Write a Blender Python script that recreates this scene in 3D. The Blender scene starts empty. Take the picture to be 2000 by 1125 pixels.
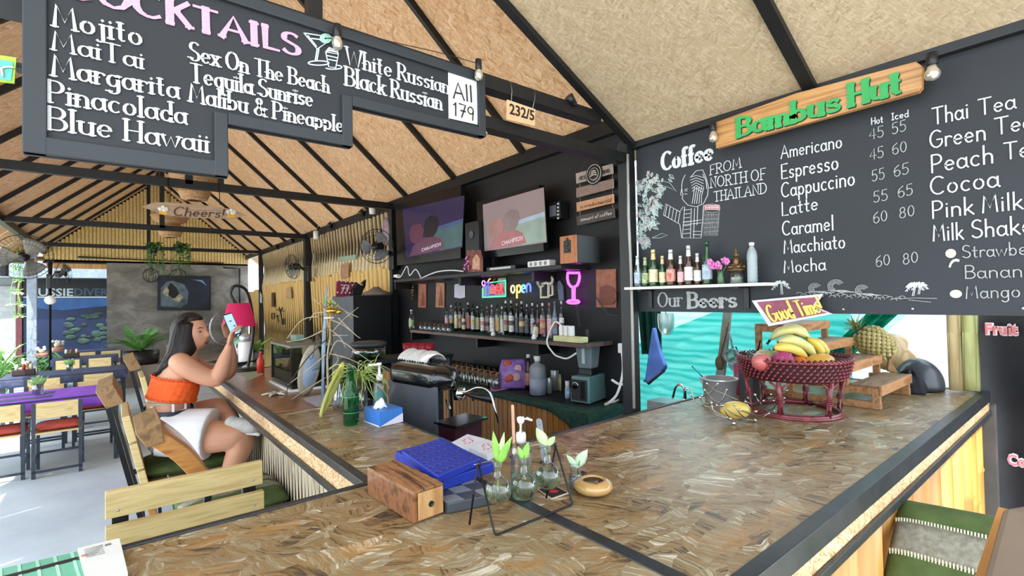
import bpy, math, random
from mathutils import Vector, Matrix
PI = math.pi
S = bpy.context.scene
COL = S.collection
# ---------------------------------------------------------------- camera, light, exposure
CR = ((0.77817068,-0.62775045,-0.01948748),(-0.00295091,0.02737359,-0.99962092),(0.62804592,0.7779332,0.01944889))
CF = 962.27
CH = 1.62
cam = bpy.data.objects.new('camera',bpy.data.cameras.new('camera'))
COL.objects.link(cam)
cam.data.sensor_width = 36.0
cam.data.lens = CF/2000*36
cam.data.clip_start = 0.02
cam.data.clip_end = 200
_r, _d, _f = CR
cam.matrix_world = Matrix(((_r[0],-_d[0],-_f[0],0),(_r[1],-_d[1],-_f[1],0),(_r[2],-_d[2],-_f[2],CH),(0,0,0,1)))
S.camera = cam
W = bpy.data.worlds.new('sky'); S.world = W; W.use_nodes = True
_bg = W.node_tree.nodes['Background']
_bg.inputs[0].default_value = (0.80,0.90,1.0,1); _bg.inputs[1].default_value = 2.0
_sun = bpy.data.lights.new('sun','SUN'); _sun.energy = 3.6; _sun.angle = 0.01; _sun.color = (1,0.95,0.86)
_so = bpy.data.objects.new('sun',_sun); COL.objects.link(_so)
_so.rotation_euler = Vector((-0.22,-0.45,0.86)).to_track_quat('Z','Y').to_euler()
S.view_settings.view_transform = 'Standard'
S.view_settings.look = 'None'
S.view_settings.gamma = 1.0
S.view_settings.use_curve_mapping = False
S.view_settings.exposure = 1.15
S.cycles.max_bounces = 10
S.cycles.diffuse_bounces = 6
S.cycles.transparent_max_bounces = 12
S.cycles.sample_clamp_indirect = 8.0
S.cycles.use_denoising = True
S.cycles.caustics_refractive = False
S.cycles.caustics_reflective = False

# ---------------------------------------------------------------- places: a pixel's ray cut with a plane of the room
def ray(px,py):
    a = (px-1000)/CF; b = (py-562.5)/CF
    return Vector([CR[0][i]*a+CR[1][i]*b+CR[2][i] for i in range(3)])
CAM0 = Vector((0,0,CH))
def Zp(px,py,z):r = ray(px,py); return r*((z-CH)/r.z)+CAM0
def Xp(px,py,x):r = ray(px,py); return r*(x/r.x)+CAM0
def Yp(px,py,y):r = ray(px,py); return r*(y/r.y)+CAM0
def Dp(px,py,d):return ray(px,py)*d+CAM0
def depth(p):return sum(CR[2][i]*(p[i]-(0,0,CH)[i]) for i in range(3))
def col_top(p,py):
    """height of the image row py on the vertical line through p"""
    a = Vector(p)-CAM0; d0 = depth(p)

    lo, hi = -2.0, 8.0
    for _ in range(50):
        m = (lo+hi)/2
        q = (p[0],p[1],m-CH)
        row = 562.5+CF*sum(CR[1][i]*q[i] for i in range(3))/sum(CR[2][i]*q[i] for i in range(3))
        if row>py:lo = m
        else:hi = m
    return(lo+hi)/2

# ---------------------------------------------------------------- materials
MATS = {}
def lin(c):
    if isinstance(c,str):c = tuple(int(c[i:i+2],16)/255 for i in(0,2,4))
    return tuple(((x+0.055)/1.055)**2.4 if x>0.04045 else x/12.92 for x in c[:3])+(1,)
def nodes(name):
    m = bpy.data.materials.new(name); m.use_nodes = True
    nt = m.node_tree; b = nt.nodes['Principled BSDF']
    MATS[name] = m
    return m, nt, b
def nn(nt,t,**k):
    n = nt.nodes.new(t)
    for a, v in k.items():
        if a.startswith('i_'):
            key = a[2:]; key = int(key) if key.isdigit() else key.replace('_',' ')
            n.inputs[key].default_value = v
        else:setattr(n,a,v)
    return n
def ramp(nt,fac,stops,interp='LINEAR'):
    r = nt.nodes.new('ShaderNodeValToRGB'); e = r.color_ramp.elements; r.color_ramp.interpolation = interp
    while len(e)<len(stops):e.new(0.5)
    for k, (p,c) in enumerate(stops):e[k].position = p; e[k].color = lin(c)
    nt.links.new(fac,r.inputs[0]); return r.outputs[0]
def coords(nt,scale=(1,1,1),rot=(0,0,0),kind='Object'):
    tc = nn(nt,'ShaderNodeTexCoord'); mp = nn(nt,'ShaderNodeMapping')
    mp.inputs['Scale'].default_value = scale; mp.inputs['Rotation'].default_value = rot
    nt.links.new(tc.outputs[kind],mp.inputs[0]); return mp.outputs[0]
def bump(nt,b,h,strength=0.3,dist=0.01):
    bm = nn(nt,'ShaderNodeBump'); bm.inputs['Strength'].default_value = strength; bm.inputs['Distance'].default_value = dist
    nt.links.new(h,bm.inputs['Height']); nt.links.new(bm.outputs[0],b.inputs['Normal'])
def M(name,c='808080',rough=0.6,metal=0.0,var=0.12,vs=12.0,scale=(1,1,1),bmp=0.0,trans=0.0,emit=0,alpha=1.0,coat=0.0,ior=1.45,sheen=0.0,c2=None,sub=0.0):
    """plain material whose colour drifts a little with a noise"""
    if name in MATS:return MATS[name]
    m, nt, b = nodes(name)
    b.inputs['Roughness'].default_value = rough; b.inputs['Metallic'].default_value = metal
    b.inputs['IOR'].default_value = ior
    a = lin(c)
    if var or c2:
        n = nn(nt,'ShaderNodeTexNoise'); n.inputs['Scale'].default_value = vs; n.inputs['Detail'].default_value = 5
        nt.links.new(coords(nt,scale),n.inputs['Vector'])
        mx = nn(nt,'ShaderNodeMix',data_type='RGBA')
        lo = lin(c2) if c2 else tuple(x*(1-var*1.6) for x in a[:3])+(1,)
        hi = a if c2 else tuple(min(1,x*(1+var)) for x in a[:3])+(1,)
        mx.inputs[6].default_value = lo; mx.inputs[7].default_value = hi
        mr = nn(nt,'ShaderNodeMapRange'); mr.inputs[1].default_value = 0.3; mr.inputs[2].default_value = 0.7
        nt.links.new(n.outputs[0],mr.inputs[0]); nt.links.new(mr.outputs[0],mx.inputs[0])
        nt.links.new(mx.outputs[2],b.inputs['Base Color'])
        if bmp:bump(nt,b,n.outputs[0],bmp,0.004)
    else:b.inputs['Base Color'].default_value = a
    if trans:b.inputs['Transmission Weight'].default_value = trans
    if coat:b.inputs['Coat Weight'].default_value = coat; b.inputs['Coat Roughness'].default_value = 0.1
    if emit:b.inputs['Emission Color'].default_value = a; b.inputs['Emission Strength'].default_value = emit
    if sheen:b.inputs['Sheen Weight'].default_value = sheen
    if sub:b.inputs['Subsurface Weight'].default_value = sub; b.inputs['Subsurface Scale'].default_value = 0.02
    if alpha<1:b.inputs['Alpha'].default_value = alpha
    return m
def osb(name,stops,s=1.0,rough=0.6,coat=0.0,stain=None,axes=(0,1,2),bmp=0.15):
    """pressed strand board: layers of long thin cells at several angles"""
    m, nt, b = nodes(name); L = nt.links
    tc = nn(nt,'ShaderNodeTexCoord')
    sx = nn(nt,'ShaderNodeSeparateXYZ'); cb = nn(nt,'ShaderNodeCombineXYZ')
    L.new(tc.outputs['Object'],sx.inputs[0])
    L.new(sx.outputs[axes[0]],cb.inputs[0]); L.new(sx.outputs[axes[1]],cb.inputs[1])
    wn = nn(nt,'ShaderNodeTexNoise',i_Scale=9.0*s,i_Detail=3.0); L.new(cb.outputs[0],wn.inputs['Vector'])
    va = nn(nt,'ShaderNodeVectorMath',operation='MULTIPLY_ADD'); va.inputs[1].default_value = (0.06/s,)*3
    L.new(wn.outputs['Color'],va.inputs[0]); L.new(cb.outputs[0],va.inputs[2])
    cur = None
    for k, (ang,a,c) in enumerate(((0.15,8,48),(0.95,9,55),(-0.7,8,60),(1.9,11,60),(0.5,20,110))):
        mp = nn(nt,'ShaderNodeMapping'); mp.inputs['Rotation'].default_value = (0,0,ang); mp.inputs['Location'].default_value = (k*3.1,k*1.7,0)
        L.new(va.outputs[0],mp.inputs[0])
        m2 = nn(nt,'ShaderNodeMapping'); m2.inputs['Scale'].default_value = (a*s,c*s,1); L.new(mp.outputs[0],m2.inputs[0])
        v = nn(nt,'ShaderNodeTexVoronoi',voronoi_dimensions='2D'); v.inputs['Scale'].default_value = 1.0; L.new(m2.outputs[0],v.inputs['Vector'])
        sp = nn(nt,'ShaderNodeSeparateColor'); L.new(v.outputs['Color'],sp.inputs[0])
        if cur is None:cur = sp.outputs[0]
        else:
            mk = nn(nt,'ShaderNodeMath',operation='GREATER_THAN'); mk.inputs[1].default_value = 0.62; L.new(sp.outputs[1],mk.inputs[0])
            mx = nn(nt,'ShaderNodeMix'); L.new(mk.outputs[0],mx.inputs[0]); L.new(cur,mx.inputs[2]); L.new(sp.outputs[0],mx.inputs[3]); cur = mx.outputs[0]
    col = ramp(nt,cur,stops)
    gn = nn(nt,'ShaderNodeTexNoise',i_Scale=2.2,i_Detail=6.0,i_Roughness=0.65); L.new(cb.outputs[0],gn.inputs['Vector'])
    mr = nn(nt,'ShaderNodeMapRange'); mr.inputs[1].default_value = 0.35; mr.inputs[2].default_value = 0.7; mr.inputs[3].default_value = 0.0; mr.inputs[4].default_value = 0.45; L.new(gn.outputs[0],mr.inputs[0])
    mx = nn(nt,'ShaderNodeMix',data_type='RGBA'); L.new(mr.outputs[0],mx.inputs[0]); L.new(col,mx.inputs[6]); mx.inputs[7].default_value = lin(stain or stops[0][1])
    L.new(mx.outputs[2],b.inputs['Base Color'])
    b.inputs['Roughness'].default_value = rough
    if coat:b.inputs['Coat Weight'].default_value = coat; b.inputs['Coat Roughness'].default_value = 0.25
    if bmp:bump(nt,b,cur,bmp,0.002)
    return m
def osb2(name,stops,s=1.0,rough=0.3,coat=0.3,stain='8a7c62',warm='b08850'):
    """varnished strand board seen close: patches of fibre, each patch with its own direction"""
    m, nt, b = nodes(name); L = nt.links
    tc = nn(nt,'ShaderNodeTexCoord'); wn = nn(nt,'ShaderNodeTexNoise',i_Scale=7.0*s,i_Detail=4.0); L.new(tc.outputs['Object'],wn.inputs['Vector'])
    va = nn(nt,'ShaderNodeVectorMath',operation='MULTIPLY_ADD'); va.inputs[1].default_value = (0.07/s,)*3; L.new(wn.outputs['Color'],va.inputs[0]); L.new(tc.outputs['Object'],va.inputs[2])
    outs = []
    for k, (sc_,st) in enumerate(((13,85),(22,150),(9,60))):
        mp = nn(nt,'ShaderNodeMapping'); mp.inputs['Location'].default_value = (k*2.3,k*5.1,0); mp.inputs['Scale'].default_value = (sc_*s,sc_*s*1.9,1); mp.inputs['Rotation'].default_value = (0,0,k*1.1); L.new(va.outputs[0],mp.inputs[0])
        vo = nn(nt,'ShaderNodeTexVoronoi',voronoi_dimensions='2D'); vo.inputs['Scale'].default_value = 1.0; L.new(mp.outputs[0],vo.inputs['Vector'])
        sp = nn(nt,'ShaderNodeSeparateColor'); L.new(vo.outputs['Color'],sp.inputs[0])
        an = nn(nt,'ShaderNodeMath',operation='MULTIPLY'); an.inputs[1].default_value = 1.9; L.new(sp.outputs[0],an.inputs[0])
        vr = nn(nt,'ShaderNodeVectorRotate',rotation_type='Z_AXIS'); L.new(va.outputs[0],vr.inputs['Vector']); L.new(an.outputs[0],vr.inputs['Angle'])
        m2 = nn(nt,'ShaderNodeMapping'); m2.inputs['Scale'].default_value = (6*s,st*s,1); L.new(vr.outputs[0],m2.inputs[0])
        no = nn(nt,'ShaderNodeTexNoise',i_Scale=1.0,i_Detail=8.0,i_Roughness=0.72,i_Distortion=0.8); L.new(m2.outputs[0],no.inputs['Vector'])
        ad = nn(nt,'ShaderNodeMath',operation='MULTIPLY_ADD'); ad.inputs[1].default_value = 0.16; L.new(sp.outputs[1],ad.inputs[0]); L.new(no.outputs[0],ad.inputs[2])
        outs.append((ad.outputs[0],sp.outputs[2]))
    cur = outs[0][0]
    for v_, msk in outs[1:]:
        mk = nn(nt,'ShaderNodeMapRange'); mk.inputs[1].default_value = 0.35; mk.inputs[2].default_value = 0.75; L.new(msk,mk.inputs[0])
        mx = nn(nt,'ShaderNodeMix'); L.new(mk.outputs[0],mx.inputs[0]); L.new(cur,mx.inputs[2]); L.new(v_,mx.inputs[3]); cur = mx.outputs[0]
    mr = nn(nt,'ShaderNodeMapRange'); mr.inputs[1].default_value = 0.42; mr.inputs[2].default_value = 0.74; L.new(cur,mr.inputs[0])
    col = ramp(nt,mr.outputs[0],stops)
    g = nn(nt,'ShaderNodeTexNoise',i_Scale=3.5,i_Detail=7.0,i_Roughness=0.7); L.new(tc.outputs['Object'],g.inputs['Vector'])
    m3 = nn(nt,'ShaderNodeMapRange'); m3.inputs[1].default_value = 0.42; m3.inputs[2].default_value = 0.68; m3.inputs[4].default_value = 0.35; L.new(g.outputs[0],m3.inputs[0])
    mx = nn(nt,'ShaderNodeMix',data_type='RGBA'); L.new(m3.outputs[0],mx.inputs[0]); L.new(col,mx.inputs[6]); mx.inputs[7].default_value = lin(stain)
    g2 = nn(nt,'ShaderNodeTexNoise',i_Scale=6.0,i_Detail=3.0); L.new(coords(nt,(1,2.2,1)),g2.inputs['Vector'])
    m4 = nn(nt,'ShaderNodeMapRange'); m4.inputs[1].default_value = 0.55; m4.inputs[2].default_value = 0.72; m4.inputs[4].default_value = 0.6; L.new(g2.outputs[0],m4.inputs[0])
    mx2 = nn(nt,'ShaderNodeMix',data_type='RGBA'); L.new(m4.outputs[0],mx2.inputs[0]); L.new(mx.outputs[2],mx2.inputs[6]); mx2.inputs[7].default_value = lin(warm); mx = mx2
    L.new(mx.outputs[2],b.inputs['Base Color']); b.inputs['Roughness'].default_value = rough; b.inputs['Coat Weight'].default_value = coat; b.inputs['Coat Roughness'].default_value = 0.25
    bump(nt,b,mr.outputs[0],0.25,0.002)
    return m
def wood(name,c1,c2,scale=(3,40,40),rough=0.5,coat=0.0):
    if name in MATS:return MATS[name]
    m, nt, b = nodes(name)
    n = nn(nt,'ShaderNodeTexNoise',i_Scale=1.0,i_Detail=6.0,i_Distortion=0.6)
    nt.links.new(coords(nt,scale),n.inputs['Vector'])
    nt.links.new(ramp(nt,n.outputs[0],[(0.3,c1),(0.5,c2),(0.68,c1)]),b.inputs['Base Color'])
    b.inputs['Roughness'].default_value = rough
    if coat:b.inputs['Coat Weight'].default_value = coat
    bump(nt,b,n.outputs[0],0.12,0.002)
    return m
def glass(name,c='ffffff',rough=0.02,ior=1.45,mix=0.0,hi=0.75):
    """thin glass: clear film with fresnel gloss, cheap to render"""
    if name in MATS:return MATS[name]
    m = bpy.data.materials.new(name); m.use_nodes = True; nt = m.node_tree; MATS[name] = m
    for n in list(nt.nodes):nt.nodes.remove(n)
    o = nn(nt,'ShaderNodeOutputMaterial'); tr = nn(nt,'ShaderNodeBsdfTransparent'); gl = nn(nt,'ShaderNodeBsdfGlossy')
    tr.inputs[0].default_value = lin(c); gl.inputs['Roughness'].default_value = rough
    fr = nn(nt,'ShaderNodeLayerWeight'); fr.inputs[0].default_value = 0.35
    mr = nn(nt,'ShaderNodeMapRange'); mr.inputs[3].default_value = 0.06+mix; mr.inputs[4].default_value = hi
    mx = nn(nt,'ShaderNodeMixShader'); L = nt.links
    L.new(fr.outputs['Facing'],mr.inputs[0]); L.new(mr.outputs[0],mx.inputs[0]); L.new(tr.outputs[0],mx.inputs[1]); L.new(gl.outputs[0],mx.inputs[2]); L.new(mx.outputs[0],o.inputs[0])
    return m

# ---------------------------------------------------------------- mesh builder
def V(*a):return Vector(a)
def frame(d):
    d = Vector(d).normalized(); u = Vector((0,0,1)) if abs(d.z)<0.95 else Vector((1,0,0))
    a = d.cross(u).normalized(); return a, a.cross(d).normalized(), d
ORG = {}
class MB:
    def __init__(s):s.v = []; s.f = []; s.m = []; s.s = []
    def add(s,vs,fs,mi=0,sm=False):
        o = len(s.v); s.v += [Vector(x) for x in vs]; s.f += [tuple(i+o for i in f) for f in fs]; s.m += [mi]*len(fs); s.s += [sm]*len(fs); return s
    def box(s,lo,hi,mi=0):
        x0, y0, z0 = lo; x1, y1, z1 = hi
        return s.add([(x0,y0,z0),(x1,y0,z0),(x1,y1,z0),(x0,y1,z0),(x0,y0,z1),(x1,y0,z1),(x1,y1,z1),(x0,y1,z1)], [(0,3,2,1),(4,5,6,7),(0,1,5,4),(1,2,6,5),(2,3,7,6),(3,0,4,7)],mi)
    def cbox(s,c,size,mat=None,mi=0):
        c = Vector(c); h = Vector(size)/2; k = MB().box(-h,h); vs = [(mat@v if mat else v)+c for v in k.v]
        return s.add(vs,k.f,mi)
    def beam(s,a,b,w,h,up=(0,0,1),mi=0):
        """w across, h along up"""
        a = Vector(a); b = Vector(b); d = (b-a).normalized(); up = Vector(up)
        x = d.cross(up)
        if x.length<1e-5:x = d.cross(Vector((1,0,0)))
        x.normalize(); y = x.cross(d).normalized(); x*=w/2; y*=h/2
        return s.add([a-x-y,a+x-y,a+x+y,a-x+y,b-x-y,b+x-y,b+x+y,b-x+y], [(0,1,2,3),(7,6,5,4),(0,4,5,1),(1,5,6,2),(2,6,7,3),(3,7,4,0)],mi)
    def tube(s,pts,r,n=8,closed=False,mi=0,sm=True,flat=1.0):
        pts = [Vector(p) for p in pts]; N = len(pts); rs = r if isinstance(r,(list,tuple)) else[r]*N
        vs = []; pa = None
        for i, p in enumerate(pts):
            if closed:d = pts[(i+1)%N]-pts[i-1]
            else:d = pts[min(i+1,N-1)]-pts[max(i-1,0)]
            if d.length<1e-9:d = Vector((0,0,1))
            d.normalize()
            if pa is None:a, b, _ = frame(d)
            else:
                a = (pa-d*pa.dot(d))
                a = a.normalized() if a.length>1e-6 else frame(d)[0]
                b = d.cross(a)
            pa = a
            vs += [p+(a*math.cos(2*PI*k/n)+b*math.sin(2*PI*k/n)*flat)*rs[i] for k in range(n)]
        fs = []
        for i in range(N if closed else N-1):
            j = (i+1)%N
            fs += [(i*n+k,i*n+(k+1)%n,j*n+(k+1)%n,j*n+k) for k in range(n)]
        if not closed:fs += [tuple(reversed(range(n))),tuple((N-1)*n+k for k in range(n))]
        return s.add(vs,fs,mi,sm)
    def lathe(s,prof,c=(0,0,0),n=20,mat=None,mi=0,sm=True,caps=True,ph=0.0):
        c = Vector(c); vs = []
        for(r,z) in prof:
            for k in range(n):
                a = 2*PI*k/n+ph; p = Vector((r*math.cos(a),r*math.sin(a),z)); vs.append((mat@p if mat else p)+c)
        fs = []
        for i in range(len(prof)-1):fs += [(i*n+k,i*n+(k+1)%n,(i+1)*n+(k+1)%n,(i+1)*n+k) for k in range(n)]
        if caps:fs += [tuple(reversed(range(n))),tuple((len(prof)-1)*n+k for k in range(n))]
        return s.add(vs,fs,mi,sm)
    def ball(s,c,r,n=12,m=8,mat=None,mi=0):
        if not isinstance(r,(tuple,list,Vector)):r = (r,r,r)
        c = Vector(c); vs = []; fs = []
        for i in range(m+1):
            t = PI*i/m
            for k in range(n):
                a = 2*PI*k/n; p = Vector((r[0]*math.sin(t)*math.cos(a),r[1]*math.sin(t)*math.sin(a),-r[2]*math.cos(t))); vs.append((mat@p if mat else p)+c)
        for i in range(m):fs += [(i*n+k,i*n+(k+1)%n,(i+1)*n+(k+1)%n,(i+1)*n+k) for k in range(n)]
        return s.add(vs,fs,mi,True)
    def prism(s,poly,o,u,v,t,mi=0):
        """outline poly (2-D, in u and v from o) thickened by t along u x v"""
        o = Vector(o); u = Vector(u); v = Vector(v); nrm = u.cross(v).normalized()*t; n = len(poly)
        a = [o+u*p[0]+v*p[1] for p in poly]
        return s.add(a+[p+nrm for p in a],[tuple(reversed(range(n))),tuple(range(n,2*n))]+[(i,(i+1)%n,n+(i+1)%n,n+i) for i in range(n)],mi)
    def quad(s,pts,t=0.002,mi=0):
        """four corner points thickened along their normal"""
        p = [Vector(q) for q in pts]; nrm = (p[1]-p[0]).cross(p[3]-p[0]).normalized()*t
        return s.add(p+[q-nrm for q in p],[(0,1,2,3),(7,6,5,4),(0,4,5,1),(1,5,6,2),(2,6,7,3),(3,7,4,0)],mi)
    def sheet(s,fn,nu,nv,t=0.0,mi=0,sm=True):
        """grid surface fn(a,b), a and b in 0..1, made t thick"""
        P = [[Vector(fn(i/nu,j/nv)) for j in range(nv+1)] for i in range(nu+1)]; w = nv+1
        vs = [p for r_ in P for p in r_]
        fs = [(i*w+j,(i+1)*w+j,(i+1)*w+j+1,i*w+j+1) for i in range(nu) for j in range(nv)]
        if t:
            N = len(vs); off = []
            for i in range(nu+1):
                for j in range(nv+1):
                    e = (P[min(i+1,nu)][j]-P[max(i-1,0)][j]).cross(P[i][min(j+1,nv)]-P[i][max(j-1,0)])
                    off.append(P[i][j]-(e.normalized()*t if e.length>1e-12 else Vector((0,0,0))))
            vs = vs+off; fs = fs+[tuple(N+k for k in reversed(f)) for f in fs]
            ed = [(i*w,(i+1)*w) for i in range(nu)]+[((i+1)*w+nv,i*w+nv) for i in range(nu)]+[(j+1,j) for j in range(nv)]+[(nu*w+j,nu*w+j+1) for j in range(nv)]
            fs += [(b,a,a+N,b+N) for a,b in ed]
        return s.add(vs,fs,mi,sm)
    def build(s,name,mat,parent=None,bev=0.0,seg=2,label=None,loc=None,sub=0,recalc=False):
        me = bpy.data.meshes.new(name)
        if parent is not None:org = ORG.get(parent.name,Vector((0,0,0)))
        elif loc is not None:org = Vector(loc)
        else:
            xs = [v.x for v in s.v]; ys = [v.y for v in s.v]; org = Vector(((min(xs)+max(xs))/2,(min(ys)+max(ys))/2,min(v.z for v in s.v)))
        me.from_pydata([v-org for v in s.v],[],s.f)
        mats = mat if isinstance(mat,(list,tuple)) else[mat]
        for q in mats:me.materials.append(q)
        me.polygons.foreach_set('material_index',s.m); me.polygons.foreach_set('use_smooth',s.s); me.update()
        o = bpy.data.objects.new(name,me); COL.objects.link(o)
        if parent is not None:o.parent = parent; ORG[o.name] = org
        else:o.location = org; ORG[o.name] = org
        if bev:
            b = o.modifiers.new('bevel','BEVEL'); b.width = bev; b.segments = seg; b.limit_method = 'ANGLE'; b.angle_limit = 0.9
        if sub:q = o.modifiers.new('subdivision','SUBSURF'); q.levels = sub; q.render_levels = sub
        if label:o['label'] = label
        return o
def tag(o,label=None,cat=None,group=None,kind=None):
    if label:o['label'] = label
    if cat:o['category'] = cat
    if group:o['group'] = group
    if kind:o['kind'] = kind
    return o
def thing(name,label,cat,loc=(0,0,0),group=None,local=False,rotz=0.0,kind=None):
    o = bpy.data.objects.new(name,None); COL.objects.link(o); o.location = loc; o.rotation_euler = (0,0,rotz); o.empty_display_size = 0.05
    ORG[o.name] = Vector((0,0,0)) if local else Vector(loc)
    return tag(o,label,cat,group,kind)
def dup(root,loc,rotz=None,label=None,group=None,scale=None):
    def cp(o,par):
        c = o.copy(); COL.objects.link(c)
        if par:c.parent = par
        for ch in o.children:cp(ch,c)
        return c
    r = cp(root,None); r.location = loc
    if rotz is not None:r.rotation_euler = (0,0,rotz)
    if scale:r.scale = (scale,)*3 if not isinstance(scale,tuple) else scale
    if label:r['label'] = label
    if group:r['group'] = group
    return r
def struct(o,label=None):o['kind'] = 'structure'; (label and o.__setitem__('label',label)); return o
def arc(cx,cy,rx,ry,a0,a1,n=10):
    return[(cx+rx*math.cos(math.radians(a0+(a1-a0)*k/n)),cy+ry*math.sin(math.radians(a0+(a1-a0)*k/n))) for k in range(n+1)]
def cat_rom(P,k=6):
    P = [Vector(p) for p in P]; out = []
    for i in range(len(P)-1):
        a, b, c, d = P[max(i-1,0)], P[i], P[i+1], P[min(i+2,len(P)-1)]
        for j in range(k):
            t = j/k; out.append(0.5*((2*b)+(c-a)*t+(2*a-5*b+4*c-d)*t*t+(3*b-a-3*c+d)*t**3))
    return out+[P[-1]]

# ---------------------------------------------------------------- hand lettering: strokes, and a printed face for bold prints
GL = {}
def _g(ch,w,spec):
    st = []
    for part in spec.split(';'):
        pts = []
        for tok in part.split():
            if tok[0]=='@':pts += arc(*[float(x) for x in tok[1:].split(',')])
            else:pts.append(tuple(float(x) for x in tok.split(',')))
        st.append(pts)
    GL[ch] = (w,st)
for _l in '''A|.7|0,0 .35,1 .7,0;.13,.36 .57,.36
B|.6|.08,0 .08,1;.08,1 @.3,.76,.24,.24,90,-90 .08,.52;.08,.52 @.33,.26,.27,.26,90,-90 .08,0
C|.68|@.38,.5,.36,.5,50,310
D|.66|.08,0 .08,1;.08,1 @.24,.5,.4,.5,90,-90 .08,0
E|.55|.55,1 .08,1 .08,0 .55,0;.08,.52 .45,.52
F|.52|.52,1 .08,1 .08,0;.08,.52 .42,.52
G|.72|@.38,.5,.36,.5,50,330 .69,.45 .42,.45
H|.66|.08,0 .08,1;.6,0 .6,1;.08,.5 .6,.5
I|.3|.15,0 .15,1;.02,1 .28,1;.02,0 .28,0
J|.4|.3,1 @.16,.18,.14,.18,0,-170
K|.6|.08,0 .08,1;.56,1 .08,.42;.24,.58 .6,0
L|.52|.08,1 .08,0 .52,0
M|.82|.06,0 .14,1 .41,.25 .68,1 .76,0
N|.66|.08,0 .08,1 .6,0 .6,1
O|.74|@.37,.5,.35,.5,90,450
P|.58|.08,0 .08,1;.08,1 @.28,.73,.27,.27,90,-90 .08,.46
R|.62|.08,0 .08,1;.08,1 @.28,.75,.25,.25,90,-90 .08,.5;.26,.5 .62,0
S|.56|@.3,.76,.24,.24,40,225 @.28,.25,.26,.25,60,-150
T|.66|.0,1 .66,1;.33,1 .33,0
U|.66|.08,1 @.34,.28,.26,.28,180,360 .6,1
V|.66|0,1 .33,0 .66,1
W|.94|0,1 .22,0 .47,.85 .72,0 .94,1
a|.5|@.22,.27,.2,.27,40,320;.44,.54 .44,.08 .52,0
b|.5|.06,1 .06,0;@.26,.27,.2,.27,180,-180
c|.44|@.25,.27,.21,.27,50,310
d|.5|.44,1 .44,0;@.24,.27,.2,.27,0,360
e|.48|.05,.28 .43,.3 @.24,.28,.2,.27,5,315
f|.36|@.3,.82,.14,.16,50,180 .16,0;.02,.52 .32,.52
g|.5|@.23,.27,.2,.27,30,390;.44,.54 .44,-.1 @.24,-.14,.2,.2,0,-150
h|.48|.06,1 .06,0;.06,.34 @.24,.34,.18,.2,170,0 .42,0
i|.16|.08,.54 .08,0;.07,.74 .09,.76
j|.26|.18,.54 .18,-.1 @.06,-.12,.12,.14,0,-140;.17,.74 .19,.76
k|.46|.06,1 .06,0;.4,.54 .08,.22;.18,.3 .46,0
l|.16|.08,1 .08,0
m|.76|.06,.54 .06,0;.06,.34 @.22,.36,.16,.18,170,0 .38,0;.38,.36 @.54,.36,.16,.18,170,0 .7,0
n|.5|.06,.54 .06,0;.06,.34 @.25,.34,.19,.2,170,0 .44,0
o|.5|@.25,.27,.21,.27,90,450
p|.5|.06,.54 .06,-.34;@.26,.27,.2,.27,180,-180
q|.5|.44,.54 .44,-.34;@.24,.27,.2,.27,0,360
r|.36|.06,.54 .06,0;.06,.32 @.24,.34,.18,.2,170,40
s|.42|@.23,.41,.15,.14,30,225 @.2,.14,.16,.14,55,-150
t|.36|.16,.84 .16,.1 .22,0 .32,.03;.02,.54 .32,.54
u|.5|.06,.54 @.25,.2,.19,.2,180,360 .44,.54;.44,.54 .44,0
v|.44|0,.54 .22,0 .44,.54
w|.66|0,.54 .16,0 .33,.5 .5,0 .66,.54
x|.44|.02,.54 .42,0;.4,.54 .02,0
y|.46|.02,.54 .23,.02;.44,.54 .12,-.32
0|.54|@.27,.48,.22,.46,90,450
1|.3|.04,.76 .18,.96 .18,0
2|.52|@.26,.7,.21,.26,160,-30 .05,0 .5,0
3|.5|@.24,.72,.2,.24,140,-90 @.24,.25,.23,.24,90,-140
4|.54|.4,.0 .4,.95 .03,.3 .54,.3
5|.5|.46,.96 .12,.96 .08,.56 @.24,.3,.24,.3,130,-140
6|.5|.4,.95 @.3,.35,.26,.5,125,180 @.27,.27,.22,.27,180,540
7|.46|.02,.95 .46,.95 .18,0;.12,.48 .44,.48
8|.5|@.25,.71,.18,.23,-90,270;@.25,.25,.22,.25,90,450
9|.5|@.25,.68,.2,.26,0,360 .44,.66 .4,0
&|.72|.68,0 .2,.72 @.3,.8,.14,.18,200,-20 .1,.3 @.28,.22,.22,.22,150,330 .66,.44
/|.4|.04,-.05 .36,1
!|.16|.08,1 .08,.3;.07,.04 .09,.04
=|.3|0,.5 .3,.5'''.split('\n'):
    _p = _l.split('|'); _g(_p[0],float(_p[1]),_p[2])
for _c in 'QXYZz':GL.setdefault(_c,GL['O'])
def ribbon(mb,pts,wfn,t,nrm,mi=0):
    """a flat stroke through 3-D points, a little proud of the board"""
    n = len(pts)
    if n<2:return
    L = []; Rr = []
    for i, p in enumerate(pts):
        d = (pts[min(i+1,n-1)]-pts[max(i-1,0)])
        if d.length<1e-9:d = Vector((0,0,1))
        d.normalize(); q = d.cross(nrm).normalized(); w = wfn(d)/2
        e = d*(w*0.7)*(-1 if i==0 else(1 if i==n-1 else 0))
        L.append(p-q*w+e); Rr.append(p+q*w+e)
    up = nrm*t; vs = L+Rr+[x+up for x in L]+[x+up for x in Rr]
    fs = []
    for i in range(n-1):
        fs += [(2*n+i,3*n+i,3*n+i+1,2*n+i+1),(i,2*n+i,2*n+i+1,i+1),(n+i,n+i+1,3*n+i+1,3*n+i)]
    fs += [(0,n,3*n,2*n),(n-1,3*n-1,4*n-1,2*n-1)]
    mb.add(vs,fs,mi)
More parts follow.
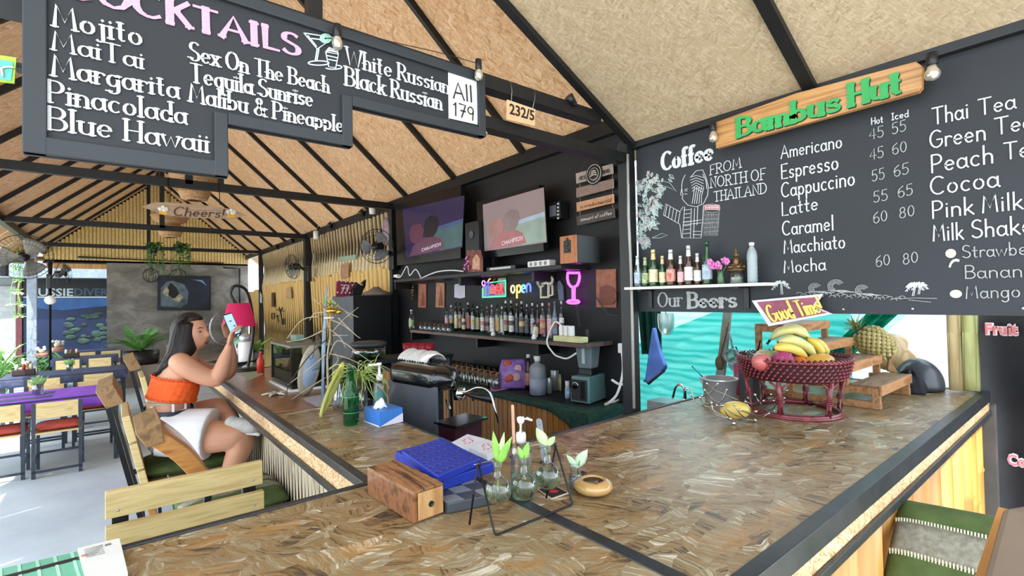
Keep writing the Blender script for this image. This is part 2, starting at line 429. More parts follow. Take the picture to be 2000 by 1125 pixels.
def write(mb,txt,P0,P1,h,nrm,w=0.06,wv=None,serif=False,gap=0.12,jit=0.0,t=0.0012,up=None,mi=0,slant=0.0):
    """hand lettering from P0 to P1 (baseline ends), capitals h tall, on a board facing nrm"""
    P0 = Vector(P0); P1 = Vector(P1); nrm = Vector(nrm).normalized(); u = (P1-P0); L = u.length; u.normalize()
    up = nrm.cross(u).normalized() if up is None else Vector(up).normalized()
    tot = sum((0.3 if c==' ' else GL[c][0]+gap) for c in txt)-gap
    k = L/tot; x = 0.0; wv = wv or w; base = P0+nrm*0.0008; rnd = random.Random(txt)
    def wf(d):a = abs(d.dot(up)); return h*(w+(wv-w)*a*a)
    for c in txt:
        if c==' ':x += 0.3; continue
        gw, st = GL[c]; dy = rnd.uniform(-jit,jit)
        for pl in st:
            pts = [base+u*((x+a+slant*b)*k)+up*((b+dy)*h) for a,b in pl]
            write.n = (write.n+1)%9; tt = t+write.n*0.00013
            ribbon(mb,pts,wf,tt,nrm,mi)
            if serif:
                for e, o in((0,1),(-1,-2)):
                    d = (pts[e]-pts[o])
                    if d.length and abs(d.normalized().dot(up))>0.75:
                        s_ = u*h*0.13
                        ribbon(mb,[pts[e]-s_,pts[e]+s_],lambda q:h*w*1.1,tt+0.00007,nrm,mi)
        x += gw+gap
    return mb
write.n = 0
def print_text(mb,txt,P0,P1,h,nrm,t=0.002,bold=0.0,up=None,mi=0,lift=0.0005,res=2):
    """printed lettering (built-in face) stretched from P0 to P1, capitals h tall"""
    cu = bpy.data.curves.new('t','FONT'); cu.body = txt; cu.offset = bold; cu.resolution_u = res
    ob = bpy.data.objects.new('t',cu); COL.objects.link(ob); dg = bpy.context.evaluated_depsgraph_get(); dg.update()
    me = bpy.data.meshes.new_from_object(ob.evaluated_get(dg)); vs = [v.co.copy() for v in me.vertices]; fs = [tuple(p.vertices) for p in me.polygons]
    bpy.data.objects.remove(ob); bpy.data.curves.remove(cu); bpy.data.meshes.remove(me)
    x0 = min(v.x for v in vs); x1 = max(v.x for v in vs)
    P0 = Vector(P0); P1 = Vector(P1); nrm = Vector(nrm).normalized(); u = P1-P0; L = u.length; u.normalize()
    up = nrm.cross(u).normalized() if up is None else Vector(up).normalized(); kx = L/(x1-x0); ky = h/0.7
    a = [P0+nrm*(lift+t)+u*((v.x-x0)*kx)+up*(v.y*ky) for v in vs]
    cnt = {}
    for f in fs:
        for i in range(len(f)):
            e = (f[i],f[(i+1)%len(f)]); cnt[e] = 1
    side = [(b,a_,a_+len(vs),b+len(vs)) for(a_,b) in cnt if(b,a_) not in cnt]
    mb.add(a+[p-nrm*t for p in a],fs+side,mi)
    return mb
def stroke(mb,pts,P,w,nrm,t=0.001,mi=0):
    write.n = (write.n+1)%9; t += write.n*0.00013
    """free chalk stroke; pts are pixels sent through P"""
    ribbon(mb,[P(*p) for p in pts],lambda d:w,t,Vector(nrm),mi)
# ================================================================ materials used everywhere
OSB_L = osb('strand_board_orange',[(0.0,'a5713f'),(0.2,'bd8d58'),(0.5,'c89c6a'),(0.8,'d2ab7b'),(1.0,'dcbd92')],s=1.3,rough=0.7,stain='c09565')
OSB_Lx = osb('strand_board_orange_slope',[(0.0,'b58658'),(0.12,'cea077'),(0.5,'dab38a'),(0.8,'e4c29c'),(1.0,'ecd0b0')],s=1.25,rough=0.7,stain='d0a478')
OSB_P = osb('strand_board_pale',[(0.0,'948064'),(0.15,'a69174'),(0.6,'ae9c80'),(1.0,'beae94')],s=3.2,rough=0.7,stain='ab9678')
OSB_C = osb2('strand_board_counter',[(0.0,'2c2620'),(0.2,'564631'),(0.33,'86683f'),(0.46,'99784a'),(0.54,'6e6454'),(0.62,'a08858'),(0.74,'8c8474'),(0.85,'b0a284'),(1.0,'d8d0bc')],1.0,0.36,0.15,'80745e','ac7e44')
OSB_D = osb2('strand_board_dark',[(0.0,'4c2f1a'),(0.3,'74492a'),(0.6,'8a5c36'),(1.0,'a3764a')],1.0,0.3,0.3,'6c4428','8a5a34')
OSB_F = osb('strand_board_edge',[(0.0,'9a7448'),(0.4,'d0ac7c'),(0.7,'dfc096'),(1.0,'ecd8b4')],s=3.0,rough=0.6,axes=(0,2,1))
OSB_G = osb('strand_board_edge_long',[(0.0,'9a7448'),(0.4,'d0ac7c'),(0.7,'dfc096'),(1.0,'ecd8b4')],s=3.0,rough=0.6,axes=(1,2,0))
BLK = M('black_painted_steel','151618',0.45,var=0.2)
BLKW = M('black_painted_wall','17171a',0.6,var=0.35,vs=1.6)
CHALKB = M('chalkboard_slate','25292f',0.62,var=0.16,vs=1.5)
CHALKF = M('chalkboard_frame','2a3036',0.55,var=0.1,vs=3)
TRIM = M('black_edge_strip','2a2d30',0.35,var=0.25,vs=20)
CHALK = M('white_chalk','c6cace',0.9,var=0.12,vs=300)
CHALKD = M('worn_grey_chalk','9ea2a2',0.9,var=0.2,vs=200)
CHALKBL = M('pale_blue_chalk','c9dcec',0.9,var=0.12,vs=300)
PINKCH = M('pink_chalk','d79fc4',0.9,var=0.12,vs=300)
GALV = M('galvanised_steel','a8acb0',0.35,0.8)
CHROME = M('chrome','d0d2d4',0.12,1.0,var=0)
WHITEP = M('white_plastic','e8e8e6',0.4,var=0.04)
BLKP = M('black_plastic','17181a',0.35,var=0.1)
BAMG = wood('golden_bamboo','e4b868','f4d490',(30,30,1.2),0.5,0.1)
BAMP = wood('pale_bamboo','cdb68a','e2d0a8',(30,30,2.0),0.6)
BAMD = wood('varnished_bamboo','7a4c1c','a8712e',(60,60,3.0),0.35,0.4)
BAMW = wood('whitish_bamboo','a89878','d8ccb4',(50,50,4.0),0.6)
BAMY = wood('big_yellow_bamboo','a4682a','cc9248',(14,14,1.2),0.4,0.2)
PINE = wood('pale_pine','c9b077','dcc791',(4,40,60),0.5)
ORANGEW = wood('orange_stained_wood','95602f','bd8447',(5,30,30),0.4,0.3)

# ================================================================ floor and ground
m_, nt_, b_ = nodes('polished_concrete')
n_ = nn(nt_,'ShaderNodeTexNoise',i_Scale=1.2,i_Detail=8.0,i_Roughness=0.62); nt_.links.new(coords(nt_),n_.inputs['Vector'])
nt_.links.new(ramp(nt_,n_.outputs[0],[(0.3,'a2acb8'),(0.5,'b4bec8'),(0.7,'c4ced6')]),b_.inputs['Base Color'])
b_.inputs['Roughness'].default_value = 0.5; FLOORM = m_
struct(MB().box((-1.7,-1.6,-0.08),(6.0,14.6,0.0)).build('floor',FLOORM),'grey polished concrete floor of the bar')
struct(MB().box((-30,-25,-0.3),(30,45,-0.09)).build('ground',M('pale_gravel_ground','d6d0c4',0.9,vs=2,bmp=0.3)),'pale sunlit ground around the bar')
struct(MB().box((0.12,12.2,0.0),(2.65,14.0,0.42)).build('step',M('brown_concrete_step','8a8078',0.7,vs=4)),'raised concrete step before the grey wall')

# ================================================================ main gable roof: two slopes of boards over black rafters
XR, XL, XA, ZE, ZA, Y0, Y1 = 2.65, -1.15, 0.75, 2.80, 4.47, 1.30, 14.0
roof = thing('main_roof','main gable roof lined with orange strand boards between black rafters','roof',(XA,7,ZE),kind='structure')
RY = [1.30,2.03,3.05,4.10,5.13,6.17,7.19,8.21,9.25,10.25,11.3,12.35,13.4,14.0]
for k in range(len(RY)-1):
    a, b = RY[k]+0.01, RY[k+1]-0.01
    for sx in(1,-1):
        xe = XR+0.25 if sx>0 else XL-0.25; ze = ZE-0.22
        q = [(xe,a,ze),(XA,a,ZA),(XA,b,ZA),(xe,b,ze)]
        if sx>0:q = [q[0],q[3],q[2],q[1]]
        MB().quad(q,-0.018).build('ceiling_board',OSB_Lx,roof)
for y in RY:
    for sx in(1,-1):
        xe, ze = (XR,ZE) if sx>0 else(XL,ZE)
        MB().beam((xe,y,ze-0.03),(XA,y,ZA-0.03),0.035,0.05).build('rafter',BLK,roof)
MB().beam((XA,Y0,ZA-0.05),(XA,Y1,ZA-0.05),0.05,0.08).build('ridge_beam',BLK,roof)
MB().beam((XR-0.02,Y0,ZE-0.04),(XR-0.02,Y1,ZE-0.04),0.07,0.1).build('eave_beam',BLK,roof)
MB().beam((XL+0.02,Y0,ZE-0.04),(XL+0.02,Y1,ZE-0.04),0.07,0.1).build('eave_beam',BLK,roof)
for(y,z,w_) in((5.5,2.745,0.075),(8.86,2.745,0.075),(12.5,2.78,0.07)):
    MB().beam((XL,y,z),(XR,y,z),0.06,w_).build('tie_beam',BLK,roof)
    MB().beam((XA-0.2,y,z),(XA-0.2,y,4.3),0.06,0.06,up=(1,0,0)).build('king_post',BLK,roof)
struct(MB().beam((XA+0.06,5.5,2.78),(XA+0.06,5.5,4.35),0.05,0.05,up=(1,0,0)).build('king_post',BLK,roof))
# gable wall of yellowish bamboo matting over the grey wall
gb = MB().prism([(XL,2.56),(XR,2.56),(XR,ZE),(XA,ZA),(XL,ZE)],(0,14.0,0),(1,0,0),(0,0,1),-0.05)
struct(gb.build('gable_wall',M('yellow_bamboo_matting','dcc284',0.75,vs=30,scale=(4,1,0.15),bmp=0.3)),'yellowish bamboo matting gable above the grey wall')
gs = MB()
for k in range(60):
    x = XL+0.06+k*0.0632
    gs.beam((x,13.98,2.6),(x,13.98,ZE+0.88*min(x-XL,XR-x)-0.04),0.05,0.012,up=(0,1,0))
go = gs.build('bamboo_strips',M('yellow_bamboo_strips','d8c084',0.7,vs=20)); struct(go); go['label'] = 'thin bamboo strips lining the far gable'
# grey concrete wall
m_, nt_, b_ = nodes('mottled_concrete')
n_ = nn(nt_,'ShaderNodeTexNoise',i_Scale=2.0,i_Detail=8.0,i_Roughness=0.6,i_Distortion=0.6); nt_.links.new(coords(nt_,(1,1,1.6)),n_.inputs['Vector'])
nt_.links.new(ramp(nt_,n_.outputs[0],[(0.3,'5c5a56'),(0.48,'72706c'),(0.6,'8a8884'),(0.75,'6e6c68')]),b_.inputs['Base Color']); b_.inputs['Roughness'].default_value = 0.8
struct(MB().box((-0.13,14.0,0.0),(2.66,14.15,2.6)).build('wall_far',m_),'grey mottled concrete wall at the far end')
struct(MB().box((-1.15,14.0,2.53),(-0.13,14.1,2.62)).build('trim_1',BLK))
struct(MB().box((-1.1,14.05,2.42),(-0.13,14.1,2.75)).build('lintel_board',OSB_L),'strip of strand board over the dive shop mural')
# pipe on the far wall
pm = MB(); pm.tube([(-0.6,13.93,2.66),(2.1,13.93,2.60),(2.1,13.93,2.5),(2.45,13.93,2.48),(2.45,13.93,0.45)],0.022)
tag(pm.build('conduit_pipe',BLK),'black conduit pipe along the top of the far grey wall','pipe')

# ================================================================ lower roof over the chalkboard
rr = thing('side_roof','lower roof of pale strand boards rising from the coffee chalkboard','roof',(1.0,0.4,2.3),kind='structure')
def rz(x):return 2.262+0.527*(1.70-x)
RYs = [1.27,0.587,-0.10]
for a, b in((1.27,0.597),(0.577,-0.85)):
    MB().quad([(1.95,a,rz(1.95)),(-1.1,a,rz(-1.1)),(-1.1,b,rz(-1.1)),(1.95,b,rz(1.95))],0.018).build('ceiling_board',OSB_P,rr)
for y, w_ in((1.262,0.032),(0.587,0.036),(-0.84,0.036)):
    MB().beam((1.70,y,rz(1.70)-0.02),(-1.1,y,rz(-1.1)-0.02),w_,0.04).build('rafter',BLK,rr)
MB().box((1.80,-0.2,2.20),(3.30,1.2,2.23)).build('added_sun_awning',M('added_awning_sheet','9aa0a0',0.7),rr)  # unseen sheet, added to keep direct sun off the counter behind the chalkboard
MB().beam((1.69,1.28,2.245),(1.69,-0.85,2.245),0.03,0.03).build('eave_beam',BLK,rr)
MB().prism([(1.95,rz(1.95)+.03),(-1.1,rz(-1.1)+.03),(-1.1,4.6),(.75,4.47),(2.7,2.8)],(0,1.285,0),(1,0,0),(0,0,1),.01).build('added_sun_board',BLKW,rr)  # unseen board, added between the roofs to stop sun leaking onto the counter
# frame of two level beams carrying the cocktail board, with posts
fr = thing('beam_frame','pair of black steel beams carrying the cocktail board','frame',(0.3,1.29,2.2),kind='structure')
MB().beam((-1.3,1.30,2.325),(1.50,1.30,2.325),0.05,0.045).build('beam',BLK,fr)
MB().beam((-1.3,1.30,2.19),(1.66,1.30,2.19),0.05,0.04).build('beam',BLK,fr)
MB().beam((0.405,1.30,2.34),(0.405,1.30,3.4),0.035,0.035,up=(0,1,0)).build('hanger_post',BLK,fr)
for(x,y,zt,w_,lb) in((1.675,1.295,2.26,0.05,'black steel corner post between back wall and chalkboard'),(XR-0.03,5.5,2.78,0.08,'black post where bar wall meets bamboo wall'),(XR-0.03,8.87,2.75,0.12,'wide black post midway along the bamboo wall'),(XR-0.03,12.4,2.75,0.09,'black post at the far end of the bamboo wall')):
    struct(MB().beam((x,y,0),(x,y,zt),w_,w_,up=(0,1,0)).build('post',BLK),lb)
for y, lb in((12.5,'pale blue-grey steel post by the mural'),(5.5,'pale blue-grey steel post at the open left side')):
    struct(MB().beam((XL-0.02,y,0),(XL-0.02,y,2.8),0.13,0.13,up=(0,1,0)).build('post',M('pale_blue_post','8f9aae',0.5)),lb)
tag(MB().tube([(1.645,1.262,2.2),(1.640,1.262,1.95),(1.648,1.262,1.7),(1.645,1.262,1.16)],0.006).build('cable',M('grey_cable','9a9a96',0.5)),'grey cable running down the black corner post','cable')

# ================================================================ walls
struct(MB().box((XR,2.06,0),(XR+0.06,5.5,ZE)).build('wall_bar',BLKW),'black painted wall behind the bar')
chw = thing('wall_chalkboard','large coffee chalkboard wall over the serving opening','chalkboard',(1.71,0.5,1.55),kind='structure')
MB().box((1.70,-0.45,1.552),(1.73,1.262,2.245)).build('board',CHALKB,chw)
def bamboo_wall(y0,y1,zlo,zhi,pitch,r,mat,name,label,jag=0.02):
    t = thing('bamboo_screen',label,'screen',(XR,(y0+y1)/2,zlo)); rnd = random.Random(int(y0*10)+int(zhi*7)); k = 0; y = y0
    MB().box((XR+0.045,y0,zlo+(0.2 if zlo>2.01 else 0.05)),(XR+0.05,y1,zhi-0.04)).build('backing',M('bamboo_backing','6b5636',0.8),t)
    while y<y1-pitch*0.5:
        z0 = zlo+rnd.uniform(-jag,jag); z1 = zhi+rnd.uniform(-jag,jag)
        MB().tube([(XR+0.015,y+pitch/2,z0),(XR+0.015,y+pitch/2,z1)],r*rnd.uniform(0.9,1.08),6).build('bamboo_slat',mat,t); y += pitch
    return t
bamboo_wall(5.56,8.80,2.02,2.72,0.125,0.042,BAMP,'u','upper row of thin pale bamboo slats beside the big wall fan')
bamboo_wall(8.94,12.3,2.0,2.72,0.125,0.05,BAMP,'u','upper row of thin pale bamboo slats behind the smaller far fan')
bamboo_wall(5.56,8.80,0.02,2.02,0.14,0.066,BAMG,'l','golden bamboo fence behind the black refrigerator',0.03)
bamboo_wall(8.94,12.3,0.02,2.0,0.14,0.066,BAMG,'l','golden bamboo fence behind the fish tank',0.03)
bamboo_wall(12.5,13.9,0.02,1.9,0.14,0.066,BAMG,'l','golden bamboo fence right beside the far grey wall',0.03)

# ================================================================ counters
ZC = 1.14
bar = thing('bar_counter','L-shaped bar counter topped with varnished strand board and black edge strips','counter',(1.0,0.9,0))
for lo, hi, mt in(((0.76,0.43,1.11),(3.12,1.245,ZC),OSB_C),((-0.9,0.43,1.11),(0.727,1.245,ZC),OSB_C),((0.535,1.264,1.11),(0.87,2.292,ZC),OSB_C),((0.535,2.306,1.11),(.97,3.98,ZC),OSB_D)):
    MB().box(lo,hi).build('top_panel',mt,bar)
for lo, hi in(((0.728,0.43,1.112),(0.759,1.245,ZC+0.002)),((0.53,2.293,1.11),(.97,2.305,ZC+0.001)),((-0.9,1.246,1.10),(3.12,1.263,ZC+0.004)),((-0.9,0.398,1.095),(3.16,0.43,ZC+0.004)),((0.506,1.264,1.118),(0.534,3.99,ZC+0.004)),((0.871,1.264,1.10),(0.88,2.29,ZC+0.003)),((0.5,1.264,1.045),(0.512,3.99,1.063)),((0.512,1.264,1.05),(0.64,3.99,1.06)),((-0.9,0.392,1.035),(3.16,0.402,1.057)),((3.12,0.43,1.05),(3.15,1.25,ZC+0.003)),((0.5,3.985,1.05),(.97,4.0,ZC+0.003))):
    MB().box(lo,hi).build('edge_strip',TRIM,bar,bev=0.002)
MB().box((-0.9,0.402,1.057),(3.15,0.428,1.10)).build('fascia',OSB_F,bar)
MB().box((0.512,1.264,1.063),(0.534,3.985,1.12)).build('fascia',OSB_G,bar)
MB().box((0.645,1.27,0.0),(0.86,3.93,1.05)).build('carcass',M('dark_carcass','3a3128',0.8),bar)
MB().box((-0.9,0.56,0.0),(3.05,1.2,1.05)).build('carcass',M('dark_carcass','3a3128',0.8),bar)
MB().beam((.63,3.96,0),(.63,3.96,1.05),.05,.05,up=(0,1,0)).build('corner_post',TRIM,bar)
y = 1.29
rnd = random.Random(4)
while y<3.93:
    MB().tube([(0.630,y,0.02),(0.630,y,1.05)],0.0235*rnd.uniform(0.9,1.05),7).build('bamboo_strip',BAMW,bar); y += 0.048
x = 1.02
while x<3.12:
    r_ = rnd.uniform(0.062,0.078)
    t = MB(); pts = []; rs = []
    for z in(0.0,0.30+rnd.uniform(-.1,.1),0.72+rnd.uniform(-.1,.1),1.05):
        if 0<z<1.05:pts += [(x,0.475,z-0.012),(x,0.475,z),(x,0.475,z+0.012)]; rs += [r_,r_*1.07,r_]
        else:pts.append((x,0.475,z)); rs.append(r_)
    t.tube(pts,rs,12); t.build('bamboo_pole',BAMY,bar); x += r_*2+0.022
MB().beam((3.17,0.41,0),(3.17,0.41,1.08),0.06,0.05,up=(0,1,0)).build('corner_post',M('grey_corner_post','4c4a48',0.5),bar)

back = thing('back_counter','low back counter with varnished bamboo front and dark top','counter',(2.4,3.5,0))
MB().box((2.24,2.07,0.87),(2.63,5.15,0.90)).build('worktop',M('dark_worktop','202426',0.55,var=.3),back)
MB().box((2.27,2.09,0.0),(2.63,5.12,0.87)).build('carcass',M('dark_carcass','3a3128',0.8),back)
y = 2.09
while y<5.1:
    MB().beam((2.258,y,0.01),(2.258,y,0.87),0.012,0.05,up=(0,1,0)).build('bamboo_strip',BAMD,back,bev=0.004,seg=1); y += 0.054
x = 2.26
while x<2.6:
    MB().beam((x+.03,2.078,0.01),(x+.03,2.078,0.87),0.05,0.012,up=(0,1,0)).build('bamboo_strip',BAMD,back,bev=0.004,seg=1); x += 0.054
cl = MB()
def cloth(a,b):
    y = 2.06+1.5*a; hang = 0.03+0.13*math.exp(-((y-2.06)/0.2)**2)
    s = b*(0.12+hang)
    if s<0.12:return(2.34-s,y,0.904)
    return(2.222+0.004*math.sin(y*40),y,0.904-(s-0.12))
cl.sheet(cloth,40,8,0.003)
def cloth2(a,b):
    x = 2.222+0.4*a; hang = 0.16*math.exp(-(x-2.22)/0.08)+0.05; s = b*(0.1+hang)
    if s<0.1:return(x,2.16-s,0.905)
    return(x,2.052,0.905-(s-0.1))
cl.sheet(cloth2,16,8,-0.003)
tag(cl.build('green_cloth',M('dark_green_cloth','1f4238',0.9,var=.3,vs=30)),'dark green cloth hanging over the edge of the low back counter','cloth')
# ================================================================ hanging cocktail board
YB = 1.21
cb = thing('cocktail_board','stepped black chalkboard listing cocktails under the roof beams','menu board',(0.38,YB,1.89))
OUT = [(-0.125,1.892),(0.192,1.892),(0.192,2.006),(0.467,2.006),(0.467,2.110),(0.881,2.110),(0.881,2.302),(-0.125,2.302)]
MB().prism([(x,z) for x,z in OUT],(0,YB+0.02,0),(1,0,0),(0,0,1),0.018).build('panel',CHALKB,cb)
fm = MB()
for i in range(len(OUT)):
    a = Vector((OUT[i][0],YB,OUT[i][1])); b = Vector((OUT[(i+1)%8][0],YB,OUT[(i+1)%8][1])); d = (b-a).normalized()
    inn = Vector((-d.z,0,d.x)); w_ = 0.032 if i in(0,7) else 0.026
    fm.beam(a+inn*w_/2-d*0.0,b+inn*w_/2+d*0.0,0.016,w_,up=inn)
    MB().beam(a+inn*w_/2-d*(.0 if(i in(2,4)) else 0),b+inn*w_/2+d*(w_*.9 if i in(1,3) else 0),0.018+0.0009*(i%2),w_,up=inn).build('frame_strip',CHALKF,cb,bev=0.002)
NB = (0,-1,0)
def PB(x,y):return Yp(x,y,YB+0.0005)
def bt(txt,x0,y0,x1,y1,h,mat=CHALK,w=0.05,wv=0.15,serif=True,**k):
    P0, P1 = PB(x0,y0), PB(x1,y1)
    return write(MB(),txt,P0,P1,h*depth((P0+P1)/2)/CF*1.0,NB,w,wv,serif,t=0.0015,**k).build('lettering',mat,cb)
for a in(("Mojito",103,51,277,90,42),("MaiTai",101,97,280,135,36),("Margarita",101,148,349,193,40),("Pinacolada",92,199,364,243,40),("Blue Hawaii",91,252,407,298,41), ("Sex On The Beach",370,117,642,182,33),("Tequila Sunrise",372,160,610,209,34),("Malibu & Pineapple",369,198,669,259,33), ("White Russian",676,126,876,184,32),("Black Russian",673,166,862,215,34)):
    bt(*a)
bt("COCKTAILS",118,-11,584,110,45,PINKCH,0.10,0.30)
def sk(mat,lines,w=0.0022,P=PB,n=NB,par=None,name='drawing',t=0.0012):
    mb = MB()
    for L in lines:stroke(mb,L,P,w,n,t)
    return mb.build(name,mat,par)
z2 = lambda L:[(400+x/3.308,y/3.308) for x,y in L]
sk(CHALKBL,[z2([(640,215),(835,245),(725,318),(640,215)]),z2([(665,232),(720,300)]),z2([(725,318),(712,395)]),z2([(736,318),(722,395)]),z2(arc(735,408,68,14,0,360,18)), z2([(780,335),(800,432),(845,440),(862,352),(780,335)]),z2([(790,360),(858,375)]),z2([(800,385),(850,395)]),z2(arc(830,435,55,14,-60,150,12)),z2([(690,250),(780,262)])],0.0026,par=cb)
sk(M('sea_green_chalk','9fc6b6',0.9),[z2(arc(780,250,r,r*0.8,0,360,14)) for r in(14,24,34)],0.004,par=cb)
sk(CHALK,[z2([(785,335),(805,310),(830,322),(850,315),(858,345)]),z2([(800,325),(845,335)])],0.005,par=cb)
MB().quad([PB(876,231),PB(934,244),PB(933,159),PB(875,141)],-0.0012).build('price_panel',M('white_painted_panel','d9dbdc',0.8,vs=60),cb)
INK = M('black_marker','1c1c1e',0.6)
for a in(("All",885,192,922,200,32),("179",884,225,925,236,27)):
    P0, P1 = PB(a[1],a[2])-V(0,0.0015,0), PB(a[3],a[4])-V(0,0.0015,0)
    write(MB(),a[0],P0,P1,a[5]*depth(P0)/CF,NB,0.09,0.09,t=0.001).build('lettering',INK,cb)
sk(CHALK,[z2([(1545,395),(1575,442)]),z2([(1550,435),(1576,443),(1574,415)]),z2([(1808,515),(1790,552)]),z2([(1788,530),(1789,553),(1806,545)]),z2([(1548,808),(1572,772)]),z2([(1550,775),(1573,771),(1574,800)]),z2([(1822,862),(1792,818)]),z2([(1790,845),(1791,817),(1812,825)])],0.0024,par=cb)

def bulb(px,py,P,dz,lab,rad=0.013):
    c = P(px,py); t = thing('light_bulb',lab,'light bulb',c+V(0,0,dz),group='string of clear bulbs')
    MB().lathe([(0.004,dz+0.012),(rad*0.72,dz+0.01),(rad*0.75,dz-0.018),(rad*0.6,dz-0.022)],c,12).build('socket',BLKP,t)
    MB().lathe([(rad*0.55,0.022),(rad*0.6,0.014),(rad*0.95,0.004),(rad,-0.004),(rad*0.8,-0.012),(rad*0.35,-0.0165),(0.0005,-0.0175)],c,16).build('glass_globe',M('silvered_bulb_glass','d8cfc0',0.12,0.75,var=0),t)
bulb(659,84,lambda a,b:Yp(a,b,YB-0.03),0.035,'clear light bulb in front of the cocktail glass drawing')
bulb(935,146,lambda a,b:Yp(a,b,YB-0.03),0.035,'clear light bulb above the price panel of the cocktail board')
bulb(1393,268,lambda a,b:Xp(a,b,1.62),0.042,'clear light bulb left of the wooden name sign',0.015)
bulb(1821,144,lambda a,b:Xp(a,b,1.60),0.042,'clear light bulb right of the wooden name sign',0.017)
tag(MB().tube(cat_rom([PB(650,58)-V(0,.02,0),PB(760,88)-V(0,.02,0),PB(850,108)-V(0,.02,0),PB(930,130)-V(0,.02,0)]),0.0012,5).build('electric_cable',BLKP),'thin black cord between the two bulbs on the cocktail board','cord')

hn = thing('number_plaque','small wooden plaque reading 232/5 hanging from the beam','plaque',Yp(1018,245,1.25))
PL = lambda x, y:Yp(x,y,1.25)
MB().quad([PL(990,233),PL(1045,246),PL(1046,213),PL(991,194)],0.006).build('board',M('peach_wood_plaque','dcb58c',0.6),hn,bev=0.0015)
print_text(MB(),"232/5",PL(995,222),PL(1043,236),20*depth(PL(1018,220))/CF,NB,bold=0.012).build('lettering',INK,hn)
for a, b in(((997,158),(999,197)),((1045,175),(1040,213))):
    MB().tube([PL(*a),PL((a[0]+b[0])/2+2,(a[1]+b[1])/2),PL(*b)],0.0009,5).build('wire',GALV,hn)

# ================================================================ chalk writing on the coffee board
NX = (-1,0,0)
def PC(x,y):return Xp(x,y,1.6995)
def ct(txt,x0,y0,x1,y1,h,w=0.085,wv=None,mat=CHALK,serif=False,**k):
    P0, P1 = PC(x0,y0), PC(x1,y1)
    return write(MB(),txt,P0,P1,h*depth(P0)/CF,NX,w,wv or w,serif,t=0.0012,up=(0,0,1),**k).build('lettering',mat,chw)
for a in(("FROM",1387,342,1448,327,19),("NORTH OF",1388,367,1496,350,20),("THAILAND",1395,394,1498,377,19)):ct(*a,w=0.07,serif=True)
for a in(("Americano",1526,310,1645,288,25),("Espresso",1526,350,1638,330,28),("Cappuccino",1527,386,1670,361,28),("Latte",1527,422,1598,409,26),("Caramel",1529,460,1629,449,27),("Macchiato",1531,495,1651,484,26),("Mocha",1531,533,1613,527,24)):ct(*a)
for a in(("Thai",1822,244,1892,230,32),("Tea",1912,226,1984,211,31),("Green",1817,290,1926,273,33),("Tea",1944,264,2020,250,32),("Peach",1818,338,1941,318,34),("Tea",1962,312,2035,302,32),("Cocoa",1818,381,1952,364,34), ("Pink",1820,427,1902,418,33),("Milk",1918,416,1998,408,33),("Milk",1822,471,1882,467,32),("Shake",1898,465,2018,455,34)):ct(*a,w=0.08)
for a in(("Strawberry",1880,504,2058,494,24),("Banana",1884,544,2022,540,25),("Mango",1886,583,1993,580,24)):ct(*a,w=0.08,mat=CHALKD)
for t, a in(("45",(1698,273,1726,267)),("55",(1742,263,1770,255)),("45",(1699,313,1726,307)),("60",(1743,303,1772,296)),("55",(1703,355,1728,349)),("65",(1746,346,1775,339)),("55",(1706,396,1734,391)),("65",(1754,387,1783,380)),("60",(1706,437,1734,431)),("80",(1757,427,1787,421)),("60",(1711,522,1739,517)),("80",(1764,517,1794,512))):
    ct(t,*a,22,w=0.07,mat=CHALKD)
ct("Hot",1702,244,1725,239,13,w=0.12); ct("Iced",1742,235,1775,228,13,w=0.12)
ct("Coffee",1294,333,1392,311,34,w=0.12,wv=0.24,serif=True)
ct("Our",1286,600,1333,597,28,w=0.06,wv=0.15,mat=CHALKD,serif=True); ct("Beers",1344,601,1439,599,29,w=0.12,wv=0.27,mat=CHALKD,serif=True)
skc = lambda mat, L, w=0.002:sk(mat,L,w,PC,NX,chw)
z8 = lambda L:[(1200+x/3.125,260+y/3.125) for x,y in L]
# the hill woman with her basket
wl = []
wl += [z8(arc(470,330,58,95,150,232,10)),z8([(412,340),(405,375),(418,385),(415,400),(430,420),(450,440)]),z8([(470,265),(500,230),(540,225),(560,270),(575,330),(570,380),(545,430),(500,450),(450,440)])]
for k in range(6):wl.append(z8([(462+k*3,270+k*17),(500,258+k*15),(548-k*2,272+k*18)]))
for k in range(5):wl.append(z8([(490+k*14,330),(485+k*12,380),(475+k*14,430)]))
wl += [z8([(430,345),(448,340)]),z8([(428,372),(444,372)]),z8([(430,352),(446,352)]),z8([(540,250),(560,290),(565,340)]),z8([(420,450),(400,480),(315,432),(300,500),(400,556),(412,640)])]
for k in range(5):wl.append(z8([(322+k*20,440+k*10),(310+k*20,506+k*10)]))
wl += [z8([(430,450),(415,640),(530,640),(545,440)]),z8([(470,460),(465,640)]),z8([(490,460),(485,640)]),z8([(510,450),(505,560)]),z8([(420,545),(530,530)]),z8([(420,560),(530,548)]),z8([(480,600),(528,600)]),z8([(480,620),(528,620)])]
for k in range(7):wl.append(z8([(425,470+k*24),(462,466+k*24)]))
skc(CHALK,wl,0.0017)
bl = [z8([(548,470),(540,625),(630,625),(642,470)]),z8(arc(595,458,52,26,0,360,20)),z8([(540,550),(636,540)])]
for k in range(9):bl.append(z8([(556+k*10,484),(552+k*9,622)]))
for k in range(5):bl.append(z8([(548,500+k*26),(640,498+k*25)]))
skc(CHALKD,bl,0.0011)
skc(M('pink_chalk_soft','c9a0a4',0.9),[z8(arc(560+(k%6)*15,446+(k//6)*14,7,6,0,360,8)) for k in range(12)],0.004)
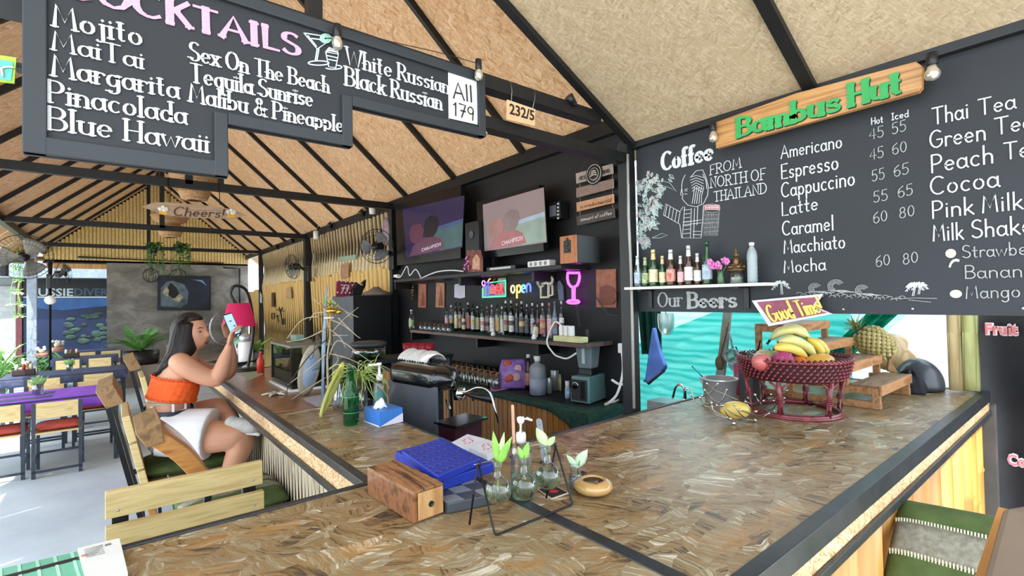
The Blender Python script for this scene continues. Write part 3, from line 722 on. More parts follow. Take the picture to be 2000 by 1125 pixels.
# coffee bush of many chalk leaves
rnd = random.Random(11); leaves = []; ber = []
for k in range(125):
    v_ = rnd.random(); cx = 132+rnd.random()*(215-150*v_); cy = 235+v_*440; a = rnd.uniform(0.2,2.4); L_ = rnd.uniform(26,52)
    e = (math.cos(a)*L_,math.sin(a)*L_); n_ = (-e[1]*0.26,e[0]*0.26)
    leaves.append(z8([(cx,cy),(cx+e[0]*.4+n_[0],cy+e[1]*.4+n_[1]),(cx+e[0],cy+e[1]),(cx+e[0]*.4-n_[0],cy+e[1]*.4-n_[1]),(cx,cy)]))
    leaves.append(z8([(cx,cy),(cx+e[0]*.9,cy+e[1]*.9)]))
    leaves.append(z8([(cx+e[0]*.3+n_[0]*.7,cy+e[1]*.3+n_[1]*.7),(cx+e[0]*.8+n_[0]*.3,cy+e[1]*.8+n_[1]*.3)]))
    if k%4==0:ber.append(z8(arc(cx,cy,7,7,0,360,8)))
leaves += [z8(cat_rom([V(240,230,0),V(310,270,0),V(350,300,0),V(378,350,0)],4)) if False else z8([(240,300),(290,290),(340,305),(378,355),(330,330),(280,320)]),z8([(230,640),(290,612),(325,622),(280,640),(230,640)])]
skc(M('minty_chalk','b9ccc8',0.9),leaves,0.0013); skc(M('pink_chalk_soft','c9a0a4',0.9),ber,0.003)
# palms and breaking waves along the foot of the board
def palm(cx,cy,s,tx):
    L = []
    for a in(-150,-120,-95,-60,-30,0,200,170,225):
        r = math.radians(a); q = []
        for t in range(6):q.append((cx+s*math.cos(r)*t/5,cy+s*math.sin(r)*t/5*0.8+s*0.55*(t/5)**2))
        L.append(q)
        for t in(2,3,4):L.append([q[t],(q[t][0]+s*.03,q[t][1]+s*0.24)]); L.append([q[t],(q[t][0]-s*.1,q[t][1]+s*0.18)])
    L.append([(cx,cy),(tx,cy+s*1.15)]); L.append([(cx+2,cy),(tx+3,cy+s*1.15)])
    return L
skc(CHALK,palm(1525,553,19,1526)+palm(1787,556,19,1782)+palm(1797,555,17,1793),0.0013)
wv_ = []
for(cx,cy,r) in((1592,563,12),(1633,559,16),(1684,567,13)):
    for k in range(4):wv_.append(arc(cx,cy,r-k*3,(r-k*3)*.8,100,330,14))
    for k in range(6):wv_.append([(cx-r+k*4,cy+r*.5),(cx+k*6,cy+r*.5+(k%3)*2),(cx+r+k*5,cy+r*.7)])
for k in range(26):x = 1562+k*8; y = 574+(x-1562)*.05+3*math.sin(k*1.7); wv_.append(arc(x,y,6,3,180,380,6))
wv_ += [[(1740,584),(1790,582),(1830,583)],[(1775,586),(1818,590)]]
skc(CHALKD,wv_,0.0014)
ic = MB()
for(cx,cy,rx,ry,m_i) in((1857,495,8,9,0),(1867,574,9,8,1)):
    p = PC(cx,cy); k = depth(p)/CF; ic.prism([(math.cos(a)*rx*k,math.sin(a)*ry*k) for a in[q*PI/7 for q in range(14)]],p,(0,-1,0),(0,0,1),0.0012,m_i)
ic.build('fruit_drawing',[M('pinkish_chalk','d9b9b4',0.9),M('mango_chalk','ccd3b4',0.9)],chw)
skc(CHALK,[arc(1868,524,13,15,190,290,8),arc(1868,521,12,14,190,290,8)],0.004)
for px, py in((1647,604),(1782,603),(1998,602)):
    MB().lathe([(0.004,0),(0.004,0.002),(0.001,0.003)],PC(px,py),8,mat=Matrix.Rotation(-PI/2,3,'Y')).build('screw',GALV,chw)

# wooden name sign
sg = thing('name_sign','rough wooden plank sign reading Bambus Hut in green letters','sign',Xp(1600,240,1.665))
PS = lambda x, y:Xp(x,y,1.655)
cs = [PS(1404,292),PS(1798,183),PS(1805,174),PS(1806,134),PS(1793,124),PS(1560,185),PS(1401,242)]
MB().prism([((-(p.y-cs[0].y)),p.z-cs[0].z) for p in cs],cs[0],(0,-1,0),(0,0,1),0.022).build('plank',wood('sign_plank','8a5c30','b98a50',(40,3,60),0.5,0.2),sg,bev=0.003)
for dx, dz, mt, t_ in((1.5,1.5,INK,0.0008),(0,0,M('leaf_green_paint','2f9a50',0.5),0.0018)):
    for a in(("Bambus",1446,270,1646,218,34),("Hut",1664,211,1765,184,40)):
        P0, P1 = PS(a[1]+dx,a[2]+dz), PS(a[3]+dx,a[4]+dz)
        write(MB(),a[0],P0-V(.0225 if dx else .0235,0,0),P1-V(.0225 if dx else .0235,0,0),a[5]*depth(P0)/CF,NX,0.13,0.30,True,t=t_,up=(0,0,1)).build('lettering',mt,sg)

# ================================================================ beer shelf with bottles
XS = 1.605
f0, f1 = Xp(1219,561,XS), Xp(1494,552,XS); ZS = (f0.z+f1.z)/2
sh = thing('beer_shelf','thin white shelf of beer bottles on the coffee chalkboard','shelf',(1.65,(f0.y+f1.y)/2,ZS-0.012))
MB().box((XS,f1.y,ZS-0.010),(1.70,f0.y,ZS)).build('board',M('white_laminate','d8d8d4',0.4),sh,bev=0.001)
for px in(1270,1458):
    y = Xp(px,590,1.69).y; m = MB(); m.box((1.69,y-0.008,ZS-0.085),(1.698,y+0.008,ZS-0.01)); m.box((1.62,y-0.008,ZS-0.016),(1.698,y+0.008,ZS-0.01)); m.build('bracket',BLK,sh)
GREENG = M('green_bottle_glass','1f5a34',0.06,trans=0.55,var=0.05,coat=0.5)
BROWNG = M('brown_bottle_glass','4a2a14',0.06,trans=0.4,var=0.05,coat=0.5)
CLEARG = glass('clear_glass','eef4f4')
DARKG = M('dark_bottle_glass','14161a',0.08,var=0.1,coat=0.6)
PROFB = {'beer':[(0.0,0.0),(0.48,0.0),(0.5,0.02),(0.5,0.52),(0.42,0.62),(0.25,0.74),(0.2,0.85),(0.2,0.93)], 'spirit':[(0.0,0.0),(0.47,0.0),(0.5,0.02),(0.5,0.62),(0.44,0.70),(0.2,0.78),(0.17,0.82),(0.17,0.92)], 'round':[(0.0,0.0),(0.44,0.0),(0.5,0.05),(0.5,0.5),(0.36,0.66),(0.18,0.76),(0.16,0.82),(0.16,0.92)], 'tall':[(0.0,0.0),(0.48,0.0),(0.5,0.02),(0.5,0.66),(0.3,0.76),(0.19,0.82),(0.18,0.93)]}
def bottle(base,Hh,Rr,kind,gm,lm,cm,label,group=None,name='bottle',lz=(0.12,0.46),lm2=None,neck=None,cat='bottle'):
    t = thing(name,label,cat,base,group)
    pr = [(r*2*Rr,z*Hh) for r,z in PROFB[kind]]
    MB().lathe(pr,base,18).build('body',gm,t)
    if lm:
        r0 = Rr*1.015; MB().lathe([(r0,Hh*lz[0]),(r0,Hh*lz[1])],base,18,caps=False).build('paper_label',lm,t)
        if lm2:MB().lathe([(r0+0.0006,Hh*(lz[0]*.6+lz[1]*.4)),(r0+0.0006,Hh*(lz[0]*.3+lz[1]*.7))],base,18,caps=False).build('label_band',lm2,t)
    if neck:MB().lathe([(Rr*.56,Hh*.70),(Rr*.44,Hh*.86),(Rr*.44,Hh*.9)],base,14,caps=False).build('neck_foil',neck,t)
    rc = pr[-1][0]*1.12; MB().lathe([(rc,Hh*0.915),(rc,Hh*0.995),(rc*.8,Hh)],base,12).build('cap',cm,t)
    return t
def lm(n,c,c2=None):return M(n,c,0.5,var=0.25,vs=90,c2=c2)
CREAM, WHT, REDL, GRNL, GOLD, BLUL, PNK, BLKL, SILV = lm('cream_paper','d8d0a8'), lm('white_paper_label','dcdcd8'), lm('red_label','a83a34','d8b0a0'), lm('green_label','4f7a44','c8d0a0'), lm('gold_label','c49a4a','e0d0a0'), lm('blue_label','7d92ad','c0ccd8'), lm('pink_label','c48890','e2c4c4'), lm('black_label','222226','77777a'), lm('silver_label','a8b0b4','d4d8da')
beers = [(1246,500,14,CLEARG,BLUL,SILV,'small clear beer bottle at the left end of the shelf'),(1261,503,14,GREENG,GRNL,GRNL,'small dark green bottle with round badge label'), (1277,488,18,GREENG,CREAM,GOLD,'tall green bottle with cream oval label and gold foil'),(1294.5,500,13,GREENG,CREAM,GOLD,'small green bottle with yellowish label beside the tall gold foil one'), (1311,488,18,BROWNG,REDL,WHT,'tall brown bottle with large red and white round label'),(1330,500,13,BROWNG,PNK,WHT,'small brown bottle with red round label'), (1346,480,17,BROWNG,WHT,WHT,'tallest brown bottle with long white label'),(1363,495,14,BROWNG,WHT,WHT,'small brown bottle with white label beside the tallest one'), (1382,472,19,GREENG,BLUL,GREENG,'slim tall green bottle with blue-green badge behind the orchid')]
for k, (px,ty,w_,g,l_,c_,lb) in enumerate(beers):
    b = Xp(px,556-(px-1246)*0.04,1.652); b.z = ZS+0.0005
    bottle(b,(col_top(b,ty)-ZS)*1.0,w_/2*depth(b)/CF,'beer',g,l_,c_,lb,'beer bottles on the chalkboard shelf','beer_bottle',neck=c_ if c_ not in(GREENG,) else None)
b = Xp(1470,550,1.65); b.z = ZS+0.0005; Hh = col_top(b,474)-ZS; Rr = 0.0165
wb = thing('water_bottle','clear ribbed plastic water bottle right of the Buddha figure','bottle',b)
pr = [(0.001,0),(Rr*.9,0)]
for k in range(12):pr += [(Rr*(1 if k%2 else .93),Hh*(.03+k*.05))]
pr += [(Rr,Hh*.68),(Rr*.85,Hh*.78),(Rr*.4,Hh*.9),(Rr*.4,Hh*.93)]
MB().lathe(pr,b,16).build('body',M('clear_plastic','cfe0e4',0.15,trans=0.6,var=0),wb); MB().lathe([(Rr*.5,Hh*.93),(Rr*.5,Hh)],b,12).build('cap',WHITEP,wb)
# Buddha figure on a glass of rice
bz = Xp(1439,552,1.652); bz.z = ZS+0.0005; k = depth(bz)/CF
gl = thing('rice_glass','small glass of rice under the bronze Buddha figure','glass',bz)
MB().lathe([(11*k,0),(12.5*k,1*k),(14*k,24*k),(13*k,24*k),(11.5*k,2*k)],bz,18).build('tumbler',CLEARG,gl)
MB().lathe([(11.2*k,1.5*k),(12.0*k,12*k)],bz,18).build('rice',M('white_rice','d8cfc0',0.9,vs=400),gl)
BR = M('aged_bronze','6d5638',0.38,0.6,var=0.3,vs=120)
bu = thing('buddha_figure','seated bronze Buddha figure on a rice glass','figure',bz+V(0,0,24.5*k)); o_ = bz+V(0,0,24.5*k)
fy = Matrix(((0,-1,0),(-1,0,0),(0,0,1)))
def bl_(x,y,z):return o_+V(-y*k,-x*k,z*k)
MB().lathe([(17*k,0),(18*k,1.5*k),(15*k,3*k),(16*k,5*k)],o_,20).build('base',BR,bu)
bd = MB(); bd.tube([bl_(0,0,5),bl_(0,0,10),bl_(0,0,17),bl_(0,0,23),bl_(0,0,26),bl_(0,0,28)],[9.5*k,7.5*k,7.2*k,7.8*k,5*k,2.2*k],14)
bd.tube([bl_(-5,0,8),bl_(-14,2,8),bl_(-10,7,8),bl_(4,8,8.5)],[4.5*k,4*k,3.2*k,1.8*k],10); bd.tube([bl_(5,0,8),bl_(14,2,8),bl_(10,7,8),bl_(-4,8,9)],[4.5*k,4*k,3.2*k,1.8*k],10)
bd.tube([bl_(-7,0,23),bl_(-11,1,16),bl_(-7,6,12),bl_(0,7,12)],[2.6*k,2.2*k,1.8*k,1.3*k],8); bd.tube([bl_(7,0,23),bl_(11,1,16),bl_(9,6,10),bl_(9,8,7)],[2.6*k,2.2*k,1.8*k,1.3*k],8)
bd.build('body',BR,bu)
hd = MB(); hd.ball(bl_(0,0,32),(4.6*k,4.4*k,5.4*k),14,10); hd.ball(bl_(0,-0.5,37),(3.4*k,3.4*k,2.6*k),12,8); hd.tube([bl_(0,0,38),bl_(0,0,41),bl_(0,0,46)],[1.6*k,1.1*k,.2*k],8)
hd.ball(bl_(-4.8,0,31.5),(.9*k,1.0*k,2.6*k),8,6); hd.ball(bl_(4.8,0,31.5),(.9*k,1.0*k,2.6*k),8,6); hd.ball(bl_(0,4.5,31.5),(.7*k,.8*k,1.3*k),8,6); hd.build('head',BR,bu)
# orchid in a tiny vase
vp = Xp(1408,554,1.63); vp.z = ZS+0.0005; k = depth(vp)/CF
ov = thing('orchid_vase','tiny green glass vase with purple orchid flowers','vase',vp)
MB().lathe([(5*k,0),(6.5*k,2*k),(6.5*k,12*k),(5*k,18*k),(5.6*k,24*k)],vp,14).build('vase',M('green_vase_glass','5f8f64',0.1,trans=0.5),ov)
rnd = random.Random(3)
ORC = M('orchid_purple','b1388f',0.5,var=0.3,vs=200,c2='dd8cc8')
for q in range(9):
    c = vp+V(-rnd.uniform(-5,12)*k,rnd.uniform(-15,17)*k,rnd.uniform(26,46)*k)
    fl = MB()
    for a in range(5):
        an = a*1.257+rnd.random(); d = V(-0.4,math.cos(an),math.sin(an)).normalized()
        fl.ball(c+d*4*k,(1.2*k,3.2*k,3.2*k),7,5)
    fl.build('flower',ORC,ov)
sm_ = MB()
for q in range(4):sm_.tube([vp+V(0,0,10*k),vp+V(0,(q-1.5)*4*k,26*k),vp+V(0,(q-1.5)*9*k,38*k)],0.6*k,5)
sm_.build('stem',M('stem_green','5d7a3a',0.6),ov)
ORD = ['first','second','third','fourth','fifth','sixth','seventh','eighth','ninth','tenth','eleventh','twelfth']
# ================================================================ screens, speakers and shelves on the bar wall
XT = 2.47
def PT(x,y,X=XT):return Xp(x,y,X)
z7 = lambda x, y:(760+x/3.75,320+y/3.75)
def flat(name,mat,pix,X,par,t=0.001):
    p = [PT(*z7(*q),X) for q in pix]; o = p[0]
    return MB().prism([(-(q.y-o.y),q.z-o.z) for q in p],o,(0,-1,0),(0,0,1),t).build(name,mat,par)
def tv(outer,screen,cols,name_label,k):
    c = PT(*z7(*outer[3])); t = thing('television',name_label,'television',(XT,c.y,c.z),'televisions showing the same football match')
    flat('casing',M('black_gloss_casing','141417',0.25,var=0),outer,XT+0.06,t,0.055)
    flat('screen',M('screen_back_%d'%k,cols[0],0.2,emit=0.25,var=0.05,vs=2),screen,XT+0.002,t,0.002)
    x0, x1 = screen[0][0], screen[1][0]; yt0, yt1 = screen[0][1], screen[1][1]; yb0, yb1 = screen[3][1], screen[2][1]
    def s(u,v):
        a = yt0+(yt1-yt0)*u; b = yb0+(yb1-yb0)*u
        return(x0+(x1-x0)*u+(screen[3][0]-x0)*v*(1-u)+(screen[2][0]-x1)*v*u,a+(b-a)*v)
    E = lambda n, c, e=0.32:M('screen_%s_%d'%(n,k),c,0.3,emit=e,var=0.2,vs=6)
    flat('picture_area',E('field',cols[1]),[s(.42,.66),s(.5,.58),s(.99,.52),s(.99,.97),s(.6,.98)][::-1],XT-0.0005,t,0.0008)
    flat('picture_area',E('stand',cols[4]),[s(.5,.50),s(.99,.44),s(.99,.52),s(.5,.58)][::-1],XT-0.0005,t,0.0008)
    flat('picture_area',E('shirt',cols[2]),[s(.06,.98),s(.14,.78),s(.3,.66),s(.45,.62),s(.62,.75),s(.68,.96)][::-1],XT-0.0016,t,0.0008)
    flat('picture_area',E('hair',cols[3]),[s(.34,.66),s(.33,.45),s(.36,.3),s(.45,.24),s(.55,.3),s(.58,.45),s(.55,.58),s(.48,.68)][::-1],XT-0.0028,t,0.0008)
    flat('picture_area',E('face',cols[5]),[s(.10,.7),s(.08,.5),s(.14,.36),s(.28,.36),s(.33,.5),s(.3,.68),s(.2,.76)][::-1],XT-0.0024,t,0.0008)
    P0, P1 = PT(*z7(*s(.28,.93)),XT-0.004), PT(*z7(*s(.62,.88)),XT-0.004)
    write(MB(),"CHAMPION",P0,P1,0.03,NX,0.12,t=0.0008,up=(0,0,1)).build('lettering',M('screen_white_%d'%k,'c8c4cc',0.4,emit=0.35,var=0),t)
    MB().box((XT+.06,c.y-.55,(Xp(850,450,2.5).z)-.1),(XR,c.y-.25,Xp(850,450,2.5).z+.1)).build('wall_mount',BLK,t)
    return t
tv([(78,300),(563,160),(560,692),(92,745)],[(100,335),(552,232),(537,612),(125,690)],('2a2440','364e50','4e2e42','121018','364468','4a2838'),'left wall television in dark violet picture',1)
tv([(678,288),(1138,160),(1172,640),(700,700)],[(687,300),(1133,172),(1156,575),(700,640)],('7d7070','76857c','87585a','6c6060','8496a4','84625f'),'right wall television with washed-out brownish picture',2)
def boxpx(lo_px,hi_px,xf,xb,name,mat,par,bev=0.003,t3=True):
    """box whose front face (on the plane x = xf) spans two opposite pixel corners (left-bottom, right-top)"""
    a = Xp(*lo_px,xf); b = Xp(*hi_px,xf)
    return MB().box((xf,min(a.y,b.y),min(a.z,b.z)),(xb,max(a.y,b.y),max(a.z,b.z))).build(name,mat,par,bev=bev)
# shelf under the screens
a, b = Xp(769,545,2.36), Xp(1096,519,2.36)
ts = thing('television_shelf','long black shelf under the two televisions','shelf',(2.5,(a.y+b.y)/2,a.z-0.03))
ZT = (a.z+b.z)/2
MB().box((2.36,b.y,ZT-0.03),(2.65,a.y,ZT)).build('board',BLK,ts,bev=0.002)
for px in(800,930,1075):
    y = Xp(px,540,2.6).y; MB().box((2.42,y-.015,ZT-0.10),(2.65,y+.015,ZT-0.03)).build('bracket',BLK,ts)
def onshelf(px,py,x,z):p = Xp(px,py,x); p.z = z; return p
# speakers
t = thing('speaker','tall slim black speaker between the two televisions','speaker',onshelf(919,500,2.45,ZT+.001),'speakers on the television shelf')
p0, p1 = Xp(909,500,2.42), Xp(934,430,2.42)
MB().box((2.42,p1.y,ZT+0.001),(2.56,p0.y,p1.z)).build('cabinet',BLKP,t,bev=0.006)
for zz, r_ in((0.75,0.035),(0.35,0.045),(0.12,0.02)):
    MB().lathe([(r_,0),(r_,0.006),(r_*.8,0.006),(r_*.3,-0.004+.006)],(2.419,(p0.y+p1.y)/2,ZT+(p1.z-ZT)*zz),18,mat=Matrix.Rotation(-PI/2,3,'Y')).build('driver',M('speaker_cone_grey','4a4a4e',0.4),t)
t = thing('speaker','bookshelf speaker with orange wooden front at the right end of the shelf','speaker',onshelf(1108,512,2.4,ZT+.001),'speakers on the television shelf')
p0, p1 = Xp(1094,512,2.33), Xp(1124,458,2.33)
MB().box((2.345,p1.y,ZT+0.001),(2.56,p0.y+.0,p1.z)).build('cabinet',BLKP,t,bev=0.003)
MB().box((2.33,p1.y,ZT+0.001),(2.344,p0.y,p1.z)).build('wooden_front',wood('speaker_wood','9a5c34','c07c4c',(3,40,8),0.5),t,bev=0.002)
MB().box((2.326,p1.y+.045,ZT+.07),(2.331,p0.y-.04,p1.z-.03)).build('grille_slot',BLKP,t)
for q in range(3):MB().lathe([(0.011,0),(0.009,0.006)],(2.326,(p0.y+p1.y)/2,ZT+.09+q*.035),10,mat=Matrix.Rotation(-PI/2,3,'Y')).build('knob',M('speaker_cone_grey'),t)
# red greeting card and media boxes
t = thing('picture_card','red and brown picture card standing under the slim speaker','card',onshelf(927,530,2.37,ZT+.001))
flat('card',M('card_print','8c4a3c',0.5,c2='4a2420',vs=25),[(570,795),(570,632),(672,630),(690,700),(690,790)][::-1],2.395,t,0.004)
flat('card_figure',M('card_figure_print','c99a7c',0.5,var=.3,vs=40),[(610,770),(612,700),(640,660),(668,700),(665,775)][::-1],2.389,t,0.001)
TT = 0
t = thing('orchid_posy','small pink orchid posy at the left of the red picture card','flowers',onshelf(911,532,2.38,ZT+.001)); rnd = random.Random(8)
m = MB()
for q in range(12):m.ball(onshelf(911,530,2.38,ZT)+V(rnd.uniform(-.01,.01),rnd.uniform(-.04,.03),rnd.uniform(.03,.14)),(.006,.014,.012),7,5)
m.build('petals',ORC,t); MB().tube([onshelf(911,532,2.38,ZT+.002),onshelf(911,532,2.38,ZT+.12)],.003,6).build('stem',M('stem_green'),t)
t = thing('media_box','black media box with grey panel mounted right of the televisions','electronics',Xp(1085,430,2.55))
boxpx((1072,430),(1093,392),2.55,2.64,'case',BLKP,t)
boxpx((1073,424),(1085,400),2.545,2.552,'panel',M('panel_grey','6a6e76',0.4),t)
for q in range(5):boxpx((1088,428-q*7),(1091,424-q*7),2.545,2.552,'button',SILV,t,0)
t = thing('power_strip','white power strip lying on the shelf under the right television','power strip',onshelf(1052,518,2.4,ZT))
p0, p1 = onshelf(1031,518,2.38,ZT), onshelf(1074,518,2.38,ZT)
MB().box((2.375,p1.y,ZT+.001),(2.44,p0.y,ZT+.045)).build('strip',WHITEP,t,bev=0.006)
for q in range(4):MB().lathe([(.014,0),(.014,.002),(.003,.0025)],(2.374,p1.y+.04+q*(p0.y-p1.y-.08)/3,ZT+.023),12,mat=Matrix.Rotation(-PI/2,3,'Y')).build('socket',M('socket_grey','9a9a98',0.5),t)
t = thing('router','low black box lying between the power strip and the picture card','electronics',onshelf(985,522,2.42,ZT))
p0, p1 = onshelf(952,525,2.4,ZT), onshelf(1008,525,2.4,ZT); MB().box((2.39,p1.y,ZT+.001),(2.52,p0.y,ZT+.035)).build('case',BLKP,t,bev=.004); MB().box((2.387,p1.y+.05,ZT+.01),(2.391,p0.y-.05,ZT+.026)).build('front_panel',SILV,t)
wires = [([(770,540),(782,541),(795,520),(800,538),(812,526),(822,542)],'tangle of white cord on the left end of the television shelf'),([(820,545),(850,532),(880,528),(905,530)],'white cord lying along the shelf below the left television')]
for pts, lb in wires:
    tag(MB().tube(cat_rom([Xp(x,y,2.352) for x,y in pts],5),0.006,6).build('cord',WHITEP),lb,'cord')
t = thing('plug_adapter','white plug adapter lying on the left corner of the television shelf','plug',onshelf(775,543,2.38,ZT))
MB().cbox(Xp(775,539,2.37),(.04,.09,.03)).build('body',WHITEP,t,bev=.006); MB().tube([Xp(770,540,2.37),Xp(763,543,2.37)],.008,6).build('prong_end',GALV,t)

# ---------------- hanging plank sign about coffee
cp = thing('coffee_plank_sign','hanging sign of four small planks about coffee','sign',Xp(1163,430,2.6))
PK = [([(1375,72),(1640,2),(1645,72),(1380,147)],'a99c94'),([(1378,180),(1645,110),(1648,180),(1380,250)],'8f7a70'),([(1380,285),(1648,222),(1650,287),(1383,352)],'c99a74'),([(1380,385),(1652,325),(1657,395),(1385,455)],'4e4442')]
for k, (q,c) in enumerate(PK):
    flat('plank',M('sign_plank_%d'%k,c,0.6,var=.2,vs=30,scale=(1,1,8)),q[::-1],2.60,cp,0.012)
for q in([(1398,142),(1400,182)],[(1636,72),(1636,112)],[(1398,248),(1400,290)],[(1636,180),(1637,224)],[(1398,350),(1400,388)],[(1637,287),(1638,328)]):
    MB().tube([PT(*z7(*q[0]),2.59),PT(*z7(*q[1]),2.59)],.003,5).build('link',M('string_link','8f8478',0.8),cp)
MB().tube([PT(*z7(1400,72),2.59),PT(*z7(1440,-25),2.61)],.003,5).build('cord',M('string_link'),cp); MB().tube([PT(*z7(1636,2),2.59),PT(*z7(1575,-40),2.61)],.003,5).build('cord',M('string_link'),cp)
c = PT(*z7(1503,75),2.585); RM = Matrix.Rotation(-PI/2,3,'Y')
MB().lathe([(.075,0),(.075,.006),(.0,.006)],c,28,mat=RM).build('emblem',M('emblem_dark','2c2a2c',0.5),cp)
MB().lathe([(.062,.0075),(.066,.0075),(.066,.0065)],c,28,mat=RM,caps=False).build('emblem_ring',WHT,cp); MB().lathe([(.04,.0072),(.043,.0072),(.043,.0062)],c,24,mat=RM,caps=False).build('emblem_ring',WHT,cp)
mb = MB(); 
for q in range(3):ribbon(mb,[c+V(-.009,.028-q*.004,-.012+q*.014),c+V(-.009,0,-.004+q*.014),c+V(-.009,-.028+q*.004,-.012+q*.014)],lambda d:.006,.001,V(-1,0,0))
mb.build('emblem_mark',WHT,cp)
DK = M('dark_print','3a3234',0.6)
def zt(txt,a,b,h,X,mat,par,w=.1,**k):
    P0, P1 = PT(*z7(*a),X), PT(*z7(*b),X); return write(MB(),txt,P0,P1,h/3.75*depth(P0)/CF,NX,w,t=0.001,up=(0,0,1),**k).build('lettering',mat,par)
zt("FRESH",(1392,122),(1444,108),26,2.586,DK,cp); zt("BREWED",(1560,78),(1615,62),26,2.586,DK,cp,w=.12)
zt("is a substantial",(1400,328),(1630,276),26,2.586,M('brown_print','7a4c34',.6),cp); zt("amount of coffee",(1402,422),(1630,372),26,2.586,WHT,cp,slant=.15,w=.12)
# ---------------- neon signs
def NE(n,c='ffffff',e=3.0):return M('neon_'+n,c,0.3,emit=e,var=0)
def ntube(pts,mat,par,r=.0075,closed=False,X=2.60,name='neon_tube'):
    return MB().tube([PT(*z7(*p),X) for p in pts],r,7,closed).build(name,mat,par)
nb = thing('neon_bar_sign','lit neon sign reading BAR in a green frame with a cocktail glass','neon sign',Xp(965,582,2.62),'neon signs on the bar wall')
flat('backing',glass('clear_backing','d8dcdc',hi=.1),[(684,978),(686,860),(856,825),(858,975)],2.63,nb,.004)
ntube([(740,870),(852,855),(853,970),(684,978),(685,912)],NE('green','3fd888',1.1),nb,.006)
for t_, a, b, m_ in(("B",(750,950),(772,949),0),("A",(779,948),(804,947),0),("R",(812,947),(836,945),0)):
    P0, P1 = PT(*z7(*a),2.60), PT(*z7(*b),2.60); write(MB(),t_,P0,P1,64/3.75*depth(P0)/CF,NX,.11,t=.006,up=(0,0,1)).build('neon_letter',NE('red','f03030',1.2),nb)
ntube([(700,872),(716,910),(732,872),(700,872)],NE('blue','4a4cf0',1.3),nb,.006); ntube([(716,910),(716,958)],NE('blue'),nb,.006); ntube([(700,960),(732,957)],NE('blue'),nb,.006)
ntube(arc(692,874,11,18,0,360,14)[:-1],NE('pinkish','e07cc0',1.4),nb,.005,True); ntube([(722,868),(732,846),(742,842)],NE('orange','f09a50',1.4),nb,.005)
no = thing('neon_open_sign','lit neon sign reading open in rainbow letters','neon sign',Xp(1018,580,2.62),'neon signs on the bar wall')
ntube(arc(906,918,13,27,0,360,16)[:-1],NE('cream','b8b890',.8),no,.0075,True)
ntube([(936,890),(936,985)],NE('yellow','f0c858',1.3),no); ntube(arc(950,915,14,26,150,-150,12),NE('yellow'),no)
ntube([(972,918),(994,912)]+arc(984,914,13,26,10,-290,16)[2:],NE('cyan','58d8e8',1.5),no)
ntube([(1006,884),(1007,942)],NE('deep_blue','4a58f0',1.7),no); ntube([(1007,905)]+arc(1022,900,13,22,200,360,8)+[(1036,938)],NE('deep_blue'),no)
nm = thing('neon_beer_mug','unlit pale neon outline of a frothy beer mug','neon sign',Xp(1065,582,2.62),'neon signs on the bar wall')
NM = M('unlit_neon_added_glow','b9b5a4',0.35,emit=0.12,var=0)  # tube is switched off; a faint glow is added to its colour
ntube([(1108,905),(1090,880),(1088,850),(1108,825),(1130,812),(1160,815),(1185,825),(1198,850),(1190,875),(1170,878),(1150,872),(1120,882),(1128,890),(1110,905)],NM,nm,.011)
ntube([(1110,905),(1112,978),(1168,976),(1168,880)],NM,nm,.011); ntube([(1170,890),(1195,890),(1198,960),(1172,966)],NM,nm,.009)
nw = thing('neon_wine_glass','lit magenta neon outline of a wine glass','neon sign',Xp(1120,592,2.62),'neon signs on the bar wall')
NP = NE('magenta','e048e0',1.8)
ntube([(1308,798),(1306,840),(1314,875),(1330,897),(1345,904),(1358,902),(1378,888),(1390,860),(1395,830),(1392,798),(1308,798)],NP,nw,.010)
ntube([(1345,904),(1346,998)],NP,nw,.010); ntube([(1357,903),(1356,998)],NP,nw,.010); ntube(arc(1349,1010,44,11,0,360,18)[:-1],NP,nw,.009,True)
# ---------------- pictures and papers on the bar wall
TERRA = M('terracotta_print','a4664e',0.6,var=.2,vs=18)
for k, (q,fig,lb) in enumerate((([(218,1052),(222,878),(276,880),(274,1054)],[(232,1040),(238,980),(248,925),(258,980),(262,1040)],'small tall terracotta picture left of its paler neighbour'), ([(346,1050),(350,870),(410,872),(408,1053)],[(360,1040),(366,985),(380,900),(392,985),(398,1040)],'small tall paler terracotta picture with a bottle drawing'), ([(1524,1050),(1522,775),(1664,770),(1666,1052)],[(1540,1035),(1542,905),(1600,885),(1645,905),(1650,1035)],'large terracotta picture of a beer mug beside the corner post'))):
    t = thing('wall_picture',lb,'picture',PT(*z7(*q[0]),2.64),'terracotta pictures on the bar wall')
    flat('panel',M('terracotta_pale','b07a5e',0.6,var=.2,vs=18) if k==1 else TERRA,q,2.645,t,.010)
    flat('drawing',M('terracotta_dark','7a4434',0.6),fig,2.634,t,.001)
ntube(arc(1640,970,22,50,90,-90,10),M('terracotta_dark'),bpy.data.objects['wall_picture.002'],.005,X=2.632,name='drawing')
t = thing('note_paper','white handwritten note pinned to the bar wall','paper',Xp(898,582,2.64)); flat('sheet',M('note_white','c4c0cc',0.8,var=.05),[(478,978),(480,884),(518,876),(556,880),(557,978),(520,986)],2.645,t,.002)
for q in range(5):zt("="*9,(488,960-q*16),(546,958-q*16),6,2.6425,M('pencil_grey','8a8694',.8),t,w=.16)
t = thing('carved_ornament','small bronze carved ornament hanging on a string left of the pictures','ornament',Xp(806,588,2.63)); m = MB()
for dy, dz, r_ in((905,0,9),(925,0,16),(945,0,14),(965,0,12),(985,0,9),(1000,0,5)):m.ball(PT(*z7(172+(dy%3)*3,dy),2.61),(.02,r_*.0016,r_*.0014),9,7)
m.build('carving',BR,t); ntube([(176,876),(174,905)],M('string_link'),t,.003,name='string')
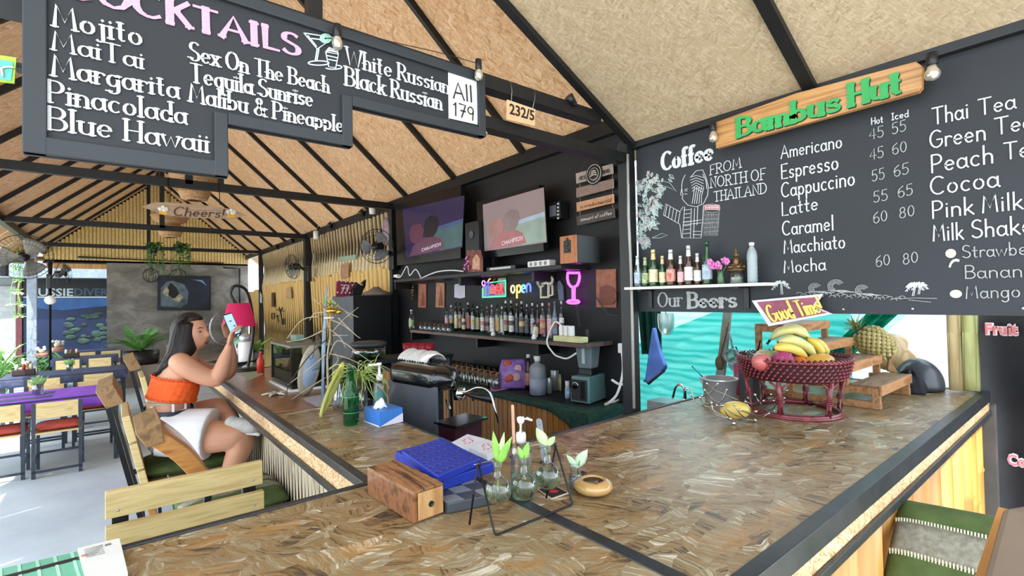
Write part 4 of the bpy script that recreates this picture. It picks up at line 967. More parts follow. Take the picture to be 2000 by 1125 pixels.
t = thing('paddle','bluish grey wooden paddle leaning on the wall between mug and wine glass signs','paddle',Xp(1098,590,2.62)); flat('blade',M('paddle_blue_grey','5c6a7c',0.6,var=.2),[(1252,1000),(1240,905),(1242,870),(1250,852),(1262,862),(1278,890),(1284,1000)],2.64,t,.012)
# cables on the wall
for pts, lb, r_ in(([(1215,745),(1180,770),(1100,790),(1000,775)],'thin cable above the beer mug sign',.004),([(1520,980),(1560,1040),(1610,1100),(1690,1110)],'dark cable crossing the beer mug picture',.005),([(1370,1020),(1385,1120),(1400,1190)],'thin cable dropping below the wine glass sign',.003)):
    tag(MB().tube(cat_rom([PT(*z7(*p),2.60) for p in pts],5),r_,6).build('cable',M('cable_dark','3c3c40',.5)),lb,'cable')

# ================================================================ bottle shelf
a, b = Xp(801,645,2.36), Xp(1140,669,2.36); ZB = (a.z+b.z)/2
bs = thing('bottle_shelf','long wall shelf of spirits bottles with dark green runner','shelf',(2.5,(a.y+b.y)/2,ZB-.02))
MB().box((2.36,b.y,ZB-.03),(2.65,a.y,ZB-.002)).build('board',wood('shelf_brown','4a3630','6d5048',(20,2,20),.5),bs,bev=.002)
MB().box((2.352,b.y+.0,ZB-.002),(2.64,a.y-.25,ZB)).build('green_runner',M('dark_green_cloth'),bs)
for px in(830,960,1080):y = Xp(px,660,2.6).y; MB().box((2.44,y-.012,ZB-.12),(2.65,y+.012,ZB-.03)).build('bracket',BLK,bs)
z5 = lambda x, y:(860+x/5.882,560+y/5.882)
SP = [(75,245,480,42,'spirit',CLEARG,PNK,BLKP,'clear bottle with pink label at the left end of the spirits row'),(128,212,485,52,'round',CLEARG,SILV,WHITEP,'clear bottle with silver label and white cap, second from left'), (183,172,455,46,'spirit',DARKG,CREAM,BLKP,'tall dark bottle with rusty cap behind the cream labelled one'),(232,175,470,48,'spirit',BROWNG,CREAM,BLKP,'tall brown bottle with cream label and dark cap'), (270,250,495,44,'beer',DARKG,CREAM,REDL,'short dark bottle left of the red labelled one'),(322,182,490,62,'spirit',DARKG,REDL,SILV,'dark bottle with big red label and silver cap'), (376,190,490,48,'tall',DARKG,SILV,BLKP,'slim dark bottle with silver label and black cap'),(430,224,492,60,'round',DARKG,CREAM,WHITEP,'round shouldered bottle with cream label and white cap'), (486,202,505,50,'tall',GREENG,WHT,GREENG,'dark green bottle with low white label'),(542,228,512,52,'spirit',CLEARG,PNK,REDL,'clear bottle with pink label and reddish cap'), (596,208,512,58,'round',CLEARG,WHT,SILV,'clear bottle with pale lilac label and grey cap'),(660,205,520,66,'spirit',CLEARG,GOLD,BLKP,'wide clear bottle with golden label'), (712,228,515,46,'tall',CLEARG,SILV,WHITEP,'narrow clear bottle with white cap beside the golden label'),(756,160,522,60,'spirit',DARKG,CREAM,WHITEP,'tall dark bottle with square cream label'), (820,158,535,68,'spirit',DARKG,WHT,SILV,'tall broad dark bottle with white label and silver cap'),(884,190,545,48,'tall',DARKG,BLKL,GOLD,'slim black bottle with gold cap'), (941,168,552,70,'spirit',DARKG,BLKL,SILV,'broad square black bottle with black label and silver cap'),(1000,202,556,58,'spirit',DARKG,BLKL,SILV,'black bottle with shiny patterned black label'), (1064,188,555,54,'spirit',DARKG,BLUL,WHITEP,'dark bottle with blue label and white cap'),(1122,205,560,48,'round',DARKG,REDL,PNK,'dark bottle with pink heart shaped stopper'), (1095,350,578,58,'spirit',DARKG,CREAM,BLKP,'short bottle with cream label standing in front'),(1180,188,570,72,'spirit',CLEARG,REDL,WHITEP,'broad bottle with bright red label and white cap'), (1256,185,572,60,'spirit',CLEARG,PNK,REDL,'bottle with orange red label and red cap'),(1320,170,588,66,'round',M('frosted_grey_glass','7a8088',.3),BLUL,M('frosted_grey_glass'),'frosted grey bottle with pale blue label'), (1396,165,560,62,'spirit',DARKG,WHT,SILV,'black bottle with white side label at the right end of the row')]
for k, (x,ty,by,w_,kd,g,l_,c_,lb) in enumerate(SP):
    px, py = z5(x,by); xx = 2.42 if by>573 else(2.50 if by>500 else 2.55)
    if ty<175:xx = 2.54
    xx = 2.40 if lb.startswith('short bottle with cream') else xx+(.03 if k%2 else-.02)
    b_ = Xp(px,py,xx); b_.z = ZB+.0005; Hh = col_top(b_,z5(x,ty)[1])-ZB
    bottle(b_,Hh,w_/5.882/2*depth(b_)/CF*.95,kd,g,l_,c_,lb,'spirits bottles on the bar shelf','spirits_bottle',(.1,.56),lm2=(GOLD if k%5==1 else(REDL if k%5==3 else(BLKL if k%5==4 else None))))
# shot glasses left of the bottles
GLS = glass('tumbler_glass','e4ecf0',mix=.10); k = 0
for row, xx in enumerate((2.42,2.50,2.57)):
    for px in range(822,884,9):
        p = Xp(px+row*3,640,xx); p.z = ZB+.0005; r_ = .019; h_ = .07
        t = thing('shot_glass',ORD[(px-822)//9]+' from the left in the '+('front','middle','back')[row]+' row of shot glasses','glass',p,'shot glasses on the bar shelf')
        MB().lathe([(r_*.75,0),(r_*.8,.004),(r_,h_),(r_*.9,h_),(r_*.65,.012),(.001,.012)],p,12,caps=False).build('tumbler',GLS,t)
b_ = Xp(804,637,2.45); b_.z = ZB+.0005; bottle(b_,col_top(b_,605)-ZB,.03,'beer',CLEARG,GRNL,WHITEP,'small clear pump bottle at the far left end of the bar shelf',None,'sanitizer_bottle')
for px, py, xx, lb in((963,650,2.38,'tiny white figurine in front of the golden label bottle'),(1043,655,2.37,'tiny pale figurine near the short cream label bottle')):
    p = Xp(px,py,xx); p.z = ZB+.0005; t = thing('figurine',lb,'figurine',p); MB().lathe([(.016,0),(.02,.012),(.012,.035),(.006,.042)],p,10).build('body',WHITEP,t); MB().ball(p+V(0,0,.052),.012,8,6).build('head',WHITEP,t)
t = thing('extension_lead','cream extension lead with white plugs at the right end of the bar shelf','power strip',Xp(1112,664,2.36))
p0, p1 = Xp(1086,660,2.38), Xp(1141,656,2.38)
MB().box((2.35,p1.y,ZB+.001),(2.42,p0.y,ZB+.04)).build('strip',M('cream_plastic','cfcf96',.45),t,bev=.006)
for q in range(3):
    y = p1.y+(p0.y-p1.y)*(.45+q*.17); MB().cbox((2.385,y,ZB+.075),(.035,.032,.07)).build('plug',WHITEP,t,bev=.006)
MB().tube(cat_rom([V(2.385,p0.y-.06,ZB+.10),V(2.37,p0.y,ZB+.13),V(2.34,p0.y+.05,ZB),Xp(1081,690,2.33),Xp(1092,697,2.33),Xp(1108,700,2.33),Xp(1125,690,2.33)],6),.006,7).build('cable',WHITEP,t)
# shelf lower: red cups on the old box at the left
# ================================================================ things on the back counter
ZK = 0.902
def at(px,py,z=ZC):return Zp(px,py,z)
def sc(p):return depth(p)/CF
A, B, C = at(1114,786,ZK), at(1152,792,ZK), at(1186,779,ZK)
u = (B-A); wA = u.length; u.normalize(); v = (C-B); wB = v.length; v.normalize()
bt_ = col_top(B,738)-ZK
t = thing('blender','square commercial blender with teal side and frosted jar on the back counter','blender',A)
def bq(a,b,z):return A+u*a+v*b+V(0,0,z)
def bbox(name,mat,a0,a1,b0,b1,z0,z1,tp=0.0,bev=.006):
    m = MB().add([bq(a0,b0,z0),bq(a1,b0,z0),bq(a1,b1,z0),bq(a0,b1,z0),bq(a0+tp,b0+tp,z1),bq(a1-tp,b0+tp,z1),bq(a1-tp,b1-tp,z1),bq(a0+tp,b1-tp,z1)], [(0,3,2,1),(4,5,6,7),(0,1,5,4),(1,2,6,5),(2,3,7,6),(3,0,4,7)])
    return m.build(name,mat,t,bev=bev)
bbox('base',M('teal_metal','7fa6a6',.3,.5,var=.05),0,wA,0,wB,.008,bt_,.008)
bbox('control_panel',M('dark_panel','3a3c40',.3),.012,wA*.86,-.004,.004,.02,bt_-.02,0,.002)
bbox('panel_screen',BLKP,wA*.55,wA*.78,-.006,-.003,.035,bt_-.03,0,.001)
nrm_ = (-v).normalized(); RMx = frame(nrm_); RMM = Matrix((RMx[0],RMx[1],RMx[2])).transposed()
m = MB().lathe([(.02,0),(.018,.012),(.0,.012)],bq(wA*.3,-.005,bt_*.66),16,mat=RMM); m.build('dial',BLKP,t)
MB().lathe([(.024,0),(.024,.003),(.020,.003)],bq(wA*.3,-.005,bt_*.66),18,mat=RMM).build('dial_ring',CHROME,t)
bbox('foot',BLKP,.01,.04,.01,.04,0,.01,0,.001); bbox('foot',BLKP,wA-.04,wA-.01,.01,.04,0,.01,0,.001)
jz = bt_; cx_, cy_ = wA*.5, wB*.5
bbox('collar',BLKP,cx_-.055,cx_+.055,cy_-.055,cy_+.055,bt_,bt_+.045,.006)
zj = col_top(bq(cx_,cy_,0),671)-ZK
m = MB(); a_ = .052; b_2 = .068
m.add([bq(cx_-a_,cy_-a_,bt_+.045),bq(cx_+a_,cy_-a_,bt_+.045),bq(cx_+a_,cy_+a_,bt_+.045),bq(cx_-a_,cy_+a_,bt_+.045),bq(cx_-b_2,cy_-b_2,zj),bq(cx_+b_2,cy_-b_2,zj),bq(cx_+b_2,cy_+b_2,zj),bq(cx_-b_2,cy_+b_2,zj)],[(0,3,2,1),(4,5,6,7),(0,1,5,4),(1,2,6,5),(2,3,7,6),(3,0,4,7)])
m.build('jar',M('frosted_jar','8f9fa2',.3,trans=.35,var=.05),t,bev=.008)
bbox('scale_strip',M('pale_scale','b8c4c6',.5),cx_-.012,cx_+.012,cy_-b_2-.001,cy_-b_2+.01,bt_+.08,zj-.02,0,.001)
bbox('lid',BLKP,cx_-.07,cx_+.07,cy_-.07,cy_+.07,zj,zj+.02,.004); bbox('lid_knob',M('dark_panel'),cx_-.012,cx_+.012,cy_-.012,cy_+.012,zj+.02,zj+.10,0)
def vessel(name,label,cat,px,py,z,top,w,prof,mat,parts=(),group=None,n=18):
    """prof in fractions of the height and half-width, parts the same with their own names"""
    p = at(px,py,z); p.z = z; h = col_top(p,top)-z; r = w/2*sc(p); t = thing(name,label,cat,p,group)
    MB().lathe([(a*r,b*h) for a,b in prof],p,n).build('body',mat,t)
    for nm, mt, pf in parts:MB().lathe([(a*r,b*h) for a,b in pf],p,n).build(nm,mt,t)
    return t, p, h, r
FROST = M('cloudy_plastic','a9b2bc',.35,trans=.4,var=.05)
vessel('plastic_jug','large cloudy white plastic jug on the back counter','jug',1051,770,ZK,695,33,[(0,0),(.9,0),(1,.03),(1,.68),(.85,.76),(.3,.82),(.28,.88)],FROST,(('liquid',M('milky_liquid','98a2b4',.5),[(0,.01),(1.005,.04),(1.005,.42),(0,.43)]),('cap',WHITEP,[(.36,.86),(.36,.99),(0,1)])))
vessel('syrup_bottle','clear bottle with white cap behind the plastic jug, left one','bottle',1046,755,ZK,695,12,[(0,0),(1,0),(1,.55),(.4,.75),(.4,.9)],GLS,(('cap',WHITEP,[(.5,.9),(.5,1),(0,1)]),),'syrup bottles behind the jug')
vessel('syrup_bottle','clear bottle with white cap behind the plastic jug, right one','bottle',1060,755,ZK,696,13,[(0,0),(1,0),(1,.55),(.4,.75),(.4,.9)],GLS,(('cap',WHITEP,[(.5,.9),(.5,1),(0,1)]),),'syrup bottles behind the jug')
vessel('sauce_bottle','dark sauce bottle with red label beside the purple pouch','bottle',1033,760,ZK,692,15,[(0,0),(1,0),(1,.55),(.4,.75),(.4,.9)],M('dark_sauce','3a1c18',.2),(('paper_label',REDL,[(1.03,.12),(1.03,.48)]),('cap',WHITEP,[(.5,.9),(.5,1),(0,1)])))
STEEL = M('brushed_steel','b8babc',.38,.55,var=.08)
vessel('cocktail_shaker','tall steel cocktail shaker right of the plastic jug','shaker',1084,762,ZK,722,17,[(0,0),(.8,0),(1,.98),(.92,1),(.7,.1)],STEEL,group='steel shakers')
vessel('cocktail_shaker','short steel cocktail shaker between jug and tall shaker','shaker',1073,768,ZK,737,14,[(0,0),(.8,0),(1,.98),(.92,1),(.7,.1)],STEEL,group='steel shakers')
vessel('squeeze_bottle','yellow squeeze bottle with lilac nozzle','bottle',1097,762,ZK,717,14,[(0,0),(1,0),(1,.6)],M('pale_yellow_plastic','b8b878',.4),(('nozzle',M('lilac_plastic','a89ab8',.4),[(1.02,.6),(.9,.7),(.3,.78),(.15,1)]),))
vessel('cream_can','small blue and white can left of the blender','can',1109,778,ZK,744,11,[(0,0),(1,0),(1,.6)],M('blue_can','4f8ac0',.35,c2='c8d8e4',vs=30),(('cap',WHITEP,[(.8,.6),(.8,1),(0,1)]),))
vessel('coffee_bag','white and blue bag standing right of the blender','bag',1193,776,ZK,737,20,[(0,0),(.7,0),(1,.4),(.9,.8),(.2,1)],M('white_blue_bag','8aa0c8',.4,c2='d8dce4',vs=18),(),n=10)
# purple pouch
t = thing('juice_pouch','purple drink pouch with orange fruit pictures slumped on the back counter','pouch',at(1003,762,ZK))
p = at(1003,762,ZK); k = sc(p); R_ = Vector((CR[0][0],CR[0][1],0)).normalized()
def pouch(a,b):
    w_ = (24+4*math.sin(b*PI))*(1-.25*max(0,b-.7)); th = (1 if True else 0)*9*math.sin(PI*min(1,b*1.02))*math.sin(PI*a)**.6
    return p+R_*((a-.5)*2*w_*k)+V(0,0,(2+b*56)*k)-Vector((CR[2][0],CR[2][1],0))*(th*k)+Vector((CR[2][0],CR[2][1],0))*(.02+b*.05)
MB().sheet(pouch,14,12,.012).build('pouch',M('purple_pouch','7a4aa8',.35,c2='a88cc8',vs=14,var=.2),t)
for a, b, r_, mt in((.68,.7,8,PNK),(.6,.42,9,M('passion_fruit','c8a0a8',.5)),(.28,.85,8,M('orange_print','c8502c',.5)),(.4,.4,7,M('orange_print')),(.3,.35,6,M('orange_print'))):
    q = pouch(a,b)-Vector((CR[2][0],CR[2][1],0))*.004; ff = frame(Vector((CR[2][0],CR[2][1],0))); MB().lathe([(r_*k,0),(r_*.9*k,.002),(0,.002)],q,14,mat=Matrix((ff[0],ff[1],-Vector(ff[2]))).transposed()).build('fruit_print',mt,t)
t = thing('pink_cloth','folded pink cloth in front of the purple pouch','cloth',at(980,762,ZK)); MB().sheet(lambda a,b:at(958+42*a,755+8*b+3*math.sin(a*5),ZK)+V(0,0,.006+.004*math.sin(a*9+b*4)),14,6,.004).build('cloth',M('mauve_cloth','b884b8',.9),t)
# beer mugs on the back counter
mug_pos = []
ya, yb = at(1000,745,ZK).y, at(893,742,ZK).y
m0 = thing('beer_mug','first clear beer mug at the near end of the front row','mug',(0,0,0),'clear beer mugs on the back counter',local=True)
MB().lathe([(.030,0),(.032,.006),(.036,.13),(.033,.13),(.027,.015),(.001,.015)],(0,0,0),14,caps=False).build('mug',GLS,m0)
MB().tube(arc_pts:=[V(-.034-.030*math.sin(a),.0,.07+.038*math.cos(a)) for a in[q*PI/6 for q in range(7)]],.005,6).build('handle',GLS,m0)
rn = 0; first = True
for xx, nm in((2.32,'front'),(2.41,'middle'),(2.50,'back')):
    for q in range(11):
        y = 3.09+q*.084+(xx-2.32)*.4
        lb = '%s clear beer mug from the pouch in the %s row'%(ORD[q],nm)
        if first:m0.location = (xx,y,ZK); m0.rotation_euler[2] = .3; m0['label'] = lb; first = False
        else:dup(m0,(xx,y,ZK+.0),random.Random(q).uniform(-.3,.5),lb)
for q in range(7):
    y = 4.15+q*.13; p = V(2.42,y,ZK); t = thing('glass_bowl',ORD[q]+' upturned glass bowl from the beer mugs toward the fridge','bowl',p,'upturned glass bowls on the back counter')
    MB().lathe([(.055,0),(.052,.05),(.035,.08),(.0,.085)],p,14).build('bowl',GLS,t)
# cable with plug hanging at the corner
t = thing('white_cable','thick white cable looping down the wall right of the blender','cable',at(1180,795,ZK))
MB().tube(cat_rom([Xp(1213,682,2.5),Xp(1216,700,2.48),Xp(1216,730,2.42),Xp(1205,770,2.36),Xp(1186,789,2.32),at(1184,792,ZK)+V(0,0,.012),at(1205,786,ZK)+V(0,0,.012),at(1222,778,ZK)+V(0,0,.02),Xp(1226,765,2.4),Xp(1222,752,2.45),Xp(1208,750,2.45),Xp(1195,742,2.45)],6),.008,7).build('cable',WHITEP,t)
MB().cbox(Xp(1213,680,2.5),(.03,.03,.06)).build('plug',WHITEP,t,bev=.004)

# ================================================================ refrigerator and what stands on it
f1_, f2_ = Yp(690,577,5.30), Yp(763,577,5.30); xl, xr = f1_.x, min(f2_.x,2.60); zt_ = f1_.z
t = thing('refrigerator','tall black refrigerator with grey side in the bar corner','refrigerator',((xl+xr)/2,5.6,0)); yb_ = 5.30+0.95
MB().box((xl,5.312,0.03),(xr,5.98,zt_)).build('body',M('grey_fridge_side','4e5156',.45,.2),t,bev=.01)
MB().box((xl,5.30,0.03),(xr,5.311,zt_-.004)).build('back_panel',BLKP,t)
MB().box((xl+.02,5.34,0),(xr-.02,5.95,.03)).build('plinth',BLKP,t)
ft = lambda px:Yp(px,577,5.40)
t = thing('lucky_number_sign','red card with white dots reading 77 on the refrigerator','sign',V(ft(672).x,5.45,zt_)); F = lambda x, y:Yp(x,y,5.45)
q0 = xl+.12
SX = lambda x:Yp(x,560,5.62)
F = lambda x, y:Yp(x,y,5.62)
MB().prism([((F(x,y)-F(655,575)).x,(F(x,y)-F(655,575)).z) for x,y in[(655,577),(657,545),(690,548),(688,576)]],V(F(655,575).x,5.62,zt_+.0),(1,0,0),(0,0,1),.02).build('card',M('crimson_card','8c2a48',.5),t)
for k_ in range(10):
    x = (658,666,674,682,687,687,682,674,666,658)[k_]; y = (549,549,550,551,557,567,572,572,572,571)[k_]; MB().ball(F(x,y)+V(0,-.024,0),.010,7,5).build('white_dot',WHT,t)
write(MB(),"77",F(665,569)-V(0,.022,0),F(680,569)-V(0,.022,0),.075,NB,.2,t=.002).build('lettering',WHT,t)
t = thing('cat_figure','black cat head figure beside the red card on the refrigerator','figure',F(700,577))
o_ = F(683,577); o_.z = zt_+.002
MB().prism([((F(x,y)-F(683,577)).x,(F(x,y)-F(683,577)).z) for x,y in[(683,577),(684,566),(690,560),(692,550),(700,556),(712,545),(711,558),(706,568),(704,577)]],o_,(1,0,0),(0,0,1),.06).build('body',BLKP,t,bev=.01)
MB().ball(F(702,556)+V(0,-.065,0),(.02,.006,.012),8,6).build('eye',GOLD,t)
t = thing('wicker_hat','pale woven straw heap on the right of the refrigerator top','basket',V(Yp(735,577,5.5).x,5.5,zt_)); MB().lathe([(.17,.002),(.16,.03),(.08,.06),(.03,.10),(0,.10)],V(Yp(735,577,5.5).x,5.5,zt_),18).build('straw',M('grey_straw','8d8074',.9,var=.3,vs=90),t)

# ================================================================ wall fans
def wall_fan(label,cpx,X,Rr,aim,mount,cage=True,name='wall_fan',blade='70757a'):
    c = cpx; d = Vector(aim).normalized(); a, b, _ = frame(d); t = thing(name,label,'fan',c-V(0,0,Rr),'black wall fans')
    MT = Matrix((a,b,d)).transposed()
    MB().lathe([(0,-.10),(.05,-.10),(.06,-.03),(.03,.0),(0,.0)],c,16,mat=MT).build('motor',BLKP,t)
    m = MB()
    for q in range(3):
        an = q*2.094
        def bl(s_,w_):
            r = .03+s_*(Rr*.86-.03); wd = (w_-.5)*(.5+.75*math.sin(s_*2.2)); th = an+wd
            return c+a*(r*math.cos(th))+b*(r*math.sin(th))+d*(.03+(w_-.5)*.05)
        m = MB().sheet(bl,8,6,.002); m.build('blade',M('smoky_blade_'+blade,blade,.3,alpha=.75,var=0),t)
    MB().lathe([(0,.065),(.04,.06),(.045,.03),(.0,.03)],c,14,mat=MT).build('hub',BLKP,t)
    g = MB(); n_ = 36
    for q in range(n_):
        an = q*2*PI/n_; e = a*math.cos(an)+b*math.sin(an)
        g.tube([c+d*.09+e*.045,c+d*.085+e*Rr*.6,c+d*.05+e*Rr*.93,c+e*Rr,c-d*.05+e*Rr*.9,c-d*.09+e*.06],.0013,3)
    for f_, hh in((1.0,0),(.6,.086),(.8,.068)):g.tube([c+d*hh+(a*math.cos(k)+b*math.sin(k))*Rr*f_ for k in[q*PI/16 for q in range(32)]],.004 if f_==1 else .0018,5,True)
    g.build('cage',BLK,t)
    MB().tube([c-d*.10,c-d*.16-V(0,0,.05),Vector(mount)+V(0,0,.02),Vector(mount)],[.03,.025,.03,.03],8).build('arm',BLKP,t)
    MB().cbox(Vector(mount)+V(.0,0,-.04),(.07,.12,.26)).build('mount',BLKP,t,bev=.012)
    return t
c1 = Xp(736,481,2.25); wall_fan('large black wall fan beside the left television',c1,2.2,31.5*sc(c1)*1.06,(-.75,-.75,-.05),Xp(768,500,2.58))
c1 = Xp(572,521,2.25); wall_fan('smaller black wall fan turned sideways on the middle post',c1,2.2,.20,(-1,-.05,-.12),Xp(603,530,2.53))
c1 = Yp(47,502,8.0); wall_fan('big grey bladed fan at the open left side',c1,2.2,.26,(.25,-1,-.15),Yp(8,512,8.4),blade='8a8a80')
c1 = Yp(122,535,11.8); wall_fan('small far fan turned sideways before the blue mural',c1,2.2,.20,(.9,-.35,0),Yp(96,545,12.0))
t = thing('fan_pole','black pole holding the small far fan before the mural','pole',(Yp(98,545,12.05).x,12.05,0)); MB().tube([(Yp(98,545,12.05).x,12.05,0),(Yp(98,545,12.05).x,12.05,2.45)],.035,8).build('pole',BLKP,t)
MB().lathe([(.08,0),(.08,.01),(0,.01)],V(Yp(98,586,12.0).x,12.01,Yp(98,586,12.0).z),16,mat=Matrix.Rotation(PI/2,3,'X')).build('round_badge',WHT,t)
# oval mirror, little sign, paper and ornaments on the bamboo
t = thing('oval_picture','small oval picture on the bamboo above the big fan','picture',Xp(755,470,2.59)); c = Xp(755,452,2.592)
OM = Matrix.Rotation(-PI/2,3,'Y')@Matrix.Diagonal((.17,.10,1))
MB().lathe([(1,-.03),(1,.012),(.8,.016),(.8,.008)],c,24,mat=OM,caps=False).build('frame',M('silver_frame','8a8088',.4,.4),t); MB().lathe([(.8,.008),(0,.008)],c,24,mat=OM,caps=False).build('print',M('mauve_print','7a5a6a',.5,c2='a89aa8',vs=20),t)
def bam(name,label,cat,quad_,mat,part='panel',g=None,th=.01):
    p = [Xp(x,y,2.592) for x,y in quad_]; t = thing(name,label,cat,p[0],g); MB().prism([(-(q.y-p[0].y),q.z-p[0].z) for q in p],p[0],(0,-1,0),(0,0,1),th).build(part,mat,t); return t
t = bam('wall_sign','small green wooden sign on the bamboo near the refrigerator','sign',[(664,511),(664,502),(696,497),(696,507)],M('mint_wood','8aa08a',.6)); 
t = bam('wall_print','small yellowed poster on the bamboo above the red card','poster',[(667,545),(666,518),(681,512),(682,540)],M('yellow_poster','b08850',.6,c2='8c6a5a',vs=14))
t = bam('notice_paper','small typed paper notice on the bamboo fence','paper',[(560,583),(560,563),(569,560),(570,582)],M('typed_paper','c4a878',.7,c2='8a7458',vs=60))
t = bam('surfboard_plaque','tiny pale blue surfboard plaque on the far bamboo fence','plaque',[(505,590),(506,576),(509,571),(512,577),(512,592)],M('pale_blue_plaque','b0b8c0',.6))
t = bam('dark_plaque','narrow dark plaque hanging left on the bamboo fence','plaque',[(531,600),(531,572),(536,571),(536,599)],M('dark_wood_plaque','4a3424',.6))
t = thing('metal_palm_art','black metal cutout of a palm and huts on the bamboo fence','wall art',Xp(545,632,2.59)); 
m = MB()
for a_, b_ in(((552,632),(548,608)),((548,608),(540,604)),((548,608),(545,600)),((548,608),(552,601)),((548,608),(555,607)),((531,623),(531,612)),((531,612),(536,612)),((536,612),(536,623)),((531,623),(536,623)),((544,628),(542,616)),((538,618),(544,616))):m.beam(Xp(a_[0],a_[1],2.59),Xp(b_[0],b_[1],2.59),.02,.012)
m.add(*(lambda k:(k.v,k.f))(MB().cbox(Xp(552,628,2.59),(.015,.12,.12)))); m.build('cutout',BLKP,t)
# bright gap of daylight slats low in the upper screen stays open; white lamp holders on the eave beam
for px, py, lb in((727,409,'white lamp holder under the beam near the left television'),(617,460,'white camera under the beam at the middle post')):
    c = Xp(px,py,2.5); t = thing('lamp_holder',lb,'lamp',c-V(0,0,.03)); MB().lathe([(.0,-.06),(.035,-.055),(.04,0),(.04,.07),(0,.07)],c,12).build('body',WHITEP,t); MB().tube([c+V(0,0,.07),c+V(.04,0,.16)],.008,6).build('cord',WHITEP,t)
for px, py, k_ in((707,416,0),(645,440,1),(570,470,2),(540,482,3),(1115,195,4)):
    X_ = 2.57 if k_<4 else None; c = Xp(px,py,2.57) if k_<4 else Yp(px,py,1.27)
    s_ = 1 if k_<4 else .4
    t = thing('spotlight','small black spotlight '+['clipped on the eave beam nearest the left television','clipped on the eave beam just before the middle post','on the eave beam right behind the middle post','farthest away on the eave beam','on the level beam near the number plaque'][k_],'spotlight',c,'small black spotlights on the beams')
    MB().lathe([(.02*s_,-.03*s_),(.035*s_,-.03*s_),(.045*s_,.04*s_),(.04*s_,.04*s_)],c,12,mat=Matrix.Rotation(-.9,3,'Y')).build('can',BLKP,t); MB().cbox(c+V(.03*s_,0,-.03*s_),(.05*s_,.05*s_,.04*s_)).build('clip',BLKP,t)
# ================================================================ coffee machine behind the left counter arm
FW = Vector((CR[2][0],CR[2][1],0)).normalized(); RT = Vector((CR[0][0],CR[0][1],0)).normalized()
PR = Dp(853,800,2.1); dd = ray(-170,590); dd.z = 0; dd.normalize(); nn_ = Vector((dd.y,-dd.x,0))
if nn_.x<0:nn_ = -nn_
L_ = 0.2
for _i in range(80):
    q = PR+dd*L_; 
    if 1000+CF*(sum(CR[0][i]*q[i] for i in range(2)))/(CR[2][0]*q.x+CR[2][1]*q.y)<=756:break
    L_ += .01
def mq(a,b,z):r = PR+dd*a+nn_*b; return V(r.x,r.y,z)
zt0 = col_top(PR,757); zt1 = col_top(mq(L_,0,1),741)
mc = thing('coffee_machine','espresso machine seen from behind with glossy black hood and grey back panel','coffee machine',mq(L_/2,.15,1.0))
MB().add([mq(0,0,.8),mq(L_,0,.8),mq(L_,0,zt1),mq(0,0,zt0),mq(0,.012,.8),mq(L_,.012,.8),mq(L_,.012,zt1),mq(0,.012,zt0)],[(0,1,2,3),(7,6,5,4),(0,4,5,1),(1,5,6,2),(2,6,7,3),(3,7,4,0)]).build('back_panel',M('slate_grey_panel','4a4d55',.4),mc,bev=.004)
MB().add([mq(.10,.014,.8),mq(L_,.014,.8),mq(L_,.014,zt1),mq(.10,.014,zt0),mq(.10,.13,.8),mq(L_,.13,.8),mq(L_,.13,zt1),mq(.10,.13,zt0)],[(0,1,2,3),(7,6,5,4),(0,4,5,1),(1,5,6,2),(2,6,7,3),(3,7,4,0)]).build('body',BLKP,mc)
ztp = col_top(mq(0,.08,1),716)
zl = col_top(mq(L_,.08,1),702); 
hp = []; 
def hood(a,b):
    s_ = -.03+a*(L_+.06); zb = zt0+(zt1-zt0)*a-.03; zt = ztp+(zl-ztp)*a
    ex = min(1,math.sin(PI*min(1,max(0,a)))/.45)**.5; hh = (zt-zb)/2*max(ex,.02); w_ = .085*max(ex,.05)
    th = b*2*PI; cs = math.cos(th); sn = math.sin(th); p_ = .75
    return mq(s_,.075+w_*math.copysign(abs(cs)**p_,cs),(zb+zt)/2+hh*math.copysign(abs(sn)**p_,sn))
MB().sheet(hood,22,20).build('hood',M('glossy_black_hood','121417',.16,coat=.6,var=0),mc)
zz = zt0
MB().lathe([(.0,0),(.03,0),(.03,.05),(.0,.05)],mq(-.005,.13,zz-.07),14).build('group_head',CHROME,mc)
MB().tube([mq(-.01,.13,zz-.045),mq(-.08,.15,zz-.05),mq(-.16,.18,zz-.062)],[.012,.016,.019],10).build('handle',BLKP,mc)
MB().tube(cat_rom([mq(-.0,.10,zz-.02),mq(-.04,.13,zz-.035),mq(-.09,.16,zz-.015),mq(-.15,.17,zz-.03),mq(-.18,.17,zz-.10),mq(-.19,.18,zz-.16)],5),.005,8).build('steam_wand',CHROME,mc)
MB().tube([mq(.0,.06,zz-.06),mq(-.015,.06,zz-.10)],.008,8).build('spout',CHROME,mc)
for sgn in(0,1):MB().tube([mq(-.03,.19+sgn*.025,zz-.065+.01),mq(-.03,.19+sgn*.025,zz-.085)],.006,8).build('spout',CHROME,mc)
zd = col_top(mq(-.05,.05,1),825)
MB().add([mq(a,b,z) for z in(zd-.006,zd+.004) for a,b in((.02,.0),(-.12,.0),(-.12,.19),(.02,.19))],[(0,3,2,1),(4,5,6,7),(0,1,5,4),(1,2,6,5),(2,3,7,6),(3,0,4,7)]).build('drip_tray',CHROME,mc)
MB().add([mq(a,b,z) for z in(zd-.14,zd-.012) for a,b in((.02,.01),(-.10,.01),(-.10,.17),(.02,.17))],[(0,3,2,1),(4,5,6,7),(0,1,5,4),(1,2,6,5),(2,3,7,6),(3,0,4,7)]).build('tray_base',M('maroon_base','3a1a24',.3),mc)
mm = thing('machine_stand','dark cabinet that the espresso machine stands on','cabinet',mq(L_/2,.1,0))
